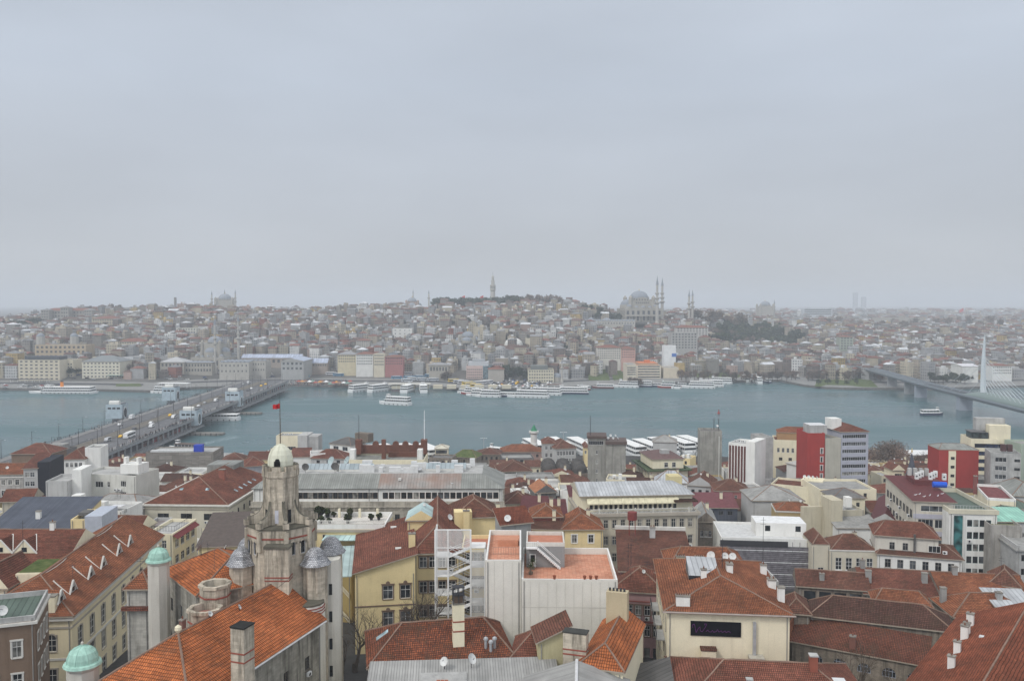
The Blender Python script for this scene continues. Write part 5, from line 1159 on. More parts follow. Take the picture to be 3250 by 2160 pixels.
# traffic on the bridge
HB=math.degrees(math.atan2(u.y,u.x))
def ontop(kind,m,px,label,flip=0):p=pt(px,ZD);vehicle(kind,m,p,R(HB+180*flip),label,'traffic on the road bridge',{'car':'car'}.get(kind))
C_=dict(CARC)
ontop('bus',flat((.72,.72,.71),.35,.03),q6(770,612),'big white coach driving on the near half of the road bridge',1);ontop('car',C_['yellow'],q6(690,612),'yellow taxi right in front of the big white coach on the bridge',1);ontop('van',C_['silver'],q6(565,650),'silver minivan nearest the bridge end, in front of the yellow taxi',1);ontop('car',C_['dark grey'],q6(812,540),'dark car right behind the white coach on the bridge',1)
ontop('van',C_['white'],q6(978,518),'white minibus on the bridge left of the crowd railing',1);ontop('car',C_['white'],q6(972,484),'white car right behind the white minibus on the bridge',1);ontop('car',C_['white'],q6(683,500),'lone white car on the left carriageway of the bridge');ontop('truck',C_['white'],q6(795,440),'white box truck on the left carriageway near the control tower');ontop('car',C_['yellow'],q6(1152,412),'yellow taxi in mid bridge before the right control tower',1);ontop('van',C_['white'],q6(1185,432),'white minibus just before the right nearer control tower',1)
ontop('van',C_['white'],q6(1578,275),'white minibus between the two right control towers',1);ontop('car',C_['silver'],q6(1475,295),'silver car between the right control towers, behind a minibus',1);ontop('car',C_['white'],q6(1418,325),'white car right above the boat under the bridge',1);ontop('car',C_['dark grey'],q6(1625,238),'dark car passing the further right control tower',1)
ontop('car',C_['yellow'],q6(2003,135),'yellow taxi near the far end of the bridge',1);ontop('car',C_['yellow'],q6(2045,120),'yellow taxi at the very far end of the bridge',1);ontop('car',C_['white'],q6(1912,160),'white car beyond the further right control tower',1);ontop('car',C_['dark grey'],q6(1880,178),'dark car beyond the further right control tower',1);ontop('van',C_['white'],q6(1885,105),'white minibus at the far end, left carriageway of the bridge');ontop('car',C_['silver'],q6(1840,118),'silver car at the far end, left carriageway of the bridge')
# people on the bridge pavements: one continuous small body mesh each, in three poses
def body(seed,lean=0.0,step=.12,cloth=(.03,.03,.035),leg=(.03,.035,.05)):
 m=MB();cm,lm,sk,hm=flat(cloth,.9),flat(leg,.9),flat((.45,.27,.19),.7),flat((.025,.02,.018),.9);n=6
 def loft(pts,mt):
  rings=[[(x+r*math.cos(6.2832*i/n),y+r*k*math.sin(6.2832*i/n),z) for i in range(n)] for x,y,z,r,k in pts]
  for a,b_ in zip(rings,rings[1:]):
   for i in range(n):m.face([a[i],a[(i+1)%n],b_[(i+1)%n],b_[i]],mt)
  m.face(rings[-1],mt);m.face(rings[0][::-1],mt)
 for sd in (-1,1):loft([(sd*step,sd*.1,0,.05,1),(sd*step*.7,sd*.1,.45,.065,1),(sd*.02,sd*.09,.88,.09,1)],lm)
 loft([(0,0,.84,.15,1.15),(lean*.3,0,1.05,.14,1.2),(lean*.7,0,1.32,.17,1.35),(lean,0,1.46,.12,1.4),(lean*1.05,0,1.52,.05,1)],cm)
 for sd in (-1,1):loft([(lean+.16,sd*.2,.92,.035,1),(lean*.8+.05,sd*.24,1.15,.045,1),(lean*.95,sd*.2,1.42,.055,1)],cm)
 loft([(lean*1.1,0,1.52,.05,1),(lean*1.15+.02,0,1.6,.09,.9),(lean*1.2,0,1.7,.095,.85)],sk);loft([(lean*1.15-.01,0,1.66,.104,.9),(lean*1.2-.01,0,1.77,.07,.9)],hm)
 o=m.build('person');me=o.data;bpy.data.objects.remove(o);return me
PEOPLE=[('person in a black coat',body(1,.05)),('person in a dark blue jacket',body(2,.12,.05,(.03,.045,.09))),('person in a brown jacket',body(3,.0,.18,(.10,.06,.04))),('person in a grey coat',body(4,.08,.1,(.13,.13,.14))),('person in a red jacket',body(5,.05,.15,(.22,.03,.03))),('person in a pale jacket',body(6,.0,.15,(.45,.44,.42)))]
def person(pos,rz,where,grp):
 l,me=rnd.choices(PEOPLE,(34,20,14,18,5,5))[0];o=bpy.data.objects.new('person',me);COL.objects.link(o);o.location=pos;o.rotation_euler.z=rz;tag(o,f'{l} {where}','person',f'{l} {where}'.replace('person','people',1))
for k in range(215):
 x=rnd.uniform(62,B0-8) if k<150 else rnd.uniform(B0+4,LB-60)
 if abs(x-(B0-12))<6 or abs(x-(B1+12))<6:continue
 person(bpt(x,rnd.choice((.75,.8,.9,1.6,2.6)),ZD+.2),math.atan2(-nl.y,-nl.x)+rnd.gauss(0,.5),'at the right railing of the road bridge','')
for k in range(84):x=rnd.uniform(95,LB-60);person(bpt(x,WB_-rnd.choice((.8,.9,1.8,3)),ZD+.2),math.atan2(nl.y,nl.x)+rnd.gauss(0,.6),'at the left railing of the road bridge','')
# the crowd on the far square
CR=MB();CR.col=None
for k in range(900):
 if k<650:p=qp(q2,rnd.gauss(1250,330),rnd.uniform(905,985))
 else:p=qp(q2,rnd.uniform(1000,1700),rnd.uniform(1040,1095))
 a=rnd.uniform(0,6.28);c=rnd.choices(((.03,.03,.035),(.05,.06,.10),(.16,.15,.15),(.22,.05,.04),(.5,.48,.45)),(45,20,18,7,6))[0]
 if any((p.x-X)**2+(p.y-Y)**2<(r_*.7)**2 for X,Y,r_ in KEEP):continue
 CR.lathe(p.x,p.y,[(.14,p.z),(.24,p.z+.8),(.27,p.z+1.35),(.09,p.z+1.5),(.11,p.z+1.62),(.03,p.z+1.75)],5,flat(c,.9),a)
tag(CR.build('crowd'),label='distant crowd scattered over the far waterfront square',cat='crowd',kind='stuff')
# ------------------------------------------------------------------ the cable stayed metro bridge
ZM=13.0;pA,pB=pt(q5(2360,1330),ZM),pt(q5(850,960),ZM);v=(pB-pA).normalized();nv=Vector((-v.y,v.x,0));LM_=(pB-pA).length;st=pA-v*120-nv*6;far_end=pt(q5(482,850),16)
MBR=thing('metro_bridge','cable stayed metro bridge with white pylon leading to the right far bank','bridge',(st.x,st.y,0),math.atan2(v.y,v.x));GREYD=flat((.10,.115,.13),.5);PALE=flat((.56,.60,.62),.4,.06);PARA=flat((.27,.30,.33),.5)
LT=LM_+120+(far_end-pB).length*.98
sl_=lambda x:13.0 if x<300 else 13.0+(x-300)*.012
m=MB();xs_=[0,120,200,300,360,LT]
for a,b_ in zip(xs_,xs_[1:]):
 z0,z1=sl_(a),sl_(b_);Q=[(0,-1.6),(2.5,-2.6),(10.5,-2.6),(13,-1.6),(13,0),(0,0)]
 for i in range(6):c,d=Q[i],Q[(i+1)%6];m.face([(a,c[0],z0+c[1]),(b_,c[0],z1+c[1]),(b_,d[0],z1+d[1]),(a,d[0],z0+d[1])],GREYD)
m.build('deck',MBR)
for y in (-.05,13.05):
 m=MB()
 for a,b_ in zip(xs_,xs_[1:]):z0,z1=sl_(a),sl_(b_);m.face([(a,y,z0-.2),(b_,y,z1-.2),(b_,y,z1+1.1),(a,y,z0+1.1)],PARA);m.face([(a,y+.06,z0+1.1),(b_,y+.06,z1+1.1),(b_,y+.06,z1-.2),(a,y+.06,z0-.2)],PARA)
 m.build('parapet',MBR)
for y in (3.5,5.0,8.0,9.5):m=MB();m.box(0,y-.07,ZM+.01,300,y+.07,ZM+.16,IRON);m.build('rail',MBR)
mx_=lambda px,z:(pt(px,z)-st).dot(v)
for k,(px,w0) in enumerate(((q5(1420,1215),5),(q5(1870,1350),9))):
 x=mx_(px,0);m=MB();m.prism([(x-w0*.4,1.5),(x+w0*.4,1.5),(x+w0*.5,6.5),(x+w0*.4,11.5),(x-w0*.4,11.5),(x-w0*.5,6.5)],-2,ZM-2.6,flat((.30,.33,.38),.6));m.build('pier',MBR)
for x in (mx_(q5(1000,1030),ZM),mx_(q5(850,985),ZM)):m=MB();m.box(x-1.2,2,0,x+1.2,11,sl_(x)-2.6,M_CONC);m.build('pier',MBR)
xp=mx_(q5(1880,1225),ZM);ztip=62.0;m=MB();rings=[]
for k in range(11):
 t=k/10;z=ZM-2+(ztip-ZM+2)*t;w_=2.3*(1-t)**.55+.12;dx=1.6*math.sin(math.pi*t);rings.append([(xp+dx+w_*.8*math.cos(a),6.5+w_*math.sin(a),z) for a in [6.2832*i/8 for i in range(8)]])
for a,b_ in zip(rings,rings[1:]):
 for i in range(8):m.face([a[i],a[(i+1)%8],b_[(i+1)%8],b_[i]],PALE)
m.build('pylon',MBR)
for k in range(9):
 za=44-k*2.4;xa=xp-78+k*8.0
 for y in (6.0,7.0):m=MB();m.tube((xp,y,za),(xa,y+(y-6.5)*9,ZM+.3),.14,.14,PALE,5);m.build('cable',MBR)
 if k%2==0:m=MB();m.tube((xp+.5,6.5,za),(xp+(78-k*8.0),6.5,ZM+.3),.12,.12,PALE,5);m.build('cable',MBR)
m=MB();n=10;xs2=[-20,0,20,40,60,75,86,92]
hh=lambda x:4.6*(1 if x<60 else max(.06,1-((x-60)/33)**2));rr=[[(x,6.5+6.3*math.cos(math.pi*i/n),ZM+.8+hh(x)*math.sin(math.pi*i/n)) for i in range(n+1)] for x in xs2]
off2=mx_(q5(1980,1180),ZM+1)-92
rr=[[(x+off2,y,z) for x,y,z in r_] for r_ in rr]
for a,b_ in zip(rr,rr[1:]):
 for i in range(n):m.face([a[i],b_[i],b_[i+1],a[i+1]][::-1],flat((.20,.25,.235),.45))
m.build('station_canopy',MBR)
p=far_end;t=thing('tunnel_portal','dark metro tunnel portal in the hillside at the bridge end','portal',(p.x,p.y,p.z-3),math.atan2(v.y,v.x));m=MB();m.wallholes((0,14),(0,-1),16,-12,7,[(2,-2,12,7)],M_CONC,6);m.face([(5.9,12,-2),(5.9,0,-2),(5.9,0,5),(5.9,12,5)],M_DARK);m.face([(0,14,7),(0,-2,7),(14,-2,7),(14,14,7)],M_CONC);m.build('wall',t)
# ------------------------------------------------------------------ the near hillside: every house
r9=reg(2080,1740,1867/500.0)
T_OR,T_RED,T_BRN,T_DK=tile((.42,.155,.075),(.29,.105,.055),.26),tile((.31,.115,.075),(.225,.085,.058),.26),tile((.25,.105,.072),(.175,.08,.056),.32),tile((.16,.075,.055),(.105,.055,.043),.4)
T_FRT=tile((.57,.18,.062),(.42,.13,.05),.24,.42,.3)
CAPM=concrete((.24,.16,.12),.5)
P_YEL,P_CRM,P_WHT,P_GRY,P_PNK,P_OCH,P_BRN,P_REDW=plaster((.76,.62,.34),.2),plaster((.76,.69,.51),.3),plaster((.76,.75,.71),.3),plaster((.46,.455,.44),.5),plaster((.48,.29,.29),.25),plaster((.42,.32,.16),.35),plaster((.20,.14,.10),.5),plaster((.30,.055,.05),.3)
S_HOSP=stone((.53,.465,.37),.8);S_OLD=stone((.26,.22,.18),.7,.5,.25);S_BANK=stone((.42,.385,.32),.5,1.2,.5)
C_GRY,C_LT,C_DK=concrete((.30,.295,.28),.6),concrete((.40,.395,.38),.5),concrete((.16,.155,.15),.5)
SG,SDK,SLT,SBL,SGR=seam((.25,.255,.235),.6),seam((.11,.105,.10),.8),seam((.42,.43,.44),.8),seam((.085,.095,.12),.5),seam((.10,.135,.11),.8)
TRIM=flat((.60,.58,.53),.7,.1);GTRIM=plaster((.40,.36,.30),.3)
ws=wst((.70,.69,.66),1,1,True);wb=wst((.07,.045,.035),1,1,True);wd=wst((.12,.12,.12),1,0,False);ww2=wst((.70,.69,.66),2,0,False);wplain=wst(None,0,0,False);wbr=wst((.70,.69,.66),1,1,True,P_BRN,'flat')
FOOT=[];PIPEM=flat((.30,.29,.27),.6)
def nb(name,label,A,Bq,z,D,wall,roof=None,wins=(),cat='building',world=False,ov=.45,cap=True,ph=.7,zb=None,pm=None,group=None,capm=None):
 s=B(name,label,A,Bq,z,D,zb=zb,world=world,cat=cat,group=group)
 for wn_ in wins:s.row(*wn_[:6],*(wn_[6:]))
 k=roof[0] if roof else None
 s.walls(wall,z1=s.H-(ph if k=='flat' else 0))
 if k=='flat':s.flatroof(roof[1],ph,pm=pm,cap=capm)
 elif k=='hip':s.hip(roof[1],roof[2],roof[3] if len(roof)>3 else None,roof[4] if len(roof)>4 else None,ov=ov,axis=roof[5] if len(roof)>5 else ('x' if s.L>=s.D else 'y'),cap=CAPM if cap else None)
 elif k=='gable':s.hip(roof[1],roof[2],0,0,ov=ov,axis=roof[3] if len(roof)>3 else 'x',cap=CAPM if cap else None)
 elif k=='shed':s.shed(roof[1],roof[2],ov=ov)
 else:s._flush()
 if k in ('hip','gable') and world is not None and rnd.random()<.4:
  for _ in range(rnd.choice((1,2))):
   x,y=s.L*rnd.uniform(.25,.75),D*rnd.uniform(.2,.6);zq=s.rz_(x,y)
   if rnd.random()<.55:s.dish(x,y,zq-.1,.34,rnd.uniform(-1,1))
   else:s.mast(x,y,zq-.2,rnd.uniform(1.8,3.2),.03)
 if s.a.y<245 and s.H>6 and not group:
  for x in (.35,s.L-.35):
   m=MB();m.tube((x,-.09,0),(x,-.09,s.H-.3),.065,.065,PIPEM,5);m.build('downpipe',s.root)
  for u,v,w,h,st in s.w['S']:
   if rnd.random()<.12 and h>1.2:s.aircon(u+w*.1,-.48,v-.75,.8,.34,.55)
 c=(s.a+s.b)/2+s.nrm*D/2;FOOT.append((c,s.L/2,D/2,s.ang));return s
def swin(s,x,y,z,w,h,st,an=0.0):kid(s.root,'window',window_mesh(w,h,st),Matrix.Translation((x,y,z))@Matrix.Rotation(an,4,'Z')@Matrix.Translation((0,-.15,0)))
def prop(s,name,q,z,fn):x,y=s.loc(q,s.zb+z);return fn(x,y)
# --- stone hospital with a crenellated tower
TX,TY=ptd((893,1700),125).x,125.0;HZ=25.0
HOSP=thing('stone_hospital','castle like stone building with crenellated domed tower and orange tiled roof','building',(TX,TY,HZ));zz=lambda z:z-HZ
o8=math.pi/8;FOOT.append((Vector((TX,TY,0)),7,7,0));MOSS=concrete((.12,.112,.088),.7);RB=flat((.27,.075,.055),.8,.25)
m=MB();m.lathe(0,0,[(4.85,0),(4.85,zz(53.2))],8,S_HOSP,o8);tw=m.build('tower',HOSP)
m=MB();m.lathe(0,0,[(4.9,zz(53.2)+.002),(4.9,zz(53.45))],8,MOSS,o8);m.build('tower_ledge',tw)
for zb_ in (51.9,):m=MB();m.lathe(0,0,[(4.84,zz(zb_)),(4.93,zz(zb_)),(4.93,zz(zb_+.22)),(4.84,zz(zb_+.22))],8,RB,o8,cap=False);m.build('red_band',tw)
for k in range(8):
 a=o8+math.pi/4*k;c,s_=math.cos(a),math.sin(a);P=lambda r,t:(r*c-t*s_,r*s_+t*c)
 m=MB();m.prism([P(4.55,-.32),P(5.1,-.32),P(5.1,.32),P(4.55,.32)],zz(50.2),zz(53.0),S_HOSP);m.prism([P(4.5,-.4),P(5.2,-.4),P(5.2,.4),P(4.5,.4)],zz(53.46),zz(54.25),S_HOSP,MOSS);m.build('corner_merlon',tw)
 m=MB();n=8;pr=[(2.5,56.9)]+[(2.5+2.2*(i/n)**1.8,56.9-2.3*(1-(1-i/n)**2.0)) for i in range(1,n+1)]+[(4.75,53.5),(2.3,53.5)]
 L_=[(*P(r,-.22),zz(z)) for r,z in pr];R_=[(*P(r,.22),zz(z)) for r,z in pr]
 for i in range(len(pr)-1):m.face([L_[i],R_[i],R_[i+1],L_[i+1]][::-1],MOSS if i<n else S_HOSP)
 for i in range(n):m.face([L_[0+i],L_[i+1],(*P(pr[i+1][0],-.22),zz(53.5)),(*P(pr[i][0],-.22),zz(53.5))],S_HOSP);m.face([R_[i+1],R_[i],(*P(pr[i][0],.22),zz(53.5)),(*P(pr[i+1][0],.22),zz(53.5))],S_HOSP)
 m.build('curved_buttress',tw)
 am=math.pi/4*k;c2,s2=math.cos(am),math.sin(am);Q=lambda r,t:(r*c2-t*s2,r*s2+t*c2)
 if k%2==0 or True:
  m=MB();f=[(*Q(2.36,-.26),zz(53.7)),(*Q(2.36,.26),zz(53.7)),(*Q(2.36,.26),zz(55.6)),(*Q(2.36,-.26),zz(55.6))];m.face(f,flat((.5,.5,.55),.4) if k==6 else G_DARK);m.build('window',tw)
 if k in (5,6,7,4):
  for dx in ((-.85,.75) if k!=6 else ()):
   st_=window_mesh(.75,1.9,wst((.5,.5,.52),0,0,True,S_HOSP,'arch',S_HOSP));kid(tw,'window',st_,Matrix.Translation((*Q(4.52,0),zz(49.6)))@Matrix.Rotation(am+math.pi/2,4,'Z')@Matrix.Translation((dx-.37,-.12,0)))
m=MB();m.lathe(0,0,[(2.52,zz(53.46)),(2.52,zz(60.0)),(2.66,zz(60.3)),(2.66,zz(61.1))],8,S_HOSP,o8);tu=m.build('turret',tw)
for k in range(8):
 a=math.pi/4*k;c,s_=math.cos(a),math.sin(a);P=lambda r,t:(r*c-t*s_,r*s_+t*c)
 m=MB();m.prism([P(1.98,-.62),P(2.5,-.62),P(2.5,.62),P(1.98,.62)],zz(61.1)+.002,zz(61.8),S_HOSP,MOSS);m.build('merlon',tu)
DOMEC=plaster((.66,.655,.53),.4);m=MB();m.lathe(0,0,[(1.72,zz(61.1)),(1.82,zz(61.9)),(1.8,zz(62.5)),(1.62,zz(63.3)),(1.28,zz(63.95)),(.8,zz(64.45)),(.3,zz(64.72)),(.05,zz(64.8))],20,DOMEC);dm=m.build('dome',tw,smooth=True)
for k in range(8):a=math.pi/4*k;m=MB();pr=[(1.84,61.9),(1.82,62.5),(1.64,63.3),(1.3,63.97),(.82,64.47),(.1,64.82)];[m.tube((p[0]*math.cos(a),p[0]*math.sin(a),zz(p[1])),(q[0]*math.cos(a),q[0]*math.sin(a),zz(q[1])),.035,.035,DOMEC,4) for p,q in zip(pr,pr[1:])];m.build('dome_rib',dm)
m=MB();m.box(-.42,-1.95,zz(61.12),.42,-1.2,zz(62.5),flat((.008,.008,.008)));m.lathe(0,-1.55,[(.42,zz(62.5)),(.3,zz(62.8)),(.05,zz(62.95))],10,flat((.008,.008,.008)));m.build('dome_doorway',dm)
BELL=lead()
for x,y,lb in ((5.5,-2.6,0),(-5.0,-2.6,0),(6.5,3.2,0),(-5.7,3.2,0)):
 m=MB();m.lathe(x,y,[(1.72,2),(1.72,zz(48.25))],8,S_HOSP,o8);sh=m.build('side_turret',HOSP);m=MB();m.lathe(x,y,[(2.3,zz(48.05)),(1.95,zz(48.4)),(1.66,zz(48.85)),(1.45,zz(49.4)),(1.12,zz(49.9)),(.66,zz(50.25)),(.04,zz(50.4))],8,BELL,o8,bcap=True);m.build('lead_roof',sh)
m=MB();m.box(-.72,-6.1,10,2.6,-4.2,zz(51.1),S_HOSP);bk=m.build('buttress_stack',HOSP);m=MB();m.box(-.85,-6.25,zz(51.1)+.002,2.75,-4.1,zz(51.45),MOSS);m.build('stack_cap',bk)
for zb_ in (47.0,46.55):m=MB();m.box(-.76,-6.15,zz(zb_),2.64,-4.15,zz(zb_+.16),RB);m.build('red_band',bk)
m=MB();m.lathe(4.9,-4.4,[(2.3,0),(2.3,zz(41.2)),(2.15,zz(43.0))],12,plaster((.66,.63,.56),.55),.2);by=m.build('round_bay',HOSP);m=MB();m.lathe(4.9,-4.4,[(2.2,zz(43.0)+.002),(2.25,zz(43.25)),(.3,zz(43.4))],12,MOSS);m.build('bay_top',by)
for zb_ in (42.6,42.2,41.8):m=MB();m.lathe(4.9,-4.4,[(2.2,zz(zb_)),(2.3,zz(zb_)),(2.3,zz(zb_+.14)),(2.2,zz(zb_+.14))],12,RB,.2,cap=False);m.build('red_band',by)
for z_ in (34.3,38.6):kid(by,'window',window_mesh(1.3,1.9,wst((.1,.1,.1),1,0,True)),Matrix.Translation((4.2,-6.75,zz(z_))))
m=MB();m.lathe(6.75,.6,[(1.75,0),(1.75,zz(47.9))],8,plaster((.66,.63,.56),.5),o8);st_=m.build('stair_turret',HOSP)
for z_ in (31,35,39,43):kid(st_,'window',window_mesh(.45,1.6,wplain),Matrix.Translation((7.1,-1.25,zz(z_))))
# flag on the tower
t=thing('flag_on_pole','red flag with white crescent and star on the pole above the domed stone tower','flag',(TX,TY,64.6));m=MB();m.tube((0,0,0),(0,0,6.5),.085,.05,flat((.10,.075,.05)),6);m.tube((0,0,6.4),(0,0,7.6),.02,.015,IRON,4);m.build('pole',t)
fl=MB();n=10;FP=lambda k,v_:(-1.05*k/n,.10*math.sin(k*.9),6.0-.06*k/n*3-v_*(.72-.1*k/n)+.03*math.sin(k))
for i in range(n):
 for j_ in range(2):q=[FP(i,j_/2),FP(i+1,j_/2),FP(i+1,(j_+1)/2),FP(i,(j_+1)/2)];fl.face(q,RED);fl.face([(a,b_+.012,c) for a,b_,c in reversed(q)],RED)
flo=fl.build('flag_cloth',t);m=MB();n2=20;WHT=flat((.8,.8,.8))
for i in range(n2):
 a0,a1=.62+(6.2832-1.24)*i/n2,.62+(6.2832-1.24)*(i+1)/n2;C1=lambda a:(-.40-.175*math.cos(a+math.pi)*-1,-.13,5.58+.175*math.sin(a));C2=lambda a:(-.435+.14*math.cos(a),-.13,5.58+.14*math.sin(a));C1=lambda a:(-.40+.175*math.cos(a+math.pi),-.13,5.58+.175*math.sin(a+math.pi));C2=lambda a:(-.435+.14*math.cos(a+math.pi),-.13,5.58+.14*math.sin(a+math.pi));m.face([C1(a0),C1(a1),C2(a1),C2(a0)],WHT);m.face([C1(a0),C2(a0),C2(a1),C1(a1)],WHT)
pts=[(-.60+(.07 if k%2==0 else .028)*math.cos(math.pi*k/5),-.13,5.58+(.07 if k%2==0 else .028)*math.sin(math.pi*k/5)) for k in range(10)];m.face(pts,WHT);m.face(pts[::-1],WHT);m.build('crescent_and_star',flo)
# its wings
uu=Vector((5.7,16.9,0)).normalized();Q0=Vector((-26.6,118.6,41));s=nb('stone_wing','stone hospital wing with bright orange hipped roof in the bottom left foreground',Q0-uu*27,Q0,41,13.2,stone((.33,.31,.26),.85),('hip',5.0,T_FRT,7.0,0.01,'x'),[('S',5,3.6,1.1,1.8,wst((.12,.1,.08),1,0,True)),('S',4,8.2,1.3,2.0,wst((.12,.1,.08),1,0,True))],world=True,ov=.7)
x,y=s.loc(r5(2140,1435),43);s.chimney(x,y,s.H+.3,47.9-s.zb,2.0,1.8,S_HOSP,0,flat((.02,.02,.018)),bands=(44.9-s.zb,43.9-s.zb));x,y=s.loc(r5(1610,1105),44);s.chimney(x,y,s.rz_(x,y)-.4,s.rz_(x,y)+1.8,.7,.5,flat((.2,.12,.1)),1)
m=MB();r0=s.ridge[0];m.lathe(r0[0],r0[1],[(.2,r0[2]),(.42,r0[2]+.35),(.38,r0[2]+.7),(.05,r0[2]+.95)],10,P_CRM);m.build('ridge_finial',s.root)
m=MB();x0,x1=-.7,s.L+.2;m.tube((x0,-.85,s.H+.1),(x1,-.85,s.H+.1),.11,.11,flat((.5,.5,.5)),6);m.build('gutter',s.root)
def turretdome(label,qx,d,zt,r,zb=26):
 p=ptd(qx,d);t=thing('domed_turret',label,'turret',(p.x,p.y,zb));m=MB();m.lathe(0,0,[(r,0),(r,zt-zb-.5),(r*1.08,zt-zb-.3),(r*1.14,zt-zb)],8,plaster((.54,.51,.45),.5),o8);w_=m.build('wall',t)
 CU=copper();m=MB();m.lathe(0,0,[(r*1.22,zt-zb+.002),(r*1.16,zt-zb+r*.16),(r*1.0,zt-zb+r*.22),(r*.97,zt-zb+r*.5),(r*.82,zt-zb+r*.86),(r*.52,zt-zb+r*1.12),(r*.2,zt-zb+r*1.24),(.04,zt-zb+r*1.3)],16,CU,bcap=True);d_=m.build('dome',t)
 for k in range(8):a=math.pi/4*k;pr=[(1.0,.22),(.97,.5),(.82,.86),(.52,1.12),(.1,1.29)];m=MB();[m.tube((p_[0]*r*1.01*math.cos(a),p_[0]*r*1.01*math.sin(a),zt-zb+p_[1]*r),(q_[0]*r*1.01*math.cos(a),q_[0]*r*1.01*math.sin(a),zt-zb+q_[1]*r),.045,.045,CU,4) for p_,q_ in zip(pr,pr[1:])];m.build('dome_rib',d_)
 m=MB();z0=zt-zb+r*1.3;m.lathe(0,0,[(.05,z0-.05),(.16,z0+.1),(.16,z0+.3),(.03,z0+.45)],8,flat((.5,.48,.42)));m.build('finial',d_)
 for k in (5,6,7):a=math.pi/4*k;st=window_mesh(.5,1.6,wplain);[kid(w_,'window',st,Matrix.Rotation(a+math.pi/2,4,'Z')@Matrix.Translation((-.25,-r*.945,zt-zb-dz))) for dz in ((2.8,) if k!=6 else (7.0,))]
 return t
turretdome('slender pale turret with green copper dome left of the orange roofs',r5(1402,800),122,48.6,1.45);turretdome('stout turret with green copper dome and white ball at bottom left',r5(728,1400),100,42.9,1.75)
s=nb('orange_roof_house','stone house with orange hipped roof between green domed turret and tower',r5(1455,590),r5(1745,810),45,13,stone((.36,.34,.29),.7),('hip',3.2,T_FRT,5,5,'x'),[('S',3,3.2,1.0,2.0,wplain)]);s.dish(3.5,4.2,s.rz_(3.5,4.2),.9,-.6,flat((.3,.3,.3)))
s=nb('stone_annex','narrow stone annex with small orange hipped roof left of the green domed turret',r5(1115,752),r5(1310,750),43.2,6,stone((.48,.46,.41),.5),('hip',2.0,T_OR,2.5,2.5),[('S',1,5.3,1.1,4.2,wplain,4,6.4)]);s.box('tile_apron',-.6,-.7,s.H-2.9,s.L+.3,-.01,s.H-2.4,T_RED)
for q,d,r,lb in ((r5(1895,690),116,2.1,'upper'),(r5(1805,905),112.5,2.2,'lower')):
 p=ptd(q,d);t=thing('roof_terrace_drum',f'{lb} octagonal stone drum with open top beside the orange roofs','terrace',(p.x,p.y,30));h=p.z-30;m=MB();m.lathe(0,0,[(r*.95,0),(r*.95,h-.5),(r*1.05,h-.4),(r*1.05,h),(r*.78,h),(r*.78,h-.9)],8,S_HOSP,o8,cap=False);w_=m.build('wall',t);m=MB();m.lathe(0,0,[(r*.8,h-.92),(.02,h-.9)],8,C_DK if lb=='upper' else flat((.33,.15,.12)),o8);m.build('floor',t);m=MB();m.lathe(0,0,[(r*.94,h-1.7),(r*.99,h-1.7),(r*.99,h-1.5),(r*.94,h-1.5)],8,RB,o8,cap=False);m.build('red_band',w_)
# --- long yellow school on the left, with dormers
def dormer(s,face_x,y,w,h,back,m=None,side=1,name='dormer'):
 # a gabled dormer looking along +x (side 1) or -y (side 0) out of the roof
 mb=MB();tr=TRIM;zb_=s.rz_(face_x,y)-.1;m=m or T_OR
 if side==1:
  f=[(face_x,y-w,zb_),(face_x,y+w,zb_),(face_x,y,zb_+h)];rb=(face_x-back,y,zb_+h)
  mb.face(f,P_GRY);mb.face([f[0],f[2],rb],m);mb.face([f[2],f[1],rb],m);e=.1
 else:
  f=[(face_x-w,y,zb_),(face_x+w,y,zb_),(face_x,y,zb_+h)];zb_=s.rz_(face_x,y)-.1;f=[(face_x-w,y,zb_),(face_x+w,y,zb_),(face_x,y,zb_+h)];rb=(face_x,y+back,zb_+h)
  mb.face(f,P_CRM);mb.face([f[0],f[2],rb][::-1],m);mb.face([f[2],f[1],rb][::-1],m)
 o=mb.build(name,s.root);t_=MB()
 for a,b_ in ((f[0],f[2]),(f[1],f[2])):t_.tube(a,b_,.16,.16,tr,5)
 t_.tube(f[0],rb,.1,.1,tr,4);t_.tube(f[1],rb,.1,.1,tr,4);t_.build('dormer_trim',o)
 if side==0:g=MB();g.box(f[2][0]-.45,y-.06,zb_+.3,f[2][0]+.45,y-.01,zb_+1.1,G_DARK);g.build('window',o)
 else:g=MB();g.box(face_x+.01,y-.4,zb_+.25,face_x+.06,y+.4,zb_+.9,G_DARK);g.build('window',o)
c0=pt(r5(630,985),38);c1=pt(r5(1420,285),38);fd=(c1-c0);Dl=fd.length;fd.normalize();pd=Vector((fd.y,-fd.x,0));wa=wst((.55,.54,.5),1,2,True,GTRIM,'arch',P_YEL);wr_=wst((.55,.54,.5),1,2,True,GTRIM)
s=nb('yellow_school','long yellow school with arched windows and orange roof full of triangular dormers',c0-pd*14.5,c0,38,Dl,plaster((.74,.65,.44),.2),('hip',4.2,T_OR,7.5,.01,'y'),[('E',9,2.5,1.7,3.2,wa),('E',9,6.9,1.7,3.0,wr_),('E',9,11.4,1.7,2.6,wr_),('S',3,2.7,1.35,2.6,wa),('S',3,8.0,1.35,2.8,wr_)],world=True,ov=.6)
s.band(.02,.5,TRIM,.45,faces='SE');s.band(1.5,.3,GTRIM,.12,faces='SE');s.band(6.3,.35,TRIM,.1,faces='SE')
for q in ((640,880),(745,790),(880,660),(965,570),(1095,455),(1180,375)):x,y=s.loc(r5(*q),39.2);dormer(s,s.L-2.2,max(2,y),1.45,1.9,3.0)
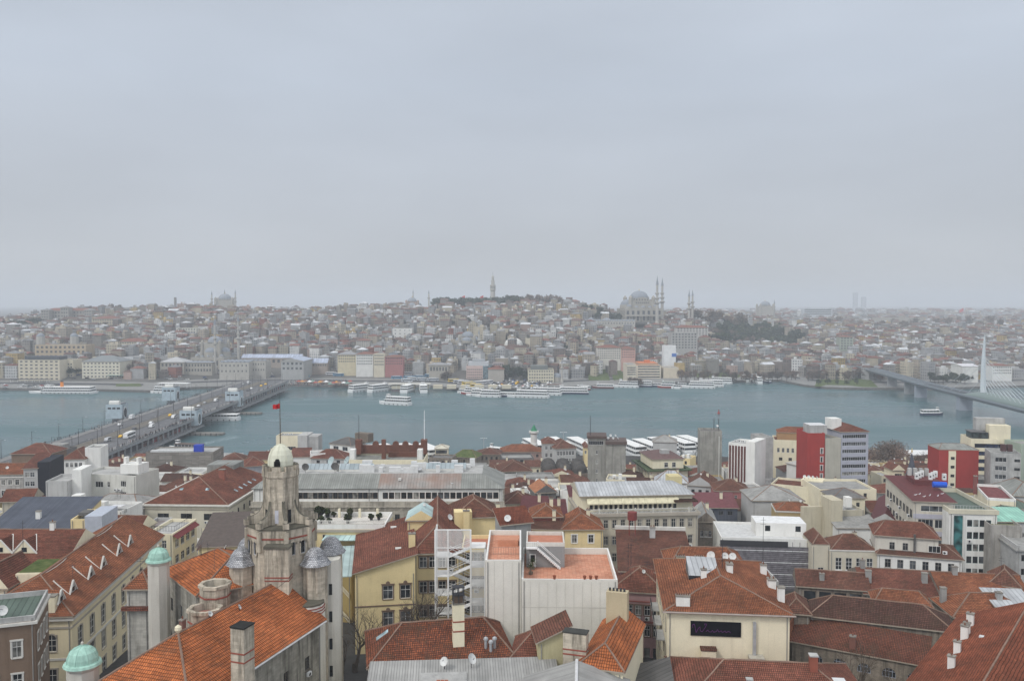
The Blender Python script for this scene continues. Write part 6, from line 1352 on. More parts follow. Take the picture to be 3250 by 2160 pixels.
x,y=s.loc(r5(450,890),39.5);s.chimney(x,y,s.H,s.H+3.0,1.6,1.3,P_CRM,0);s.box('roof_terrace',2,11,s.H+.3,7.4,18.5,s.H+3.6,P_CRM,grass());m=MB();rr0,rr1=s.ridge;pts=[(rr0[0]+.5*math.sin(i*.7),rr0[1]+(rr1[1]-rr0[1])*i/16,s.rz_(rr0[0]+.5,rr0[1]+(rr1[1]-rr0[1])*i/16)+.12) for i in range(17)];[m.tube(a,b_,.06,.06,flat((.5,.47,.42)),5) for a,b_ in zip(pts,pts[1:])];m.build('roof_cable',s.root)
s=nb('school_wing','dark red roofed school wing with white gabled dormers at the left edge',r5(-420,530),r5(560,530),40,14,P_CRM,('gable',4.2,T_RED,'x'),world=False,ov=.5)
for q in (-30,182):x,y=s.loc(r5(q,470),41);dormer(s,x,1.8,2.2,2.4,4.0,T_RED,0)
x,y=s.loc(r5(435,250),44);s.chimney(x,7,s.H+4,s.H+5.6,.8,.7,P_WHT,1)
s=nb('terrace_block','low cream block with planted green roof before the dark red school wing',r5(135,612),r5(470,608),41.5,6,P_CRM,('flat',grass()));s.box('terracotta_pile',s.L*.6,2,s.H-.7,s.L*.85,3.6,s.H-.1,flat((.25,.10,.07),.9,.5));s=nb('front_gable_house','dark red gabled roof piece at the far left edge below the dormers',r5(-200,745),r5(60,745),40,8,P_CRM,('gable',3.5,T_RED,'y'))
s=nb('brown_house','brown house with green flat roof and white window frames at the bottom left corner',Vector((-75,108.6,44)),Vector((-63.0,113.0,44)),44,11,P_BRN,('flat',SGR),[('S',4,3.2,1.1,2.2,wst((.62,.61,.58),1,1,True,TRIM)),('S',4,7.6,1.1,2.2,wst((.62,.61,.58),1,1,True,TRIM)),('E',4,3.0,1.0,2.3,wst((.62,.61,.58),1,1,True,TRIM)),('E',4,7.4,1.0,2.3,wst((.62,.61,.58),1,1,True,TRIM))],world=True,pm=C_LT);s.band(.75,.35,TRIM,.3);s.dish(8.6,2.0,s.H-.7,.7,.5);s.dish(5.5,1.5,s.H-.7,.7,.2)
# --- yellow school in the middle
A,Bq=Vector((-27.5,150,37.8)),Vector((-17.1,151.6,37.8));wped=wst((.66,.65,.62),1,1,True,P_BRN,'ped');wfl=wst((.66,.65,.62),1,1,True,P_BRN,'flat')
s=nb('yellow_gable_house','yellow house with sloping dark red roof and four brown framed windows in the centre',A,Bq,37.8,27.5,P_YEL,('shed',(0,3.1,3.1,0),T_RED),[('S',2,2.3,1.75,2.4,wped,4.2,10.3),('S',2,7.0,1.75,2.9,wped,4.2,10.3)],world=True,ov=.5);s.band(5.7,.22,P_BRN,.1,faces='S');s.box('glass_canopy',-3.4,.5,s.H-.6,-.55,20,s.H-.45,seam((.42,.52,.50),1.2));s.box('skylight',s.L*.68,6,s.H+2.35,s.L*.68+1.3,6.9,s.H+2.55,FARWHITE);s.box('skylight',s.L*.62,22,s.H+2.2,s.L*.62+1.3,22.9,s.H+2.4,FARWHITE)
s=nb('yellow_school','yellow school block with red hipped roof behind the white fire escape',r2(1565,1272),r2(1980,1262),40,28,P_YEL,('hip',4.0,T_RED,5,.01,'y'),[('S',4,.5,1.35,2.0,wfl),('S',4,5.0,1.35,2.1,wfl),('S',4,9.4,1.35,2.1,wfl)]);s.chimney(-.4,2.2,s.H-3,s.H+3.2,1.2,1.0,P_YEL,1);s.dish(6.6,14,s.rz_(6.6,14),.6,.8)
s=nb('yellow_wing','plain yellow wing between the fire escape and the panelled terrace block',r2(1985,1215),r2(2260,1215),40.5,9,P_YEL,('flat',flat((.42,.17,.11))),[('S',3,1.0,1.3,1.9,wfl),('S',3,5.4,1.3,2.0,wfl),('S',3,9.8,1.3,2.0,wfl)])
s=nb('yellow_house','yellow block with brown hipped roof and big square chimney stack',r2(1915,958),r2(2305,946),42,11,P_YEL,('hip',3.0,T_BRN,4,4),[('S',1,1.2,1.0,1.4,ws,.3,1.4)]);s.box('chimney_stack',.1,-1.4,s.H-3,3.6,1.6,s.H+1.6,P_YEL);s.chimney(2.4,-2.0,s.H-4,s.H+2.0,1.2,.9,P_YEL,1)
s=nb('glass_lantern','small yellow block with pale green glazed gable roof',r2(1508,978),r2(1748,976),42.6,7,P_YEL,('gable',1.9,seam((.44,.56,.55),1.0),'y'),cap=False);s.box('gable_glazing',.5,-.06,s.H+.1,s.L-.5,-.01,s.H+.9,G_DARK)
s=nb('yellow_terrace_house','yellow house with white balustraded roof terrace full of potted shrubs',r2(685,1012),r2(1310,1012),40,11,P_YEL,('flat',checker((.58,.55,.50),(.62,.58,.53),.5)),[('S',1,2.0,1.0,2.2,ws,1,3.4),('S',2,4.2,1.0,2.4,ws,4,9)],pm=P_WHT,ph=.9);s.band(.95,.5,GTRIM,.3,faces='S');s.box('glass_canopy',2.4,-4,s.H-2.2,9.2,-.05,s.H-2.05,seam((.44,.58,.56),1.1));TER=s
for x in (3.2,7.6,11.4):s.box('terrace_pier',x-.25,9.6,s.H-.9,x+.25,10.1,s.H+1.0,P_CRM)
s.railing([(.3,.15,s.H),(s.L-.3,.15,s.H)],.8,flat((.66,.64,.58)),40,'balustrade',.07)
SHRUB=crown_mesh('shrub',.62,.55,260,.16,leaf((.04,.055,.022)),77,z0=.6)
PB=MB();PB.lathe(0,0,[(.26,0),(.36,.6),(.4,.62),(.4,.7)],10,flat((.03,.03,.032)),bcap=True);po=PB.build('pot');POTM=po.data;bpy.data.objects.remove(po)
for i,(qx,qy,sc) in enumerate(((840,905,1.2),(882,920,.8),(1032,905,1.3),(985,998,1.3),(742,1000,1.0),(822,1000,.8),(1190,975,1.0),(1256,970,1.0),(720,940,1.6),(760,940,1.5))):
 x,y=s.loc(r2(qx,qy),s.zb+s.H-.9);wp=s.root.matrix_basis@Vector((x,max(.7,min(y,10)),s.H-.9));t=thing('potted_shrub',['round green shrub in black pot at the back of the white roof terrace, left one','small shrub in pot beside the left back shrub of the roof terrace','round green shrub in black pot at the back of the roof terrace, right one','largest round shrub at the front balustrade of the roof terrace','shrub at the left front corner of the roof terrace','tiny cone shrub at the front balustrade of the roof terrace','shrub left of the pair near the right end of the roof terrace','shrub right of the pair near the right end of the roof terrace','bushy light green shrub at the left end of the roof terrace','bushy shrub second from the left end of the roof terrace'][i],'plant',wp,rnd.uniform(0,6),'potted shrubs on the roof terrace');t.scale=(sc,)*3
 for n_,me in (('foliage',SHRUB),('pot',POTM)):o=bpy.data.objects.new(n_,me);COL.objects.link(o);o.parent=t
s=nb('yellow_stair_house','plain yellow wall with sloping stair balustrades between stone tower and red roof',r6(862,430),r6(1010,445),35.5,16,plaster((.42,.32,.13),.4),('flat',C_GRY),[('S',1,3,1.0,2.4,wplain,4.5,6.5),('S',1,8,1.0,2.4,wplain,4.5,6.5)]);[s.railing([(.2,-.5,s.H-k),(s.L-.2,-.5,s.H-k-3)],.9,P_CRM,18,'balustrade',.07) for k in (.5,5.5,10.5)]
# white fire escape
p0=ptd(r6(1755,1000),147.5);FEZ=gnear(147.5)-.2;t=thing('fire_escape','white spiral like steel fire escape caged in vertical bars before the yellow school','staircase',(p0.x,p0.y,FEZ));FW=8.6;top=46.3-FEZ;WS=flat((.80,.79,.77),.5,.06)
for x,y in ((0,0),(2.2,0),(6.1,0),(FW,0),(0,3.6),(FW,3.6)):m=MB();m.box(x-.13,y-.13,0,x+.13,y+.13,top if x<6.5 else top-3.4,WS);m.build('post',t)
for k in range(0,46):
 x=FW*k/45;zt=top if x<6.1 else top-3.4
 z0=top-6.6 if x<2.2 else (top-3.1 if x<6.1 else 0)
 m=MB();m.box(x-.045,-.045,z0,x+.045,.045,zt,WS);m.build('bar',t)
for k in range(16):y=3.6*(k+.5)/16;m=MB();m.box(-.035,y-.035,0,.035,y+.035,top,WS);m.build('bar',t)
lv=top-3.1;sgn=1
for k in range(6):
 z1=lv-k*3.3;z0=z1-3.3
 for xa,xb,zq in (((0,2.2,z1-1.65)),((6.1,FW,z1))):m=MB();m.box(xa,.05,zq-.16,xb,3.55,zq,WS);m.build('landing',t)
 for (ya,yb,xs0,zs0,xs1,zs1) in ((.1,1.5,6.1,z1,2.2,z1-1.65),(2.0,3.4,2.2,z1-1.65,6.1,z0)):
  m=MB();n=9
  for i in range(n):x_=xs0+(xs1-xs0)*i/n;x2=xs0+(xs1-xs0)*(i+1)/n;z_=zs0+(zs1-zs0)*(i+1)/n;m.box(min(x_,x2),ya,z_-.08,max(x_,x2)+.03,yb,z_,WS)
  for y_ in (ya,yb):m.tube((xs0,y_,zs0-.15),(xs1,y_,zs1-.15),.1,.1,WS,4);m.tube((xs0,y_,zs0+1.0),(xs1,y_,zs1+1.0),.05,.05,WS,4)
  m.build('flight',t)
m=MB();m.box(0,-.08,top-.1,6.1,.08,top+.08,WS);m.box(0,-.08,lv-.1,FW,.08,lv+.05,WS);m.build('top_rail',t)
# --- panelled terrace block
PANEL=plaster((.70,.67,.60),.12);TERR=checker((.50,.22,.14),(.58,.30,.20),.55)
s=nb('terrace_block','pale panelled block with terracotta tiled roof terrace and white parapet',r7(432,655),r7(1278,662),44.8,16.5,PANEL,('flat',TERR),[('E',4,2.2,1.0,2.0,wbr),('E',4,6.4,1.0,2.0,wbr),('E',4,10.6,1.0,2.0,wbr)],pm=PANEL,ph=1.0,capm=flat((.70,.69,.66)))
TB=s;z0=s.H-1.0;gx=6.0
s.box('stair_house',.6,9.0,z0+.002,gx+.6,15.8,z0+3.3,plaster((.27,.27,.265),.5),flat((.46,.19,.12)))
for x0,y0,x1,y1 in ((.6,9.0,gx+.6,9.2),(.6,9.2,.8,15.8),(gx+.4,9.2,gx+.6,15.8),(.8,15.6,gx+.4,15.8)):s.box('parapet',x0,y0,z0+3.302,x1,y1,z0+3.9,TRIM)
s.box('door',1.1,8.93,z0+.01,2.1,8.99,z0+2.1,flat((.62,.62,.6)));s.box('door_glass',1.25,8.90,z0+.9,1.95,8.925,z0+1.95,G_DARK)
m=MB();n=14
for i in range(n):xa=2.3+3.6*i/n;zq=z0+3.25-3.2*(i+1)/n;m.box(xa,7.9,zq-.1,xa+.3,8.85,zq,WS)
for y_ in (7.9,8.85):m.tube((2.3,y_,z0+3.2),(5.9,y_,z0+.05),.09,.09,WS,4);m.tube((2.3,y_,z0+4.2),(5.9,y_,z0+1.0),.05,.05,WS,4)
m.box(.6,7.9,z0+3.15,2.3,8.95,z0+3.28,WS);m.build('outside_stair',s.root)
s.railing([(.6,7.95,z0+3.28),(2.3,7.95,z0+3.28)],1.0,WS,6)
for k in range(12):m=MB();m.box(s.L*k/11-.025,-.025,0,s.L*k/11+.025,-.01,s.H-.4,flat((.55,.52,.46)));m.build('panel_joint',s.root)
for zq in (s.H-8.2,s.H-12.5,s.H-4.2):s.box('panel_joint',0,-.03,zq,s.L,-.012,zq+.07,flat((.55,.52,.46)))
for i,(qx,lb) in enumerate(((720,'leftmost'),(984,'second'),(1036,'third'),(1086,'rightmost'))):x,y=s.loc(r7(qx,640),s.zb+s.H);wp=s.root.matrix_basis@Vector((x,.13,s.H));t=thing('flower_pot',f'terracotta flower pot on the white terrace parapet, {lb} of four','pot',wp);m=MB();m.lathe(0,0,[(.16,0),(.24,.42),(.27,.42),(.27,.52),(.2,.52),(.18,.4)],10,flat((.28,.09,.05)),bcap=True);m.build('pot',t)
PALM=MB();rp=random.Random(3)
for k in range(26):
 a=rp.uniform(0,6.28);e=rp.uniform(.1,1.2);L_=rp.uniform(.8,1.3);prev=Vector((0,0,1.2))
 for i in range(4):nx_=prev+Vector((math.cos(a)*L_/4*math.cos(e-i*.45),math.sin(a)*L_/4*math.cos(e-i*.45),L_/4*math.sin(e-i*.45)));w_=.08*(1-i/4);q=Vector((-math.sin(a),math.cos(a),0))*w_;PALM.face([prev-q,prev+q,nx_+q*.7,nx_-q*.7],leaf((.045,.06,.02)));prev=nx_
po=PALM.build('fronds');PALMM=po.data;bpy.data.objects.remove(po);PT=MB();PT.lathe(0,0,[(.3,0),(.36,.4),(.12,.42),(.1,1.25)],8,flat((.2,.16,.12)));po=PT.build('trunk');PTM=po.data;bpy.data.objects.remove(po)
for lb,qx,qy in (('taller, by the terrace door',530,570),('shorter, at the left terrace edge',512,615)):x,y=s.loc(r7(qx,qy),s.zb+z0);wp=s.root.matrix_basis@Vector((max(.7,x),max(.6,y),z0));t=thing('potted_palm',f'small potted palm on the terracotta terrace, the {lb}','plant',wp);[setattr(bpy_o,'parent',t) for bpy_o in [COL.objects.link(o) or o for o in (bpy.data.objects.new('fronds',PALMM),bpy.data.objects.new('trunk',PTM))]]
s=nb('panelled_annex','higher pale panelled block with small terracotta terraces left of the big terrace',r7(112,488),r7(428,489),47.4,17,PANEL,('flat',TERR),pm=PANEL,ph=.8,capm=flat((.70,.69,.66)));s.railing([(1.0,5.6,s.H-.8),(s.L-.4,5.6,s.H-.8)],1.1,flat((.3,.2,.16)),10);s.box('terracotta_step',1.6,10,s.H-.798,s.L-.5,13,s.H+.2,flat((.50,.23,.14)))
for k in range(5):m=MB();m.box(s.L*k/4-.025,-.025,0,s.L*k/4+.025,-.01,s.H-.3,flat((.55,.52,.46)));m.build('panel_joint',s.root)
s=nb('grey_stair_house','bare grey cement stair house with red roof slab and dish behind the terrace',r3(258,1022),r3(515,1008),47.2,6,plaster((.30,.30,.29),.5),('shed',(0,.3,1.6,1.4),tile((.30,.09,.05),(.22,.07,.04),.1)));s.dish(1.1,.4,s.H+.2,.6,-.4)
# --- brown roofs along the bottom
s=nb('brown_roof_house','house with broad mottled brown hipped roof and tall caged chimney at the bottom',r6(1180,1442),r7(350,1345),38,12,P_CRM,('hip',3.3,tile((.36,.11,.05),(.15,.06,.04),.4),5,3.5,'x'),ov=.5)
x,y=s.loc(r6(1985,1345),39);s.chimney(x,2.2,s.H+.3,s.H+7.0,1.5,1.2,P_CRM,0,bands=(s.H+4.6,s.H+3.3));m=MB()
for dx in (-.7,0,.7):
 for dy in (-.55,.55):m.box(x+dx-.05,2.2+dy-.05,s.H+7.17,x+dx+.05,2.2+dy+.05,s.H+9.2,IRON)
m.box(x-.8,1.6,s.H+8.2,x+.8,2.8,s.H+8.3,IRON);m.box(x-.8,1.6,s.H+9.2,x+.8,2.8,s.H+9.32,IRON);m.box(x-.55,1.75,s.H+7.18,x+.55,2.65,s.H+8.1,flat((.10,.07,.05)));m.build('chimney_cage',s.root)
for qx in (2215,2255,2295):x,y=s.loc(r6(qx,1345),38.4);m=MB();yy_=rnd.uniform(.6,1.6);zq=s.rz_(x,yy_);m.lathe(x,yy_,[(.2,zq-.2),(.2,zq+1.1),(.34,zq+1.1),(.3,zq+1.35),(.05,zq+1.5)],8,GREY_METAL);m.build('vent_pipe',s.root)
x,y=s.loc(r6(1190,1190),40);s.skylight(1.8,6.5,1.6,1.0)
CORR=seam((.33,.325,.31),.35)
s=nb('corrugated_shed','wide grey corrugated roof along the bottom edge with a pale concrete slab',Vector((-17,97,36.0)),Vector((6.2,98.6,36.0)),36.0,13.2,C_GRY,('shed',(0,0,2.6,2.6),CORR),world=True);m=MB();m.face([(6.2,1,s.H+.45),(12,1,s.H+.45),(12,10.5,s.H+2.45),(6.2,10.5,s.H+2.45)],C_LT);m.build('concrete_slab',s.root)
TBR=flat((.36,.12,.06),.9,.3);wp=s.root.matrix_basis@Vector((9.0,7.6,s.H+1.88));t=thing('brick_pile','small pile of orange hollow bricks on the concrete slab of the grey roof','bricks',wp)
for i in range(11):m=MB();a,b_=i%4,i//4;m.box(-1+a*.5+b_*.1,b_*.32-.4,(.0 if i<8 else .26)+b_*.07,-1+a*.5+.44+b_*.1,b_*.32-.12,(.24 if i<8 else .5)+b_*.07,TBR);m.build('brick',t)
s.dish(9.2,11.3,s.H+2.5,.6,-.7);s.dish(12.6,11.5,s.H+2.5,.7,.9)
s=nb('corrugated_shed','grey corrugated gable roof with bright ridge seam at the bottom centre',Vector((.8,92.5,38.7)),Vector((13.0,91.5,38.7)),38.7,13.0,C_GRY,('gable',2.2,CORR,'y'),world=True,cap=False);m=MB();a,b_=s.ridge;m.tube(a,b_,.2,.2,flat((.6,.6,.6),.4),6);m.build('ridge_cap',s.root)
s=nb('orange_roof_house','narrow house with bright orange hipped roof below the panelled block',r7(935,1432),r7(1322,1482),40,16,P_CRM,('hip',2.2,T_FRT,3.0,.01,'y'),ov=.35);s.chimney(-1.0,2.6,s.H-3,s.H+3.4,3.0,1.4,S_HOSP,0,flat((.05,.05,.045)),bands=(s.H+1.2,s.H+.6));s.box('tall_chimney',.9,12.5,s.H-2,3.8,14,s.H+5.6,plaster((.50,.42,.28),.6));m=MB();[m.lathe(1.3+.5*k,13.2,[(.16,s.H+5.602),(.14,s.H+6.0)],7,IRON) for k in range(5)];m.build('chimney_pots',s.root)
s=nb('yellow_lean_to','pale yellow gable wall with brown lean to roof left of the bright orange roof',r7(582,1210),r7(848,1200),41,5,plaster((.50,.45,.27),.6),('shed',(-.2,2.0,2.0,-.2),T_BRN));s=nb('low_roof_house','low orange and brown hipped roof between the two striped chimneys',r7(352,1362),r7(705,1378),38.0,7,P_CRM,('hip',2.6,T_RED,3,.01,'x'))
# --- pink house and behind
s=nb('pink_house','mauve pink house with white framed windows and red hipped roof beside the alley',r7(1225,762),r7(1700,792),35,10,P_PNK,('hip',2.9,T_RED,5,5),[('S',5,2.2,1.0,1.7,wst((.66,.64,.62),1,1,True,P_BRN)),('S',5,5.7,1.0,1.9,wst((.66,.64,.62),1,1,True,P_BRN)),('S',5,9.6,1.0,1.9,wplain)]);s.band(1.4,.2,flat((.3,.1,.08)),.12,faces='S');s.band(4.9,.25,flat((.3,.1,.08)),.15,faces='S');s.mast(2.6,4,s.H+2.5,5)
s=nb('broad_roof_house','broad low brownish red roof with white coped edge behind the pink house',r7(1300,590),r7(1960,610),36.6,22,P_PNK,('shed',(0,0,1.7,1.7),tile((.26,.10,.065),(.19,.085,.06),.35)));s.box('coping',-.5,22.4,s.H+1.2,s.L+.5,22.9,s.H+2.6,TRIM);p=s.loc(r7(1440,420),40);m=MB();x,y=p;y=19
for dx in (-.6,.6):
 for dy in (-.5,.5):m.box(x+dx-.06,y+dy-.06,s.H+1.5,x+dx+.06,y+dy+.06,s.H+4.8,flat((.22,.05,.04)))
m.lathe(x,y,[(.95,s.H+4.8),(.95,s.H+6.4)],10,flat((.20,.05,.045)),bcap=True);m.build('water_tank',s.root);s.chimney(x+4,18,s.H+1,s.H+3.6,1.1,.8,C_LT,2);s.chimney(s.L-4,6,s.H+.4,s.H+2.4,2.2,.8,P_CRM,5)
# --- cream house with the dark sign
s=nb('cream_house','cream house with broad orange roof and black sign on its blank front wall',Vector((21.8,120.0,42)),Vector((38.4,118.3,42)),42,24,P_CRM,('hip',2.6,T_OR,8.6,8,'y'),[('W',6,1.8,1.0,1.8,wst((.6,.58,.55),1,1,True,GTRIM)),('W',6,5.6,1.0,2.2,wst((.6,.58,.55),1,1,True,GTRIM)),('W',6,9.6,1.0,2.2,wst((.6,.58,.55),1,1,True,GTRIM))],world=True,ov=.6,zb=26);CH=s
m=MB();m.tube((-.7,-.75,s.H+.12),(s.L+.7,-.75,s.H+.12),.11,.11,flat((.36,.3,.27)),5);m.build('gutter',s.root);zs=s.H-1.2
sg=s.box('sign_board',3.2,-.16,zs-2.05,10.1,-.01,zs,flat((.003,.003,.006),.7));PUR=flat((.085,.012,.10),.5);m=MB()
SC_=[(.25,-.9),(.2,-.55),(.5,-.4),(.62,-.9),(.75,-1.6),(1.05,-1.0),(1.25,-.75),(1.35,-1.35),(1.6,-1.45),(2.0,-.8),(2.2,-.35),(1.9,-.3),(1.95,-.5)]
SC2=[(2.1,-1.4),(2.35,-1.15),(2.5,-1.4),(2.8,-1.45),(3.0,-1.2),(3.15,-1.45),(3.5,-1.35),(3.7,-1.05),(3.85,-1.4),(4.2,-1.2),(4.35,-1.45),(4.7,-1.2),(4.85,-1.45),(5.2,-1.25),(5.5,-1.45)]
for S_ in (SC_,SC2):
 for a,b_ in zip(S_,S_[1:]):m.tube((3.2+a[0],-.2,zs+a[1]),(3.2+b_[0],-.2,zs+b_[1]),.045,.045,PUR,5)
lo_=m.build('script_lettering',s.root);lo_.parent=sg
s.box('wall_chimney',4.6,-1.1,s.H-9.2,6.6,-.02,s.H-5.0,P_CRM);s.box('chimney_tile_top',4.5,-1.2,s.H-4.998,6.7,-.01,s.H-4.7,T_BRN);s.box('flue_duct',11.7,-.5,s.H-7.5,12.1,-.02,s.H-1.0,GREY_METAL);s.box('boiler_box',11.1,-1.6,s.H-10,13.1,-.03,s.H-5.6,plaster((.48,.45,.38),.6));s.railing([(13.2,-1.0,s.H-9),(14.8,-1.0,s.H-9)],2.6,IRON,10,'iron_gate');s.box('duct',11.4,-1.95,s.H-10,12.1,-1.62,s.H-7.5,GREY_METAL)
s.chimney(2.2,1.0,s.H+.3,s.H+1.9,1.9,.9,P_WHT,6);s.chimney(6.0,9.0,s.H+1,s.H+3.3,.8,.7,P_WHT,1);x,y=10.2,12.0;s.chimney(x,y,s.H+1.2,s.H+3.4,.9,1.4,P_WHT,1);s.mast(9.2,12.5,s.H+2,5.0);s.chimney(16.2,17,s.H,s.H+1.9,.9,.8,P_WHT,1);s.chimney(16.2,10.5,s.H,s.H+1.7,1.1,1.4,P_WHT,2);s.chimney(16.4,4.6,s.H-1,s.H+2.4,.9,1.0,P_WHT,0);s.dish(8.6,21,s.H+.9,.7,-.5);s.dish(11.0,22.5,s.H+.6,.6,.3);s.dish(12.3,22.8,s.H+.5,.6,-.2)
m=MB();m.face([(3.9,9.6,s.H+2.2),(8.4,9.6,s.H+2.1),(8.4,14.6,s.H+3.6),(3.9,14.6,s.H+3.7)],SLT);m.face([(3.9,9.6,s.H+1.0),(8.4,9.6,s.H+1.6),(8.4,9.6,s.H+2.1),(3.9,9.6,s.H+2.2)],G_DARK);m.face([(3.9,14.6,s.H+1.4),(3.9,9.6,s.H+1.0),(3.9,9.6,s.H+2.2),(3.9,14.6,s.H+3.7)],C_DK);m.build('roof_hut',s.root)
for k in range(3):s.railing([(-1.2,4+k*6,s.H-5.6-k*0),(-1.2,8+k*6,s.H-5.6)],.9,IRON,10,'balcony_rail');s.box('balcony',-1.25,4+k*6,s.H-5.75,-.01,8+k*6,s.H-5.62,C_LT)
s=nb('orange_roof_house','house with flat orange roof slope and chimneys right behind the black sign house',Vector((27,147,39.5)),Vector((40,146,39.5)),39.5,11,P_CRM,('hip',2.4,T_OR,3,3),world=True);[s.chimney(x,1.2,s.H+.2,s.H+2.0,1.4,.8,P_CRM,4) for x in (2.0,5.2)]
s=nb('front_roof_house','mottled red roof with chimneys and white hatch at the bottom right of centre',Vector((20.2,103.5,35)),Vector((44,101.0,35)),35,17,P_CRM,('hip',3.6,T_RED,7,7,'x'),world=True);s.chimney(17.6,7.4,s.H+1.5,s.H+5.2,.95,.95,flat((.27,.09,.06)),0,C_LT);s.chimney(9.0,3.5,s.H+.5,s.H+3.4,.7,.6,flat((.27,.09,.06)),0,C_LT);x,y=20.5,6.4;zq=s.rz_(x,y);m=MB();m.box(x-.85,y-.8,zq-.2,x+.85,y+.8,zq+.35,flat((.62,.63,.63)));m.build('roof_hatch',s.root)
s=nb('dark_roof_house','dark slate coloured roof slope at the foot of the black sign house',Vector((15.5,104,35.0)),Vector((20.0,103.6,35.0)),35.0,13,P_GRY,('shed',(-1.5,0,1.6,.2),SDK),world=True)
# --- old stone church and long roofs
T_CH=tile((.24,.085,.05),(.16,.065,.045),.35)
s=nb('stone_church','low rubble stone church aisle with long brown tiled roof and arched windows',r8(318,1208),r8(1500,1428),29,5.6,S_OLD,('shed',(0,0,2.6,2.6),T_CH),[('S',6,1.3,2.0,1.5,wst((.3,.33,.4),3,1,False,None,'arch',S_OLD),2.0,24)],ov=.4);s.box('verge',-.55,-.4,s.H,-.42,6,s.H+3.1,T_OR);x,y=s.loc(r8(840,1260),30);s.chimney(x,.8,s.H,s.H+2.4,.9,.8,flat((.2,.09,.07)),1)
s=nb('church_nave','long dark brown hipped church roof above the tiled aisle',r8(480,985),r8(1728,1128),32,7.5,S_OLD,('hip',2.7,T_DK,4,4.5,'x'));nb('church_porch','small brown roof at the left end of the church roofs',r8(260,960),r8(470,975),32.5,7,S_OLD,('hip',2.0,T_BRN))
s=nb('long_roof_house','long dark stone range with red roof and empty window openings behind the church',r8(370,722),r8(985,765),29,7,S_OLD,('gable',2.4,T_BRN,'x'),[('S',4,.7,2.2,2.4,wplain)]);s.chimney(4.6,1.5,s.H,s.H+2.4,.9,.8,C_GRY,1);s.chimney(s.L+.5,3,s.H,s.H+3.2,1.1,1.0,C_GRY,0)
s=nb('long_roof_house','orange tiled long roof in front of the white houses on the right',r8(960,790),r8(1660,830),28.5,15,S_OLD,('gable',2.9,T_RED,'x'));s.chimney(s.L*.82,4,s.H,s.H+3.6,1.0,.9,C_GRY,0);s.chimney(1.0,7.5,s.H+2,s.H+4.6,.9,.9,C_GRY,1)
s=nb('long_roof_house','mossy orange tiled roof range with chimneys near the right edge',r8(1650,815),r8(2420,850),29,13,S_OLD,('gable',2.8,T_OR,'x'));s.chimney(4,6,s.H+2,s.H+4.2,.9,.8,C_GRY,0)
s=nb('hip_roof_house','orange hipped roof with square vents right of the church',r8(1745,995),r8(2480,1012),31,9,S_OLD,('hip',2.8,T_OR,5,5,'x'));s.chimney(.6,6,s.H+.5,s.H+3.2,.9,.9,C_GRY,0);s.chimney(9,3.4,s.H+1.2,s.H+3.4,.9,.9,C_LT,0);nb('low_roof_house','small orange and brown roofs wedged between church and long range',r8(1050,872),r8(1540,912),31.2,6,S_OLD,('hip',1.8,T_OR,2,2));nb('metal_shed','low shed with curved pale metal roof on the right edge roofs',r8(2120,905),r8(2460,918),32.6,6,SDK,('shed',(0,0,1.2,1.2),SLT));nb('red_roof_house','small hipped red roof at the foot of the stained cement wall',r8(2060,705),r8(2320,740),30.5,8,S_OLD,('hip',2.6,T_BRN))
u_=Vector((.62,.78,0)).normalized();n_v=Vector((u_.y,-u_.x,0));A=Vector((51,108,38))-u_*13
s=nb('big_roof_house','big orange tiled roof with white chimneys filling the bottom right corner',A,A+n_v*18,38,39,P_CRM,('hip',4.2,tile((.34,.10,.05),(.26,.08,.042),.15),4,.01,'y'),world=True,ov=.4)
for q,w_,h_ in (((1770,1370),.8,1.4),((1718,1525),.8,1.4),((1835,1235),.9,1.7),((1855,1190),.8,1.5),((1885,1105),.9,1.7)):x,y=s.loc(r8(*q),39.0);x=max(.8,min(x,8));zq=s.rz_(x,y);s.chimney(x,y,zq-.4,zq+h_,w_,w_*.8,P_WHT,1)
x,y=s.loc(r8(1960,1220),40);zq=s.rz_(max(1,x),y);s.box('roof_hatch',max(1,x),y,zq-.2,max(1,x)+1.5,y+.7,zq+.25,flat((.6,.6,.6)))
# --- white houses and office blocks on the right
wW=wst((.72,.71,.69),1,2,True);wG=wst((.30,.29,.27),1,1,True)
s=nb('cream_house','cream house with tall white cross barred windows and brown hipped roof',r8(650,408),r8(1080,418),30,9,plaster((.60,.55,.44),.2),('hip',2.6,T_BRN,4,4),[('S',4,1.5,1.35,2.7,wW)],ov=-.2);s.band(-.3,.3,TRIM,.12,faces='S');s=nb('cream_house','narrow cream house end with one low window beside the scaffolding',r8(492,358),r8(652,362),31,9,plaster((.58,.53,.42),.25),('hip',2.0,T_BRN),[('S',1,5.0,1.3,1.6,wW)],ov=-.1)
s=nb('white_house','white three storey house with brown roofs and set back top floor',r8(1072,436),r8(1812,492),30,11,P_WHT,('hip',1.6,T_BRN,3,3,'x'),[('S',6,.9,1.25,1.9,wG),('S',6,4.3,1.25,1.9,wst((.66,.65,.62),2,1,True))]);s.box('upper_storey',-.4,1.6,s.H,s.L*.74,10.5,s.H+3.7,plaster((.60,.57,.50),.5));[swin(s,x,1.6,s.H+.9,1.1,1.6,wG) for x in (2.5,5.2)];swin(s,10.4,1.6,s.H+.8,2.4,1.5,ww2);s.aircon(13.2,1.1,s.H+.7);s.hip(2.4,T_RED,3,3,ov=.5,z=s.H+3.702,ext=(.4,-s.L*.26,-1.6,-.5),cap=CAPM,name='upper_roof');s.box('flue',s.L*.44,1.0,s.H-1,s.L*.44+.4,1.5,s.H+4.6,SDK)
LAV=plaster((.42,.41,.46),.2);wo=wst((.55,.55,.55),3,0,False)
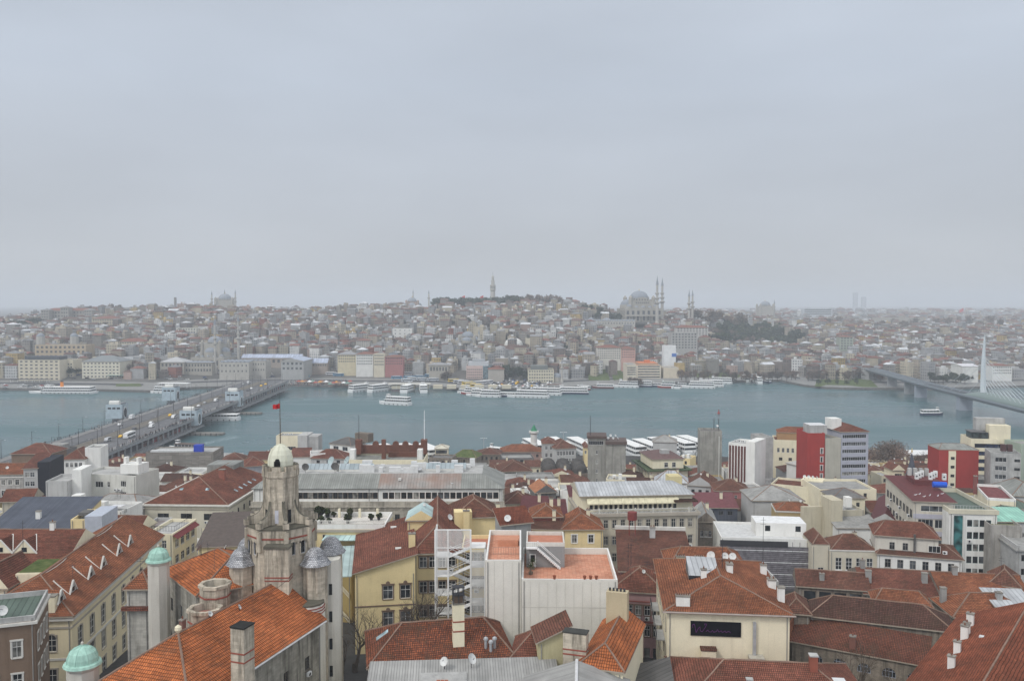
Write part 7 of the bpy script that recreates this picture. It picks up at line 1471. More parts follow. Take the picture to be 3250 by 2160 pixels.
A=pt(r4(1390,806),38);s=nb('lavender_office','lavender grey office with dark red sloping roof and cream side wall',A,A+Vector((9.0,-1.6,0)),38,27,plaster((.54,.50,.42),.5),('shed',(0,0,.8,.8),flat((.115,.033,.033),.6,.2)),[('S',2,4.2,3.4,2.0,wo),('S',2,8.2,3.4,2.0,wo),('S',2,12.0,3.4,2.0,wo),('S',1,.9,6,1.4,ww2),('W',8,2.4,2.2,2.0,wd),('W',8,6.4,2.0,1.6,wd),('W',8,10.4,1.6,1.6,wd)],world=True);[s.box('spandrel',-.1,-.12,s.H-z-1.1,s.L+.1,-.01,s.H-z,LAV) for z in (2.9,7.0)];s.box('roof_plant_deck',s.L*.5,17,s.H+.7,s.L+1.5,25,s.H+1.9,flat((.13,.04,.04)));[s.aircon(s.L*.55+k*1.1,18+(k%3)*1.8,s.H+1.902,.9,.8,1.6) for k in range(7)];[s.box('duct_box',s.L*.5+k*1.4,23,s.H+1.902,s.L*.5+k*1.4+.9,24,s.H+3.8,C_LT) for k in range(4)]
m=MB();m.tube((s.L-1.6,12,s.H+1.9),(s.L+1.6,12,s.H+1.9),.75,.75,flat((.02,.10,.55),.4),12);m.build('water_tank',s.root)
for k in range(8):s.aircon(-.5,3+k*2.8,s.H-4.5-(k%3)*2.2,.45,.8,.6)
A=pt(r4(1705,872),37.5);s=nb('glass_office','white office with dark ribbon windows, green glass recess and green flat roof',A,A+Vector((10.4,-1.2,0)),37.5,24,P_WHT,('flat',SGR),[('S',4,2.4+k*2.85,1.15,1.6,wst((.10,.18,.18),0,0,False),3.8,9.3) for k in range(6)],world=True,pm=plaster((.60,.56,.44),.2),ph=1.0);s.box('glass_recess',1.0,-.1,0,2.9,-.01,s.H-1.5,glass((.03,.10,.10),.15));s.band(.05,1.0,plaster((.60,.56,.44),.2),.3,faces='S');[s.box('fin',x,-.35,0,x+.18,-.11,s.H-1.4,P_WHT) for x in (.5,3.1,9.6)];s.railing([(.4,.3,s.H),(s.L-.4,.3,s.H)],.8,flat((.5,.5,.5)),14)
STAIN=concrete((.34,.32,.29),1.0)
s=nb('blank_wall_block','blank stained cement gable wall beside the white office',r4(2062,1010),r4(2345,1022),35,10,STAIN,('flat',concrete((.20,.2,.12),.5)),pm=STAIN);nb('mint_roof_house','pale grey house with mint green metal roof strip near the right edge',r4(2098,985),r4(2460,992),34.6,9,P_GRY,('shed',(0,0,1.2,1.2),seam((.28,.52,.42),.8)));s=nb('grey_house','grey house with concrete ledges and small windows at the right edge',r8(2298,360),r8(2560,372),33,12,C_LT,('flat',C_GRY),[('S',3,2.0,1.2,1.4,wd),('S',3,5.0,1.2,1.4,wd)]);s.band(.9,.3,C_GRY,.4,faces='SW')
s=nb('maroon_roof_house','house with flat maroon roof inside white parapet near the right edge',r4(2038,772),r4(2290,788),34,19,P_CRM,('flat',flat((.17,.06,.06),.8,.3)),pm=P_WHT);s.chimney(-.6,14,s.H-2,s.H+3,.9,.9,flat((.2,.08,.07)),1);nb('green_roof_house','low house with dull green hipped roof near the right edge',r4(2130,870),r4(2470,880),31.5,8,P_WHT,('hip',1.8,SGR));nb('grey_roof_house','grey hipped roof house at the far right behind the maroon roof',r4(2260,760),r4(2560,770),33,14,P_GRY,('hip',3,SG))
# --- scaffolded block
s=nb('white_flat_block','white flat roofed block under repair behind scaffolding',r3(2190,1120),r4(492,1142),31,15,P_WHT,('flat',flat((.56,.56,.55),.7,.12)),pm=P_WHT,ph=.5);s.box('roof_room',s.L*.42,4,s.H-.5,s.L-.4,11,s.H+2.6,P_WHT,flat((.7,.7,.69)));[swin(s,s.L*k,4,s.H+.7,1.2,1.3,wplain) for k in (.52,.86)];FB=s
wp=s.root.matrix_basis@Vector((-.4,-1.6,0));t=thing('scaffolding','grey metal scaffolding with many planks wrapped round the white block','scaffolding',wp,s.ang);Ls=s.L+.6;PIPE,PLK,PLW=flat((.17,.16,.17),.6),flat((.21,.195,.21),.7,.3),flat((.6,.6,.6),.5)
for k in range(14):m=MB();m.tube((Ls*k/13,0,0),(Ls*k/13,0,s.H-.3),.06,.06,PIPE,5);m.build('pole',t)
for k in range(24):m=MB();z_=.8+k*(s.H-2.4)/24;m.box(0,-.04-.02*(k%2),z_,Ls,.06,z_+.2,PLW if k%6==4 else PLK);m.build('rail',t)
for k in range(5):m=MB();z_=1+k*2.0;m.box(0,.1,z_,Ls,1.0,z_+.08,PLK);m.build('deck',t)
m=MB();m.face([(.1,.08,0),(Ls,.08,0),(Ls,.08,s.H-1.4),(.1,.08,s.H-1.4)],flat((.16,.155,.165),.9,.3));m.face([(Ls,.09,0),(.1,.09,0),(.1,.09,s.H-1.4),(Ls,.09,s.H-1.4)],flat((.16,.155,.165),.9,.3));m.build('netting',t);m=MB();m.box(0,-.12,s.H-1.5,Ls*.72,-.06,s.H-.2,IRON);m.build('dark_netting',t)
# --- cream office with terrace and awnings
P_OFF=plaster((.50,.455,.36),.3)
s=nb('cream_office','long cream office with two window rows, crossed terrace railing and awnings',r3(958,925),r3(1985,905),36,17,P_OFF,None,[('S',13,1.3,1.05,2.0,wst((.60,.57,.5),1,1,True,GTRIM)),('S',13,5.2,1.05,2.0,wst((.60,.57,.5),1,1,True,GTRIM)),('S',13,9.2,1.05,2.0,wst((.60,.57,.5),1,1,True,GTRIM))]);s.band(-.25,.7,GTRIM,.55);m=MB();m.face([(0,0,s.H),(s.L,0,s.H),(s.L,s.D,s.H),(0,s.D,s.H)],C_LT);m.build('terrace_floor',s.root)
s.box('upper_storey',.4,2.6,s.H+.002,s.L-.6,16.6,s.H+3.7,P_CRM);[swin(s,2.4+k*1.18,2.6,s.H+.5,.72,1.5,wst((.1,.09,.08),0,0,False)) for k in range(18)]
for k in range(8):m=MB();x0=1.6+k*2.75;m.face([(x0,1.0,s.H+2.3),(x0+2.7,1.0,s.H+2.3),(x0+2.7,2.55,s.H+3.5),(x0,2.55,s.H+3.5)],flat((.62,.57,.40),.8,.2));m.face([(x0,1.0,s.H+2.05),(x0+2.7,1.0,s.H+2.05),(x0+2.7,1.0,s.H+2.3),(x0,1.0,s.H+2.3)],flat((.62,.57,.40),.8,.2));m.build('awning',s.root)
s.box('terrace_canopy',s.L-5.4,.2,s.H+2.5,s.L+.1,4,s.H+2.8,T_DK);s.hip(1.9,SLT,.01,4.0,ov=.4,z=s.H+3.702,ext=(-.2,-.6,-2.3,-.4),cap=None);s.box('yellow_stair_room',s.L-3.4,13,s.H+.01,s.L-.2,16.9,s.H+6.0,plaster((.58,.50,.28),.5))
m=MB();n=26
for i in range(n):
 x0,x1=s.L*i/n,s.L*(i+1)/n;m.tube((x0,.1,s.H+.1),(x1,.1,s.H+1.05),.05,.05,TRIM,4);m.tube((x0,.1,s.H+1.05),(x1,.1,s.H+.1),.05,.05,TRIM,4)
 if i%4==0:m.box(x0-.14,-.02,s.H+.05,x0+.14,.24,s.H+1.4,TRIM)
m.box(0,.02,s.H+1.06,s.L,.18,s.H+1.2,TRIM);m.build('crossed_railing',s.root)
# --- the long bank building
s=nb('bank_building','very long pale building with metal roof and one continuous window row',r2(150,695),r2(2345,692),36,20,P_WHT,None,[('S',23,1.0,1.35,1.75,wst((.36,.28,.2),0,0,False),2.5,s.L if False else 33),('S',19,1.0,1.45,1.75,wst((.30,.2,.14),0,0,False),34.2,65.2)]);BK=s;s.band(-.05,.12,SDK,.5);s.band(3.4,.4,S_BANK,.5,faces='SEW');s.box('stone_storey',-.55,-.55,0,s.L+.55,-.012,s.H-3.81,S_BANK);s.band(4.6,.3,S_BANK,.9,faces='S')
for k in range(44):m=MB();x=.4+k*s.L/44;m.box(x,-.9,s.H-5.5,x+.35,-.56,s.H-5.1,S_BANK);m.build('dentil',s.root)
for k in range(20):x=1.2+k*s.L/20;swin(s,x,-.56,s.H-8.6,1.3,1.9,wst((.1,.08,.06),1,0,False))
mb=MB();e,t_=.6,5.5;hh_=3.0;Zb,Zt=s.H+.08,s.H+hh_;xo=s.L*.5;RUSTY=seam((.30,.28,.26),.8,.9)
O_=[(-e,-e),(s.L+e,-e),(s.L+e,s.D+e),(-e,s.D+e)];I_=[(t_,t_),(s.L-t_,t_),(s.L-t_,s.D-1),(t_,s.D-1)]
mb.face([(*O_[0],Zb),(xo,-e,Zb),(xo,t_,Zt),(*I_[0],Zt)],SG);mb.face([(xo,-e,Zb),(xo+22,-e,Zb),(xo+22,t_,Zt),(xo,t_,Zt)],RUSTY);mb.face([(xo+22,-e,Zb),(*O_[1],Zb),(*I_[1],Zt),(xo+22,t_,Zt)],SG);mb.face([(*O_[1],Zb),(*O_[2],Zb),(*I_[2],Zt),(*I_[1],Zt)],SG);mb.face([(*O_[2],Zb),(*O_[3],Zb),(*I_[3],Zt),(*I_[2],Zt)],SG);mb.face([(*O_[3],Zb),(*O_[0],Zb),(*I_[0],Zt),(*I_[3],Zt)],SG);mb.face([(*p,Zt) for p in I_],C_LT);mb.build('roof',s.root)
for x0,x1,y0 in ((12,20.5,8),(21.2,30.5,8),(45,56,9)):
 m=MB();GL=seam((.34,.39,.41),1.2);m.face([(x0,y0,Zt+.6),(x1,y0,Zt+.6),(x1,y0+2,Zt+1.9),(x0,y0+2,Zt+1.9)],GL);m.face([(x1,y0+4,Zt+.6),(x0,y0+4,Zt+.6),(x0,y0+2,Zt+1.9),(x1,y0+2,Zt+1.9)],GL);m.box(x0,y0,Zt+.002,x1,y0+4,Zt+.58,FARWHITE);m.face([(x1,y0,Zt+.6),(x1,y0+4,Zt+.6),(x1,y0+2,Zt+1.9)],FARWHITE);m.face([(x0,y0+4,Zt+.6),(x0,y0,Zt+.6),(x0,y0+2,Zt+1.9)],FARWHITE);m.build('roof_skylight',s.root)
for k in range(20):x=rnd.uniform(25.5,57);y=rnd.uniform(6.3,7.6) if k%2 else rnd.uniform(13,17);s.box('air_handler',x,y,Zt+.002,x+rnd.uniform(.9,3.4),y+rnd.uniform(.8,1.6),Zt+rnd.uniform(.9,2.2),flat((.62,.62,.61),.5,.1))
for k in range(2):m=MB();m.tube((39,7+k,Zt+.7),(44,7.2+k,Zt+.7),.45,.45,flat((.5,.5,.5),.3,.1,.6),8);m.build('duct',s.root)
for x,y,a,r_,mm in ((12.4,6.2,.3,1.0,SDK),(20.5,6.0,.3,1.1,SDK),(18,14,-.7,1.2,flat((.35,.42,.42),.5)),(22.4,14.5,-.9,1.2,flat((.35,.42,.42),.5))):s.dish(x,y,Zt,r_,a,mm)
s.box('skylight',38.2,2.2,s.H+1.7,38.9,2.9,s.H+2.3,FARWHITE);m=MB();[m.tube((x,-.62,s.H),(x,-.62,s.H-3.2),.08,.08,SDK,5) for x in (1.9,30.8,33.2,49.6,65.4)];m.build('downpipes',s.root).name='downpipe'
s=nb('parapet_house','cream house with brown scalloped parapet and chimneys behind the long pale building',r2(992,440),r2(1655,440),38.5,12,P_CRM,('flat',SG));BRW=flat((.15,.065,.045),.7,.2)
s.box('brown_parapet',.8,11.2,s.H,s.L-.8,11.9,s.H+2.6,BRW);[(lambda m,x:(m.prism([(x+.95*math.cos(a),11.2) for a in (0,math.pi)]+[(x-.95,11.9),(x+.95,11.9)][::1],s.H+2.602,s.H+2.9,BRW),[m.face([(x+.95*math.cos(math.pi*i/10),yy,s.H+2.9+.95*math.sin(math.pi*i/10)) for i in range(11)][::(1 if yy<11.5 else -1)][::-1],BRW) for yy in (11.2,11.9)],[m.face([(x+.95*math.cos(math.pi*i/10),11.2,s.H+2.9+.95*math.sin(math.pi*i/10)),(x+.95*math.cos(math.pi*i/10),11.9,s.H+2.9+.95*math.sin(math.pi*i/10)),(x+.95*math.cos(math.pi*(i+1)/10),11.9,s.H+2.9+.95*math.sin(math.pi*(i+1)/10)),(x+.95*math.cos(math.pi*(i+1)/10),11.2,s.H+2.9+.95*math.sin(math.pi*(i+1)/10))][::-1],BRW) for i in range(10)],m.build('parapet_scallop',s.root)))(MB(),x) for x in (6.2,12.5,15.5,18.7)]
for x0,x1 in ((.2,2.0),(s.L-2.0,s.L-.2)):s.box('brown_pier',x0,9.6,s.H,x1,12.3,s.H+4.4,BRW);s.box('white_pylon',x0-.2,1.0,s.H-2,x0+1.3,4.0,s.H+2.8,P_WHT)
s.box('brown_chimney',9.0,5,s.H-.7,10.2,6.4,s.H+5.2,BRW);s.box('brown_band',s.L*.47,8.6,s.H-.698,s.L-2.4,9.2,s.H+.9,BRW);m=MB();m.tube((s.L-1,11,s.H+4.4),(s.L-1,11,s.H+13.5),.14,.08,WHT,6);m.build('flagpole',s.root);m=MB();m.tube((1.1,11,s.H+4.4),(1.1,11,s.H+12),.12,.06,IRON,6);m.build('flagpole',s.root)
# ------------------------------------------------------------------ the houses down to the near quay
wf=wst((.60,.59,.57),1,1,True);wk=wst((.12,.11,.1),1,0,False);wband=wst((.62,.62,.62),5,0,False)
s=nb('palazzo','pale stone palace with big dull red hipped roof and arches, left of the domed tower',r1(1262,834),r1(2012,842),33,36,plaster((.60,.56,.45),.4),('hip',5.2,T_RED,9,6,'y'),[('S',3,2.2,3.0,1.7,wk,2.2,20.5),('S',3,6.0,4.0,4.2,wst((.2,.18,.16),1,1,False,GTRIM,'arch',P_CRM),2.2,20.5),('E',8,2.2,1.2,1.6,wk)],ov=-.1);s.band(-.1,.35,TRIM,.5);s.band(.9,.25,GTRIM,.2);s.chimney(14.8,16,s.H+1.5,s.H+6.2,1.6,1.3,flat((.27,.10,.07)),0);s.skylight(8,5);s.skylight(15,5);[s.skylight(s.L-2.4,12+3.6*k,1.0,.8) for k in range(5)];s.box('grey_roof_box',6,27,s.H+2,14,35,s.H+5.4,SG)
nb('dark_roof_house','house with big dark brown metal roof slope behind the orange roofs',r1(1745,1212),r1(2260,1196),35,15,P_YEL,('shed',(0,0,3.4,3.4),flat((.105,.085,.075),.7,.15)))
s=nb('terrace_house','narrow cream house with railed roof terrace and dark red bay awning',r1(1282,1090),r1(1520,1092),36.6,13,P_CRM,('flat',C_LT),[('S',2,1.4,1.0,1.7,wf),('E',4,1.6,1.8,1.8,wf),('E',4,5.0,1.8,1.8,wf),('E',4,8.4,1.8,1.8,wf)]);m=MB();m.face([(s.L+.01,0,s.H-.3),(s.L+1.1,0,s.H-1.1),(s.L+1.1,12,s.H-1.1),(s.L+.01,12,s.H-.3)],flat((.17,.04,.04)));m.build('awning',s.root);s.railing([(.4,2,s.H),(s.L-.4,2,s.H),(s.L-.4,9,s.H)],1.1,IRON,8);nb('grey_roof_house','flat brownish roof between terrace house and red gables',r1(1150,1085),r1(1300,1085),35.2,14,P_GRY,('flat',concrete((.24,.21,.20),.4)))
s=nb('white_grey_house','pale grey cube house with sunken flat roof and one small window',r1(402,628),r1(608,624),38,10,P_GRY,('flat',C_LT),[('S',1,4.2,1.0,1.3,wk,3.6,6.4)]);s.box('stair_shaft',s.L,2,0,s.L+2.4,9.5,s.H+2.5,P_WHT);s.box('balcony_hut',-.1,-2.6,s.H-11,2.5,-.02,s.H-7,P_WHT)
s=nb('white_apartment','wide pale apartment block with white window groups and small roof towers',r1(690,560),r1(1195,580),38,11,plaster((.58,.57,.52),.45),('flat',C_LT),[('S',1,2.2,2.8,1.5,ww2,.8,4.2),('S',1,2.0,2.4,1.6,ww2,4.8,8),('S',1,2.0,.8,1.5,wf,8.6,10),('S',1,1.6,1.6,1.6,ww2,12.4,15.2),('S',1,4.6,1.6,1.1,ww2,12.4,15.2)]);s.box('roof_tower',s.L*.66,2,s.H,s.L*.97,7,s.H+2.6,P_WHT);[s.box('roof_chimney',s.L*k,3,s.H+2.602,s.L*k+.7,4.5,s.H+4.4,P_WHT) for k in (.68,.9)];s.aircon(11.2,-.45,s.H-4.4);s.aircon(12.4,-.45,s.H-4.4)
nb('grey_hip_house','low grey pyramid roof below the wide pale apartment block',r1(690,882),r1(1215,892),32,14,P_GRY,('hip',2.6,C_GRY,5,5)).chimney(11,3,8,14.5,1.0,.9,C_LT,0)
s=nb('narrow_grey_house','narrow grey house with red roof and two columns of windows beside a dark gap',r1(206,520),r1(330,516),33,13,P_GRY,('shed',(0,0,2.6,2.6),T_RED),[('S',2,1.2+2.9*k,1.3,1.5,wf,.3,None) for k in range(4)]);s.box('alley_shade_block',s.L+.02,0,0,s.L+3.6,14,s.H+2,flat((.018,.02,.028)))  # near-black block fills the alley, its shade put in as colour
s=nb('ornate_house','ornate white and dark striped house front with orange roof at the left edge',r1(-90,575),r1(203,570),30,12,stone((.48,.46,.43),.4,2.0,.3),('gable',2.6,T_OR,'x'),[('S',4,1.6,1.2,1.7,wst((.6,.59,.56),1,1,True,TRIM)),('S',4,5.0,1.2,1.8,wst((.6,.59,.56),1,1,True,TRIM,'arch',P_GRY))]);s.band(.6,.4,TRIM,.3,faces='S');s.dish(4,3,s.H+1,.5,.2)
nb('red_roof_house','red hipped roof nearest the bridge at the far left',r1(100,392),r1(440,392),25,13,P_BRN,('hip',3.4,T_RED));s=nb('ruined_block','bare grey concrete block with roof slab beside the bridge ramp',r1(395,350),r1(582,350),24,9,C_DK,('flat',C_GRY),[('S',2,1.2,2.2,1.6,wplain)]);s.box('slab_hut',.6,1,s.H-.7,s.L-2,7,s.H+1.8,C_GRY)
s=nb('white_window_house','white house with red roof and row of four windows before the bridge',r1(550,440),r1(748,436),26.5,10,P_WHT,('hip',3.2,T_RED,4,.01),[('S',4,1.2,1.1,1.6,wf)]);nb('white_block','blank white block beside the bridge railings',r1(748,335),r1(886,332),30.5,9,P_WHT,('flat',C_GRY))
s=nb('board_clad_block','large windowless block clad in weathered boards before the water',r1(1284,374),r1(1880,370),22,15,planks((.235,.215,.19),1.9),('flat',C_LT),ph=.6);s.box('white_roof_strip',1.5,1.2,s.H-.6,s.L-9,3.4,s.H+.5,flat((.55,.55,.54)));s.box('blue_tank',s.L-9,2.2,s.H-.6,s.L-5.4,5,s.H+2.6,flat((.015,.05,.42),.5))
boat('working boat with brown cabin roof behind the board clad block',pt(r1(1640,335),2.5),R(165),22,decks=1,roof=flat((.12,.09,.075)),rise=1.0)
s=nb('slate_roof_house','dark slate blue roof slope above the red school wing',r1(-120,1068),r1(616,1062),37.6,15,P_YEL,('shed',(0,0,3.6,3.6),SBL));s.chimney(s.L*.48,5,s.H+1,s.H+2.9,.9,.8,P_WHT,0);s=nb('yellow_white_house','pale yellow house with bluish white flank and air conditioner',r1(622,965),r1(748,962),41,9,P_YEL,('flat',C_GRY));s.box('white_flank',s.L+.01,-.2,0,s.L+3.4,9,s.H+.6,flat((.42,.45,.51),.8,.08));s.aircon(.9,-.5,s.H-2.6);s.box('roof_vent',.4,3,s.H,s.L-.4,6,s.H+.6,C_DK)
s=nb('garden_roof_house','flat roofed house with hedges and white huts on a garden terrace',r1(135,925),r1(640,925),35.8,13,P_CRM,('flat',C_LT));HEDGE=crown_mesh('hedge',1.4,.7,300,.22,leaf((.045,.06,.025)),88)
for k,(x,y) in enumerate(((4.5,6),(6.6,7),(8.6,5),(10.5,3),(12.4,2.4),(14.4,2.2))):wp=s.root.matrix_basis@Vector((x,y,s.H-.72));o=bpy.data.objects.new('hedge',HEDGE);COL.objects.link(o);o.location=wp;tag(o,'clipped green hedge on the garden roof terrace','hedge','hedges on the garden roof terrace')
s.box('white_hut',8.6,9,s.H-.7,10.8,11.5,s.H+2.6,P_WHT);s=nb('flat_terrace_house','flat white terrace roof with huts and vents before the grey pyramid roof',r1(648,880),r1(1075,888),34.5,10,P_WHT,('flat',C_LT));s.box('white_hut',1,3,s.H-.7,6.2,5,s.H+1.3,P_WHT);s.box('glass_table_roof',8,2,s.H+.3,11,4.4,s.H+.5,flat((.6,.6,.6)));[s.box('vent',x,1,s.H-.7,x+.7,1.7,s.H+.2,C_LT) for x in (2,7,12)]
nb('orange_gable_house','old cream house with sagging orange roof at the left edge',r1(18,815),r1(275,806),31,8,plaster((.44,.40,.32),.6),('gable',2.6,T_RED,'x'));s=nb('red_gables_house','two small dark red gables behind the long yellow school',r1(890,1092),r1(1205,1094),35.3,9,P_CRM,('gable',2.8,T_RED,'x'))
# behind the domed tower
nb('red_roof_house','small red roof on yellow walls left of the tower dome',r2(98,442),r2(276,440),20,10,P_YEL,('gable',2.6,T_RED,'x'));nb('grey_wall_house','blank grey wall with red roof left of the tower dome',r2(70,505),r2(262,490),23,10,plaster((.36,.36,.38),.4),('hip',2.8,T_RED));nb('red_roof_house','dark red roofs and huts at the left of the tower dome',r2(-130,450),r2(60,445),20,10,P_GRY,('hip',2.4,T_BRN))
s=nb('grey_apartment','grey five storey block with glazed top floor right behind the tower flag',r2(350,228),r2(540,228),22,12,P_CRM,('flat',C_GRY),[('S',1,.6,9,2.2,wst((.1,.1,.1),6,1,False),.4,None),('S',1,5.2,8.6,1.7,wst((.62,.62,.62),6,0,False),.6,None)]);s.box('grey_flank',s.L+.01,0,0,s.L+4.6,12,s.H+.1,P_GRY);s.box('concrete_shaft',s.L+4.62,1,0,s.L+9.6,10,s.H-.4,C_LT);s.mast(s.L+4,4,s.H,4);[s.aircon(2+2*k,4,s.H) for k in range(3)]
nb('red_roof_house','red roofs and terraces right of the tower dome',r2(490,420),r2(650,415),21,10,P_WHT,('shed',(0,0,2.2,2.2),T_RED));nb('terrace_house','small white terrace house between two red roofs right of the tower dome',r2(650,385),r2(785,380),24,8,P_WHT,('flat',C_LT));s=nb('red_roof_house','wider red roof on dull walls behind the satellite dishes',r2(660,430),r2(960,432),22,10,P_GRY,('hip',3.0,T_RED),[('S',3,.6,1.4,1.2,wk)])
s=nb('dark_roof_house','white house with dark hipped roof and glazed top by the water',r2(825,300),r2(1010,318),21,11,P_WHT,('hip',2.6,SDK),[('S',2,.7,3,1.8,wst((.6,.6,.6),1,0,False))]);s.box('roof_hut',s.L*.8,6,s.H+1,s.L+5,10,s.H+5,flat((.16,.13,.1)))
nb('boat_shed','cream glazed pavilion by the near quay right of the flagpole',r2(1752,345),r2(1862,345),9.5,9,P_CRM,('hip',1.6,flat((.55,.52,.42))),[('S',3,.6,2.6,1.8,wk)]);nb('mossy_roof_house','ruined stone house with mossy green roof by the near quay',r2(1905,415),r2(2110,425),12,11,S_OLD,('hip',2.8,grass(),4,4),[('S',3,1.0,1.0,1.6,wplain)]);nb('mossy_roof_house','old brick house with red and mossy roof by the near quay',r3(42,395),r3(248,395),12,11,S_OLD,('hip',2.4,T_BRN),[('S',4,1.0,1.0,1.6,wplain)]);nb('old_house','dark old stone house between mossy roofs and the flagpole',r2(1700,420),r2(1900,425),14,10,S_OLD,('flat',C_DK),[('S',4,1.4,1.0,1.6,wplain)])
# bazaar quarter
s=nb('brown_roof_house','old three storey house with brown roof right of the long pale building',r3(238,548),r3(520,540),19.5,13,stone((.30,.28,.25),.6),('hip',3.2,T_BRN,5,5),[('S',8,1.0+3.3*k,.9,1.7,wf) for k in range(4)])
s=nb('domed_bazaar','square brick bazaar hall with nine dark mossy domes',r3(612,560),r3(1020,560),17,21,stone((.25,.19,.155),.5,.5,.25),None,[('S',1,1.8,1.4,2.2,wplain,9,12),('S',1,5.4,6,5,wst(None,0,0,False,None,'arch',S_OLD),7,15)]);m=MB();m.face([(0,0,s.H),(s.L,0,s.H),(s.L,s.D,s.H),(0,s.D,s.H)],MOSS);m.build('roof',s.root)
MOSSD=concrete((.085,.08,.075),.8)
for i in range(3):
 for j in range(3):m=MB();cx_,cy_=s.L*(i+.5)/3,3.6+j*6.8;m.lathe(cx_,cy_,[(3.1,s.H+.002),(3.1,s.H+.7)],16,MOSSD);m.dome(cx_,cy_,s.H+.702,3.0,2.5,MOSSD,16,5);m.build('dome',s.root)
nb('bazaar_annex','low brick wall block left of the mossy domes',r3(530,610),r3(625,600),14,18,S_OLD,('flat',MOSS))
s=nb('old_mansion','grey old mansion with dark and red hipped roof before the white ferries',r3(728,345),r3(912,338),17,14,P_GRY,('hip',3.4,T_BRN),[('S',6,1.2,1.1,1.9,wf),('S',6,4.6,1.1,2.0,wf)]);s=nb('old_mansion','plain grey wing with small red roof left of the old mansion',r3(615,300),r3(728,300),18.5,12,P_GRY,('hip',2,T_RED),[('S',2,1.0,1.1,1.7,wf),('S',2,4.4,1.1,1.9,wf)])
s=nb('tiled_hall','long pinkish hall with orange tiled roofs by the quay lamp',r3(252,374),r3(612,372),11,12,plaster((.40,.27,.23),.4),('hip',3.0,T_OR,6,6),[('S',6,1.0,1.3,1.6,wst((.3,.2,.18),1,0,False,None,'arch',P_PNK))]);nb('yellow_sliver_house','yellow narrow house behind the twin concrete tower',r3(985,335),r3(1020,335),17,9,P_YEL,('hip',1.8,T_RED),[('S',1,1.2,.9,1.5,wf,.1,None)]);nb('low_grey_roofs','grey broken roofs before the orange tiled hall',r3(262,425),r3(540,420),12.5,12,C_DK,('flat',C_GRY),[('S',4,.9,1.4,1.4,wplain)])
CT=concrete((.29,.28,.25),.8)
s=nb('twin_concrete_tower','twin bare concrete tower with dark roof caps and antennas',r3(1016,250),r3(1172,252),34,9,CT,('flat',SDK),[('S',1,1.0,5.6,1.5,wst((.6,.6,.6),6,0,False),.3,None)]+[('S',1,4.6+3.6*k,.7,1.4,wf,2.4,4.4) for k in range(5)]);s.box('roof_slab',-.4,-.5,s.H,s.L+.4,9.4,s.H+.9,flat((.10,.07,.06)));s.box('second_shaft',s.L+.02,-1.0,0,s.L+7.6,8.6,s.H-2,CT);s.box('second_roof',s.L-.1,-1.6,s.H-2,s.L+8,9,s.H-.9,flat((.11,.08,.07)));s.mast(.9,2,s.H+.9,7.5,.14,bars=2);[s.dish(s.L+1+k*.9,2,s.H-.9+(k%2),.5,.3*k) for k in range(5)]
s=nb('square_concrete_tower','tall square bare concrete tower with two aerial masts',r3(2005,185),r3(2198,188),36,9,CT,('flat',C_DK));s.box('white_pipe',s.L-1.2,-.25,8,s.L-.95,-.01,s.H-2,FARWHITE);[s.mast(s.L-x,4,s.H,4.6,.16,bars=2) for x in (.8,2.6)];[s.dish(s.L-1.6,2,s.H+1,.5,.4)]
s=nb('green_eaved_house','cream corner house with wide green eaves and brown roof',r3(1562,540),r3(1896,532),22.5,20,P_CRM,None,[('S',3,.9,1.6,2.0,wf,2,12),('W',9,.9,.9,1.9,wk),('W',9,4.4,.9,1.9,wk),('S',3,4.6,1.6,2.0,wf,2,12)]);s.band(-.55,.5,flat((.07,.10,.05)),1.3);m=MB();m.face([(0,0,s.H),(s.L,0,s.H),(s.L,s.D,s.H),(0,s.D,s.H)],flat((.07,.10,.05)));m.build('roof_edge',s.root);s.box('top_storey',1.5,1.5,s.H+.56,s.L-1.2,s.D-1.5,s.H+4.0,P_CRM);[swin(s,x,1.5,s.H+1.1,1.4,1.8,wf) for x in (6,9)];s.hip(1.6,flat((.14,.09,.085),.8,.2),5,5,ov=.5,z=s.H+4.002,ext=(-1.5,-1.2,-1.5,-1.5),name='roof',axis='y');s.box('roof_plant',6,5,s.H+5,9,8,s.H+7,C_LT)
# stripes: a dark red and white fin tower
s=nb('striped_tower','white tower with dark red vertical stripes and blank white flank',r3(2256,285),r3(2412,300),34,11,P_WHT,('flat',C_LT));[s.box('stripe',s.L*k/6+.3,-.2,1,s.L*k/6+.95,-.01,s.H-1,flat((.11,.035,.03),.5)) for k in range(6)];s.box('white_flank',s.L+.01,-.5,0,s.L+3.4,11,s.H+1.0,P_WHT);[s.aircon(1+k*1.6,3,s.H) for k in range(3)]
nb('pale_concrete_block','pale windowless concrete block right of the striped tower',r4(48,242),r4(152,240),33,11,C_LT,('flat',C_GRY))
s=nb('arcade_roof_house','block with orange pavilion roof and dark window band left of the red tower',r4(158,262),r4(448,272),28,13,P_CRM,('flat',T_RED),[('S',1,.5,11.6,1.6,wst((.1,.1,.12),5,0,False),.4,None),('S',6,3.4,1.0,1.8,wf),('S',3,7.4,1.4,1.3,wk)]);s.box('pavilion',1.6,3,s.H-.7,s.L-.4,11,s.H+2.6,plaster((.40,.24,.12),.3));s.hip(2.0,T_OR,4,.01,ov=.3,z=s.H+2.602,ext=(-1.6,-.4,-3,-2),name='pavilion_roof')
REDC=plaster((.33,.042,.036),.25)
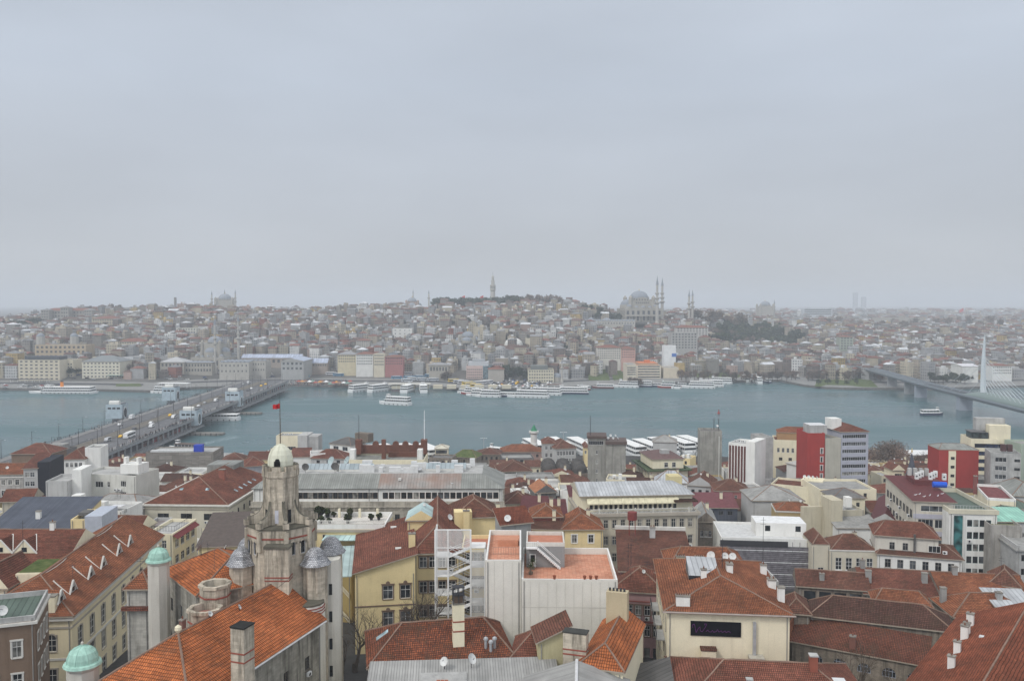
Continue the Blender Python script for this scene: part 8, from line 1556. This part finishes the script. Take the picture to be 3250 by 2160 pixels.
s=nb('red_tower','dark red narrow tower block with white framed stair windows',r4(452,205),r4(606,205),38,12,REDC,('flat',C_GRY),[('S',1,5.6+3.1*k,.8,2.0,wst((.70,.70,.68),0,0,False,TRIM),4.4,6.2) for k in range(6)]);s.box('roof_room',1.5,2,s.H-.7,s.L+1.5,9,s.H+2.6,C_LT,flat((.62,.62,.62)));nb('beige_wall_block','blank beige wall block between red tower and banded office',r4(610,252),r4(748,246),36,12,plaster((.46,.44,.37),.3),('flat',C_GRY));s=nb('banded_office','nine storey bluish office with white window bands and red hipped roof',r4(752,198),r4(990,194),38,14,plaster((.40,.41,.47),.2),('hip',2.2,T_RED,4,4),[('S',1,.9+2.75*k,9.2,1.35,wst((.62,.63,.64),10,0,False),.4,None) for k in range(9)],cap=False);s.box('roof_hut',-1,6,s.H+.3,3,11,s.H+4.2,P_WHT)
nb('white_gable_house','small white house with red roof below the arcade roofed block',r4(268,470),r4(520,532),23,11,P_WHT,('gable',2.4,T_RED,'y'));s=nb('curved_terrace_house','cream house with red roof and curved terrace full of dishes',r4(130,648),r4(572,690),26,12,P_CRM,('flat',T_RED),capm=P_CRM);s.box('round_terrace',s.L*.55,5,s.H-.7,s.L*.98,11,s.H+1.2,P_CRM);[s.dish(s.L*.6+k*1.3,7,s.H+1.2,.5,.5*k) for k in range(4)]
nb('grey_roof_house','wide dull grey hipped roof in the right middle ground',r4(-30,802),r4(415,805),29,14,P_GRY,('hip',3.0,C_GRY));s=nb('ochre_house','ochre house with red roof inside parapet and two windows',r4(172,895),r4(510,908),29.4,9,P_OCH,('hip',1.6,T_OR,3,3),[('S',3,1.3,1.2,1.5,wst((.6,.58,.55),0,0,True))],ov=-.2);s.band(-.2,.3,TRIM,.15)
s=nb('church_like_house','tall cream wall house with sunken grey terrace beside the dark red roof',r4(712,885),r4(952,880),31.4,9,plaster((.50,.46,.36),.6),('flat',C_LT));s.box('tall_wall',-3.0,-3.2,0,-.02,3,s.H+3.4,plaster((.54,.49,.37),.6));s.box('roof_chimney',s.L*.55,3,s.H,s.L*.75,5,s.H+2.6,P_WHT);s.box('long_wall',-8.5,2,0,-3.02,3,s.H+.6,plaster((.54,.49,.37),.6))
nb('grey_flat_house','white walled house with flat grey roof below the cream tall wall',r4(715,1042),r4(1092,1048),28.6,9,P_WHT,('shed',(0,0,1.2,1.2),C_GRY));MAROON=flat((.10,.03,.032),.6,.2);nb('maroon_long_roof','long dark maroon metal roof running beside the lavender office',r4(1010,985),r4(1265,1012),28.5,30,P_GRY,('gable',2.4,MAROON,'y'),cap=False)
for A_,B_,z_,D_,rf,lb in ((r4(560,700),r4(1060,700),27.5,16,('flat',C_GRY),'wide flat grey roof with skylight left of the lavender office'),(r4(680,780),r4(960,780),28,9,('hip',2,C_DK),'dark low roofs in front of the wide flat grey roof'),(r4(985,545),r4(1110,545),17,10,('hip',1.8,T_BRN),'small brown roofed house left of the slate spire'),(r4(1105,580),r4(1200,580),19,10,('flat',C_LT),'pale flat roofed house left of the slate spire'),(r4(1205,535),r4(1300,535),20,8,('gable',2.2,T_RED,'y'),'cream gabled house just left of the slate spire')):nb('small_house',lb,A_,B_,z_,D_,P_CRM,rf,[('S',3,1.2,1.0,1.3,wk)])
s=nb('red_block','windowless dark red block with pale stair strip near the right edge',r4(1612,352),r4(1962,358),32,11,REDC,('hip',1.4,SG,3,3),ov=.1);s.box('cream_strip',s.L*.24,-.35,0,s.L*.42,-.01,s.H-.3,P_CRM);[swin(s,s.L*.29,-.35,s.H-3.4-3.2*k,1.3,1.0,wk) for k in range(5)]
s=nb('banded_office','cream office with dark window bands and roof terrace at the right edge',r4(1892,252),r4(2135,258),33,12,P_CRM,('flat',C_DK),[('S',1,1.9+3.0*k,10.2,1.6,wst((.05,.05,.06),0,0,False,None,'',None,glass((.012,.02,.045))),.6,12.4) for k in range(8)]);s.box('terrace_glass',.8,2,s.H-.7,s.L-3,8,s.H+2.2,glass((.03,.04,.04)));s.box('terrace_roof',.4,1.5,s.H+2.202,s.L-4,8.4,s.H+2.5,flat((.14,.14,.14)));s.box('lift_tower',s.L-2.6,2,0,s.L+5,11,s.H+5,P_CRM);s.box('hut',s.L-6,6,s.H+2.51,s.L+4.4,10,s.H+7.2,C_LT)
s=nb('grey_apartment','grey white apartment block with balconies at the right edge',r4(2068,375),r4(2335,388),32.5,11,C_LT,('flat',C_GRY),[('S',1,1.6+3.05*k,3.6,1.6,ww2,1,5.4) for k in range(7)]+[('S',1,2.0+3.05*k,1.8,1.0,wk,7,9.6) for k in range(7)]);[s.box('water_tank',4+2*k,4,s.H,5.6+2*k,6,s.H+2.4,flat((.08,.04,.04))) for k in range(2)];nb('green_edge_block','tall pale green block cut by the right edge of the view',r4(2335,300),r4(2600,300),33,11,plaster((.36,.42,.34),.3),('flat',C_GRY),[('S',3,1.5+3*k,1.5,1.5,wk) for k in range(7)])
p=ptd(r4(1368,600),292);t=thing('church_spire','slim dark slate spire with golden tip among roofs on the right','spire',(p.x,p.y,gnear(292)));m=MB();m.box(-2,-2,0,2,2,p.z-gnear(292),S_OLD);m.build('tower',t);m=MB();z0=p.z-gnear(292);zt=ptd(r4(1375,375),292).z-gnear(292);m.lathe(0,0,[(2.3,z0+.002),(1.2,z0+(zt-z0)*.4),(.06,zt)],8,flat((.07,.075,.095)),bcap=True);sp_=m.build('spire',t);m=MB();m.lathe(0,0,[(.1,zt-.3),(.25,zt+.4),(.05,zt+1.6)],6,GOLD);m.build('finial',sp_)
nb('white_shed','long low white two storey shed on the near quay behind bare trees',r4(1235,398),r4(1600,404),9,12,FARWHITE,('hip',1.6,flat((.68,.68,.67)),2,2),[('S',12,.8,1.2,1.2,wk),('S',12,3.6,1.2,1.2,wk)],cap=False)
# middle quarter
for A_,B_,z_,D_,wl_,rf,wn,nm,lb in ((r3(792,1058),r3(1148,1056),35,9,P_YEL,('hip',2.8,T_OR,4,.01),[('S',2,1.1,1.15,1.8,wst((.68,.67,.64),1,1,True,P_WHT))],'yellow_house','pale yellow house with orange roof and two white windows behind the terrace'),(r3(525,1052),r3(790,1058),35,8,P_YEL,('shed',(0,0,1.3,1.3),T_BRN),[('S',1,.6,1.0,1.6,ws,3.5,5)],'yellow_house','lower yellow house with brown lean to roof left of the two windowed one'),(r3(525,948),r3(785,946),36.6,8,flat((.24,.075,.06)),('hip',2.0,T_OR,3,3),(),'red_upper_house','red painted upper house with orange roof in the centre'),(r3(560,735),r3(735,728),30,9,C_DK,('gable',2.2,flat((.34,.15,.08),.9,.2),'y'),[('S',2,1.0,1.1,1.4,wk)],'terracotta_gable_house','dark house with white edged terracotta gable terrace'),(r3(640,760),r3(800,757),28.5,8,flat((.02,.02,.022),.9),('flat',C_DK),(),'black_house','black burnt looking house front beside the terracotta gable'),(r3(770,705),r3(925,730),30.5,14,P_WHT,('flat',C_LT),(),'white_flat_house','white flat roofed house left of the cream office'),(r3(285,832),r3(525,830),29,10,P_CRM,('hip',2.4,T_BRN),(),'red_roof_house','brownish red roof with chimneys right of the long pale building'),(r3(425,885),r3(640,890),29.5,9,P_GRY,('shed',(0,0,1.8,1.8),MAROON),(),'maroon_roof_house','maroon metal roof in the middle quarter'),(r3(640,930),r3(825,930),30.5,9,P_GRY,('shed',(0,0,2,2),MAROON),(),'maroon_roof_house','second maroon metal roof nearer the orange roofs'),(r3(370,745),r3(520,740),28,9,P_WHT,('flat',C_LT),(),'white_flat_house','small white terrace roof with chimneys behind the brownish red roof'),(r3(215,1005),r3(268,1003),37,9,P_WHT,('shed',(0,0,1.5,1.5),SDK),[('S',1,1.0,.9,1.6,ws,.1,None)],'grey_roof_house','slim white house with dark ribbed roof beside the yellow block'),(r3(2135,715),r3(2440,722),24,11,plaster((.36,.14,.13),.3),('hip',3,T_BRN),[('S',4,1.2,.9,1.5,wf),('S',4,4.2,.9,1.6,wf)],'brick_pink_house','brick pink house with brown hipped roof right of the cream office'),(r3(1890,665),r3(2120,680),23,12,P_GRY,('gable',3.0,T_BRN,'y'),[('S',3,1.2,1.1,1.5,wk)],'brown_gable_house','dull house with brown gabled roof right of the cream office'),(r3(1962,862),r3(2335,868),25.5,11,SBL,('shed',(0,0,2,2),flat((.15,.055,.06),.7,.2)),[('S',4,.8,1.4,1.2,wk)],'dark_purple_house','dark fronted house with purple red metal roof'),(r3(1975,985),r3(2140,990),29.5,12,S_OLD,('gable',2.4,C_GRY,'y'),[('S',3,2.2,.8,1.6,wf)],'ruined_stone_house','old rubble stone house with grey roof left of the scaffolding'),(r3(1800,420),r3(1915,430),18,9,P_YEL,('flat',C_GRY),[('S',2,1.2,1.0,1.4,wk),('S',2,4.2,1.0,1.4,wk)],'yellow_house','small yellow house right of the green eaved one'),(r3(1590,285),r3(1800,290),13,11,P_GRY,('hip',3,C_GRY),(),'grey_hip_house','grey hipped roof before the moored ferries'),(r3(1175,610),r3(1430,620),21.5,10,P_CRM,('flat',C_LT),[('S',1,1.2,1.2,1.2,wk,5,8)],'cream_terrace_house','cream terrace house with small chimneys in front of the twin concrete tower'),(r3(1610,640),r3(1890,650),31,8,P_WHT,('hip',3.0,SLT,4,4),(),'metal_roof_house','grey metal gabled roof peeking above the cream office'),(r3(870,800),r3(945,800),33,14,P_CRM,('shed',(0,0,1,1),MAROON),(),'narrow_wall_house','narrow cream side wall left of the cream office')):
 s=nb(nm,lb,A_,B_,z_,D_,wl_,rf,wn)
 if rf[0]!='flat':s.chimney(s.L*.7,s.D*.6,s.H+.3,s.H+3.2,.8,.7,P_CRM,2)
 else:[s.box('roof_hut',s.L*.2+k*2.2,3,s.H-.7,s.L*.2+1.2+k*2.2,5,s.H+.8+.5*k,P_WHT) for k in range(2)]
# ---- small roofs filling the blocks between (each its own house), wherever nothing stands yet
def free(x,y,r):return all(max(abs((x-c.x)*math.cos(a)+(y-c.y)*math.sin(a))-l,abs(-(x-c.x)*math.sin(a)+(y-c.y)*math.cos(a))-d)>r for c,l,d,a in FOOT)
rf_=random.Random(9);FC=[('cream',P_CRM),('grey',P_GRY),('white',P_WHT),('dull ochre',P_OCH),('concrete',C_GRY)];FR=[('brown tiled roof',T_BRN,1),('red tiled roof',T_RED,1),('flat grey roof',C_GRY,0),('dark tiled roof',T_DK,1),('flat pale roof',C_LT,0)];fill=[]
y=172.0
while y<442:
 x=-.62*y
 while x<.62*y:
  L,D=rf_.uniform(9,14),rf_.uniform(8,12)
  if free(x,y,5.2) and not (-275<x<-195 and y>400) and not (-75<x<125 and y>418):fill.append((x,y,L,D,rf_.uniform(6.0,8.5)+(2 if 250<y<370 else (-2.2 if y>385 else 0)),rf_.choice(FC),rf_.choices(FR,(3,1.5,3,2,2))[0]));FOOT.append((Vector((x,y,0)),L/2,D/2,0))
  x+=rf_.uniform(9,13)
 y+=12
def near_label(x,y):
 best=min((o for o in NAMED),key=lambda q:(q[1]-x)**2+(q[2]-y)**2);return best
NAMED=[('stone tower',TX,TY),('palazzo',-80,240),('board clad block',-140,375),('long pale building',-35,240),('domed bazaar',-15,350),('twin concrete tower',22,330),('cream office',30,212),('square concrete tower',70,340),('red tower',100,325),('lavender office',100,215),('red block',140,320),('slate spire',108,292),('wide pale apartment',-110,240),('bridge ramp',-190,390),('white shed',140,440),('green eaved house',60,330)]
cnt={};NEARH=[]
for x,y,L,D,h,(cn,cm),(rn,rm,pit) in fill:
 g=gnear(y);b_=near_label(x,y);rel=('right of' if x/y>b_[1]/b_[2] else 'left of') if abs(x-b_[1])>abs(y-b_[2]) else ('behind' if y>b_[2] else 'before')
 s=nb('low_house','x',Vector((x-L/2,y-D/2,g+h)),Vector((x+L/2,y-D/2+rf_.uniform(-1,1),g+h)),g+h,D,cm,('hip',2.2,rm,rf_.choice((None,.01)),None) if pit else ('flat',rm),[('S',3,1.0,1.0,1.4,wk),('S',3,4.0,1.0,1.4,wk)] if y<360 else [('S',3,1.0,1.0,1.4,wk)],world=True,cap=False,group='low houses filling the near quarter');FOOT.pop()
 if pit:s.chimney(L*.7,D*.5,s.H+.5,s.H+3.4,.8,.7,P_CRM,1)
 NEARH.append((f'low {cn} house, {rn}, {rel} the {b_[0]}',x/y,s.root))
byl={}
for l,a,o in NEARH:byl.setdefault(l,[]).append((a,o))
for l,v in byl.items():
 v.sort(key=lambda q:q[0])
 for k,(a,o) in enumerate(v):o['label']=l if len(v)==1 else f'{l}, {ORD[min(k, 9)]}'
# ---- bare trees, lamps, a small minaret on the near side
TW=[twig_mesh('branches',11,TWIG,k,4,.6,.34,4) for k in (1,2)];STK=MB();STK.lathe(0,0,[(.5,-2),(.4,.4),(.3,1.2)],7,BARK);so=STK.build('trunk');STKM=so.data;bpy.data.objects.remove(so)
def ntree(q,d,h,k,label,zb=None):
 p=ptd(q,d);z=gnear(d) if zb is None else zb;t=thing('bare_tree',label,'tree',(p.x,p.y,z),rnd.uniform(0,6));t.scale=(h/11.0,)*3
 for n_,me in (('crown',TW[k%2]),('trunk',STKM)):o=bpy.data.objects.new(n_,me);COL.objects.link(o);o.parent=t
ntree(r6(1690,900),143.5,17.5,0,'large bare tree in front of the white fire escape and yellow school');ntree(r6(1470,900),145,13,1,'bare tree before the yellow gable house windows');ntree(r6(1040,1000),141,13.5,1,'bare tree at the left corner of the yellow gable house');ntree(r6(1185,1000),143,9,0,'smaller bare tree left of the yellow gable house windows');ntree(r6(930,1000),140,9,0,'thin bare tree by the yellow stair wall');ntree(r5(270,1540),104,13,1,'bare tree beside the brown house at the bottom left');ntree(r5(60,1540),101,10,0,'bare tree in front of the brown house at the bottom left corner');ntree(r8(960,1500),122,12,1,'bare tree before the church wall at the bottom right');ntree(r8(1180,1500),121,9,0,'smaller bare tree before the church wall at the bottom right')
for i,(qx,qy,d,h) in enumerate(((1040,470,425,15),(1120,470,420,18),(1190,470,425,20),(1240,470,430,17),(1430,500,420,12),(1490,500,415,13),(1550,500,418,12))):ntree(r4(qx,qy),d,h,i,('tall bare tree right of the banded office' if i<4 else 'bare tree before the white quay shed')+', '+ORD[i if i<4 else i-4])
for i,(qx,d,h) in enumerate(((1120,440,11),(1490,440,12),(540,345,9),(1960,445,9),(560,350,8))):ntree(r3(qx,400),d,h,i,['bare tree behind the twin concrete tower antennas','bare tree before the white ferries right of the twin tower','bare tree left of the domed bazaar','bare tree left of the square concrete tower by the ferries','small bare tree beside the bazaar annex'][i])
for x_,y_,kk in ((.3,430,'green'),(-.02,445,'dark')):pass
along('twiggy',r4,1010,1290,500,425,7,1.35,'right of the banded office by the near quay',8);along('twiggy',r4,1420,1590,540,420,4,.9,'before the white quay shed',6);along('dark',r4,1000,1300,500,415,4,.5,'under the bare trees by the near quay',6)
for qx,lb in ((98,'left'),(800,'right')):p=ptd(r3(qx,380),452);pole([(n_,me) for n_,me in LM],'street_lamp',f'tall quay lamp mast, the {lb} one before the moored ferries','street lamp',(p.x,p.y,2.4),0,None).__class__ if False else None
for qx,yt,lb in ((98,250,'left one near the small pale boat'),(800,198,'right one near the green capped minaret')):
 p=ptd(r3(qx,380),452);zt=ptd(r3(qx,yt),452).z;t=thing('lamp_mast',f'tall quay lamp mast, {lb}','street lamp',(p.x,p.y,2.4));m=MB();m.tube((0,0,0),(0,0,zt-2.4),.2,.12,flat((.4,.4,.4)),6);m.build('post',t)
 for dx in (-1.4,-.5,.5,1.4):m=MB();m.box(dx-.3,-.25,zt-2.5,dx+.3,.25,zt-2.2,flat((.6,.6,.6)));m.build('lamp',t)
p=ptd(r3(540,320),440);zt,z1,z2=(ptd(r3(540,k),440).z-2.4 for k in (128,185,200));t=thing('minaret','short white minaret with green cone cap by the near ferries','minaret',(p.x,p.y,2.4));m=MB();m.lathe(0,0,[(1.9,0),(1.9,z2-6),(1.6,z2-5),(1.7,z2-.8),(2.5,z2),(2.5,z2+.9),(1.5,z2+.92),(1.5,z1)],12,FARWHITE);sh=m.build('shaft',t);m=MB();m.lathe(0,0,[(1.8,z1+.002),(.9,z1+(zt-z1)*.5),(.04,zt)],12,flat((.04,.20,.11)),bcap=True);m.build('spire',sh)
# aerials, cables and gulls' perches: thin things on the roofs
for q,z_,h_,lb in ((r7(1395,600),38.5,6,'thin aerial mast on the pink house roof'),(r5(205,420),42.5,5.5,'thin aerial mast on the dark red school wing'),(r8(60,430),44.2,6,'aerial mast on the orange roof of the sign house')):p=pt(q,z_);t=thing('aerial_mast',lb,'antenna',p);m=MB();m.tube((0,0,-1.2),(0,0,h_),.04,.03,IRON,5);m.tube((-.5,0,h_*.8),(.5,0,h_*.8),.025,.025,IRON,4);m.tube((-.35,0,h_*.92),(.35,0,h_*.92),.025,.025,IRON,4);m.build('mast',t)

# gulls resting on the roofs and wires between the houses
def gull_mesh():
 m=MB();gw,gg=flat((.75,.75,.74),.8),flat((.32,.33,.35),.8);pr=[(-.30,.02,.16),(-.22,.06,.15),(-.05,.11,.17),(.10,.10,.20),(.17,.06,.27),(.22,.065,.32),(.27,.03,.32),(.33,.008,.31)]
 rg=[[(x,r*math.cos(6.2832*i/7),z+r*math.sin(6.2832*i/7)) for i in range(7)] for x,r,z in pr]
 for a,b_ in zip(rg,rg[1:]):
  for i in range(7):m.face([a[i],b_[i],b_[(i+1)%7],a[(i+1)%7]][::-1],gg if i in (1,2) and a[0][0]<.05 else gw)
 for sd in (-1,1):m.tube((.02,sd*.04,0),(.02,sd*.04,.1),.012,.012,flat((.5,.35,.2)),4)
 o=m.build('gull');me=o.data;bpy.data.objects.remove(o);return me
GULL=gull_mesh()
for q,z,lb in [(r4(*c),38.9,'white gull resting on the maroon roof of the lavender office') for c in ((1405,755),(1440,748),(1480,770),(1530,760),(1600,765),(1640,745))]+[(r7(*c),z,'white gull resting on the roofs beside the black sign house') for c,z in (((2085,580),44.6),((1990,880),42.5))]+[(r2(*c),36.9,'white gull on the long pale building roof') for c in ((1560,640),(1900,655),(700,650))]:
 p=pt(q,z);o=bpy.data.objects.new('gull',GULL);COL.objects.link(o);o.location=p;o.rotation_euler.z=rnd.uniform(0,6.28);o.scale=(1.3,)*3;tag(o,lb,'bird',lb.replace('gull','gulls'))
for a,b_,lb in ((ptd(r6(870,880),131),ptd(r6(1330,1330),113.5),'thin sagging wire from the stone tower to the brown roof'),(ptd(r6(890,1080),131),ptd(r6(1190,1440),112.5),'lower thin wire from the stone tower to the grey shed'),(ptd(r5(1890,400),124),ptd(r5(1885,560),117),'cable down to the dish on the octagonal terrace'),(ptd(r6(480,640),119),ptd(r6(10,820),112),'thin cable along the stone wing ridge')):
 m=MB();n=12;P=[a.lerp(b_,k/n)-Vector((0,0,1.0*math.sin(math.pi*k/n))) for k in range(n+1)];[m.tube(x,y,.025,.025,IRON,4) for x,y in zip(P,P[1:])];tag(m.build('cable'),lb,'cable')

for i,(x,y) in enumerate(((1905,560),(1925,548),(1940,535),(1958,548),(1972,562),(1950,520))):p=ptd(r3(x,y),318);vehicle('car',CARC[(0,2,5,3,0,1)[i]][1],(p.x,p.y,gnear(318)+.05),R(40+12*i),f'{CARC[(0, 2, 5, 3, 0, 1)[i]][0]} car parked in the gap left of the square concrete tower, '+ORD[i],'cars parked by the square concrete tower')
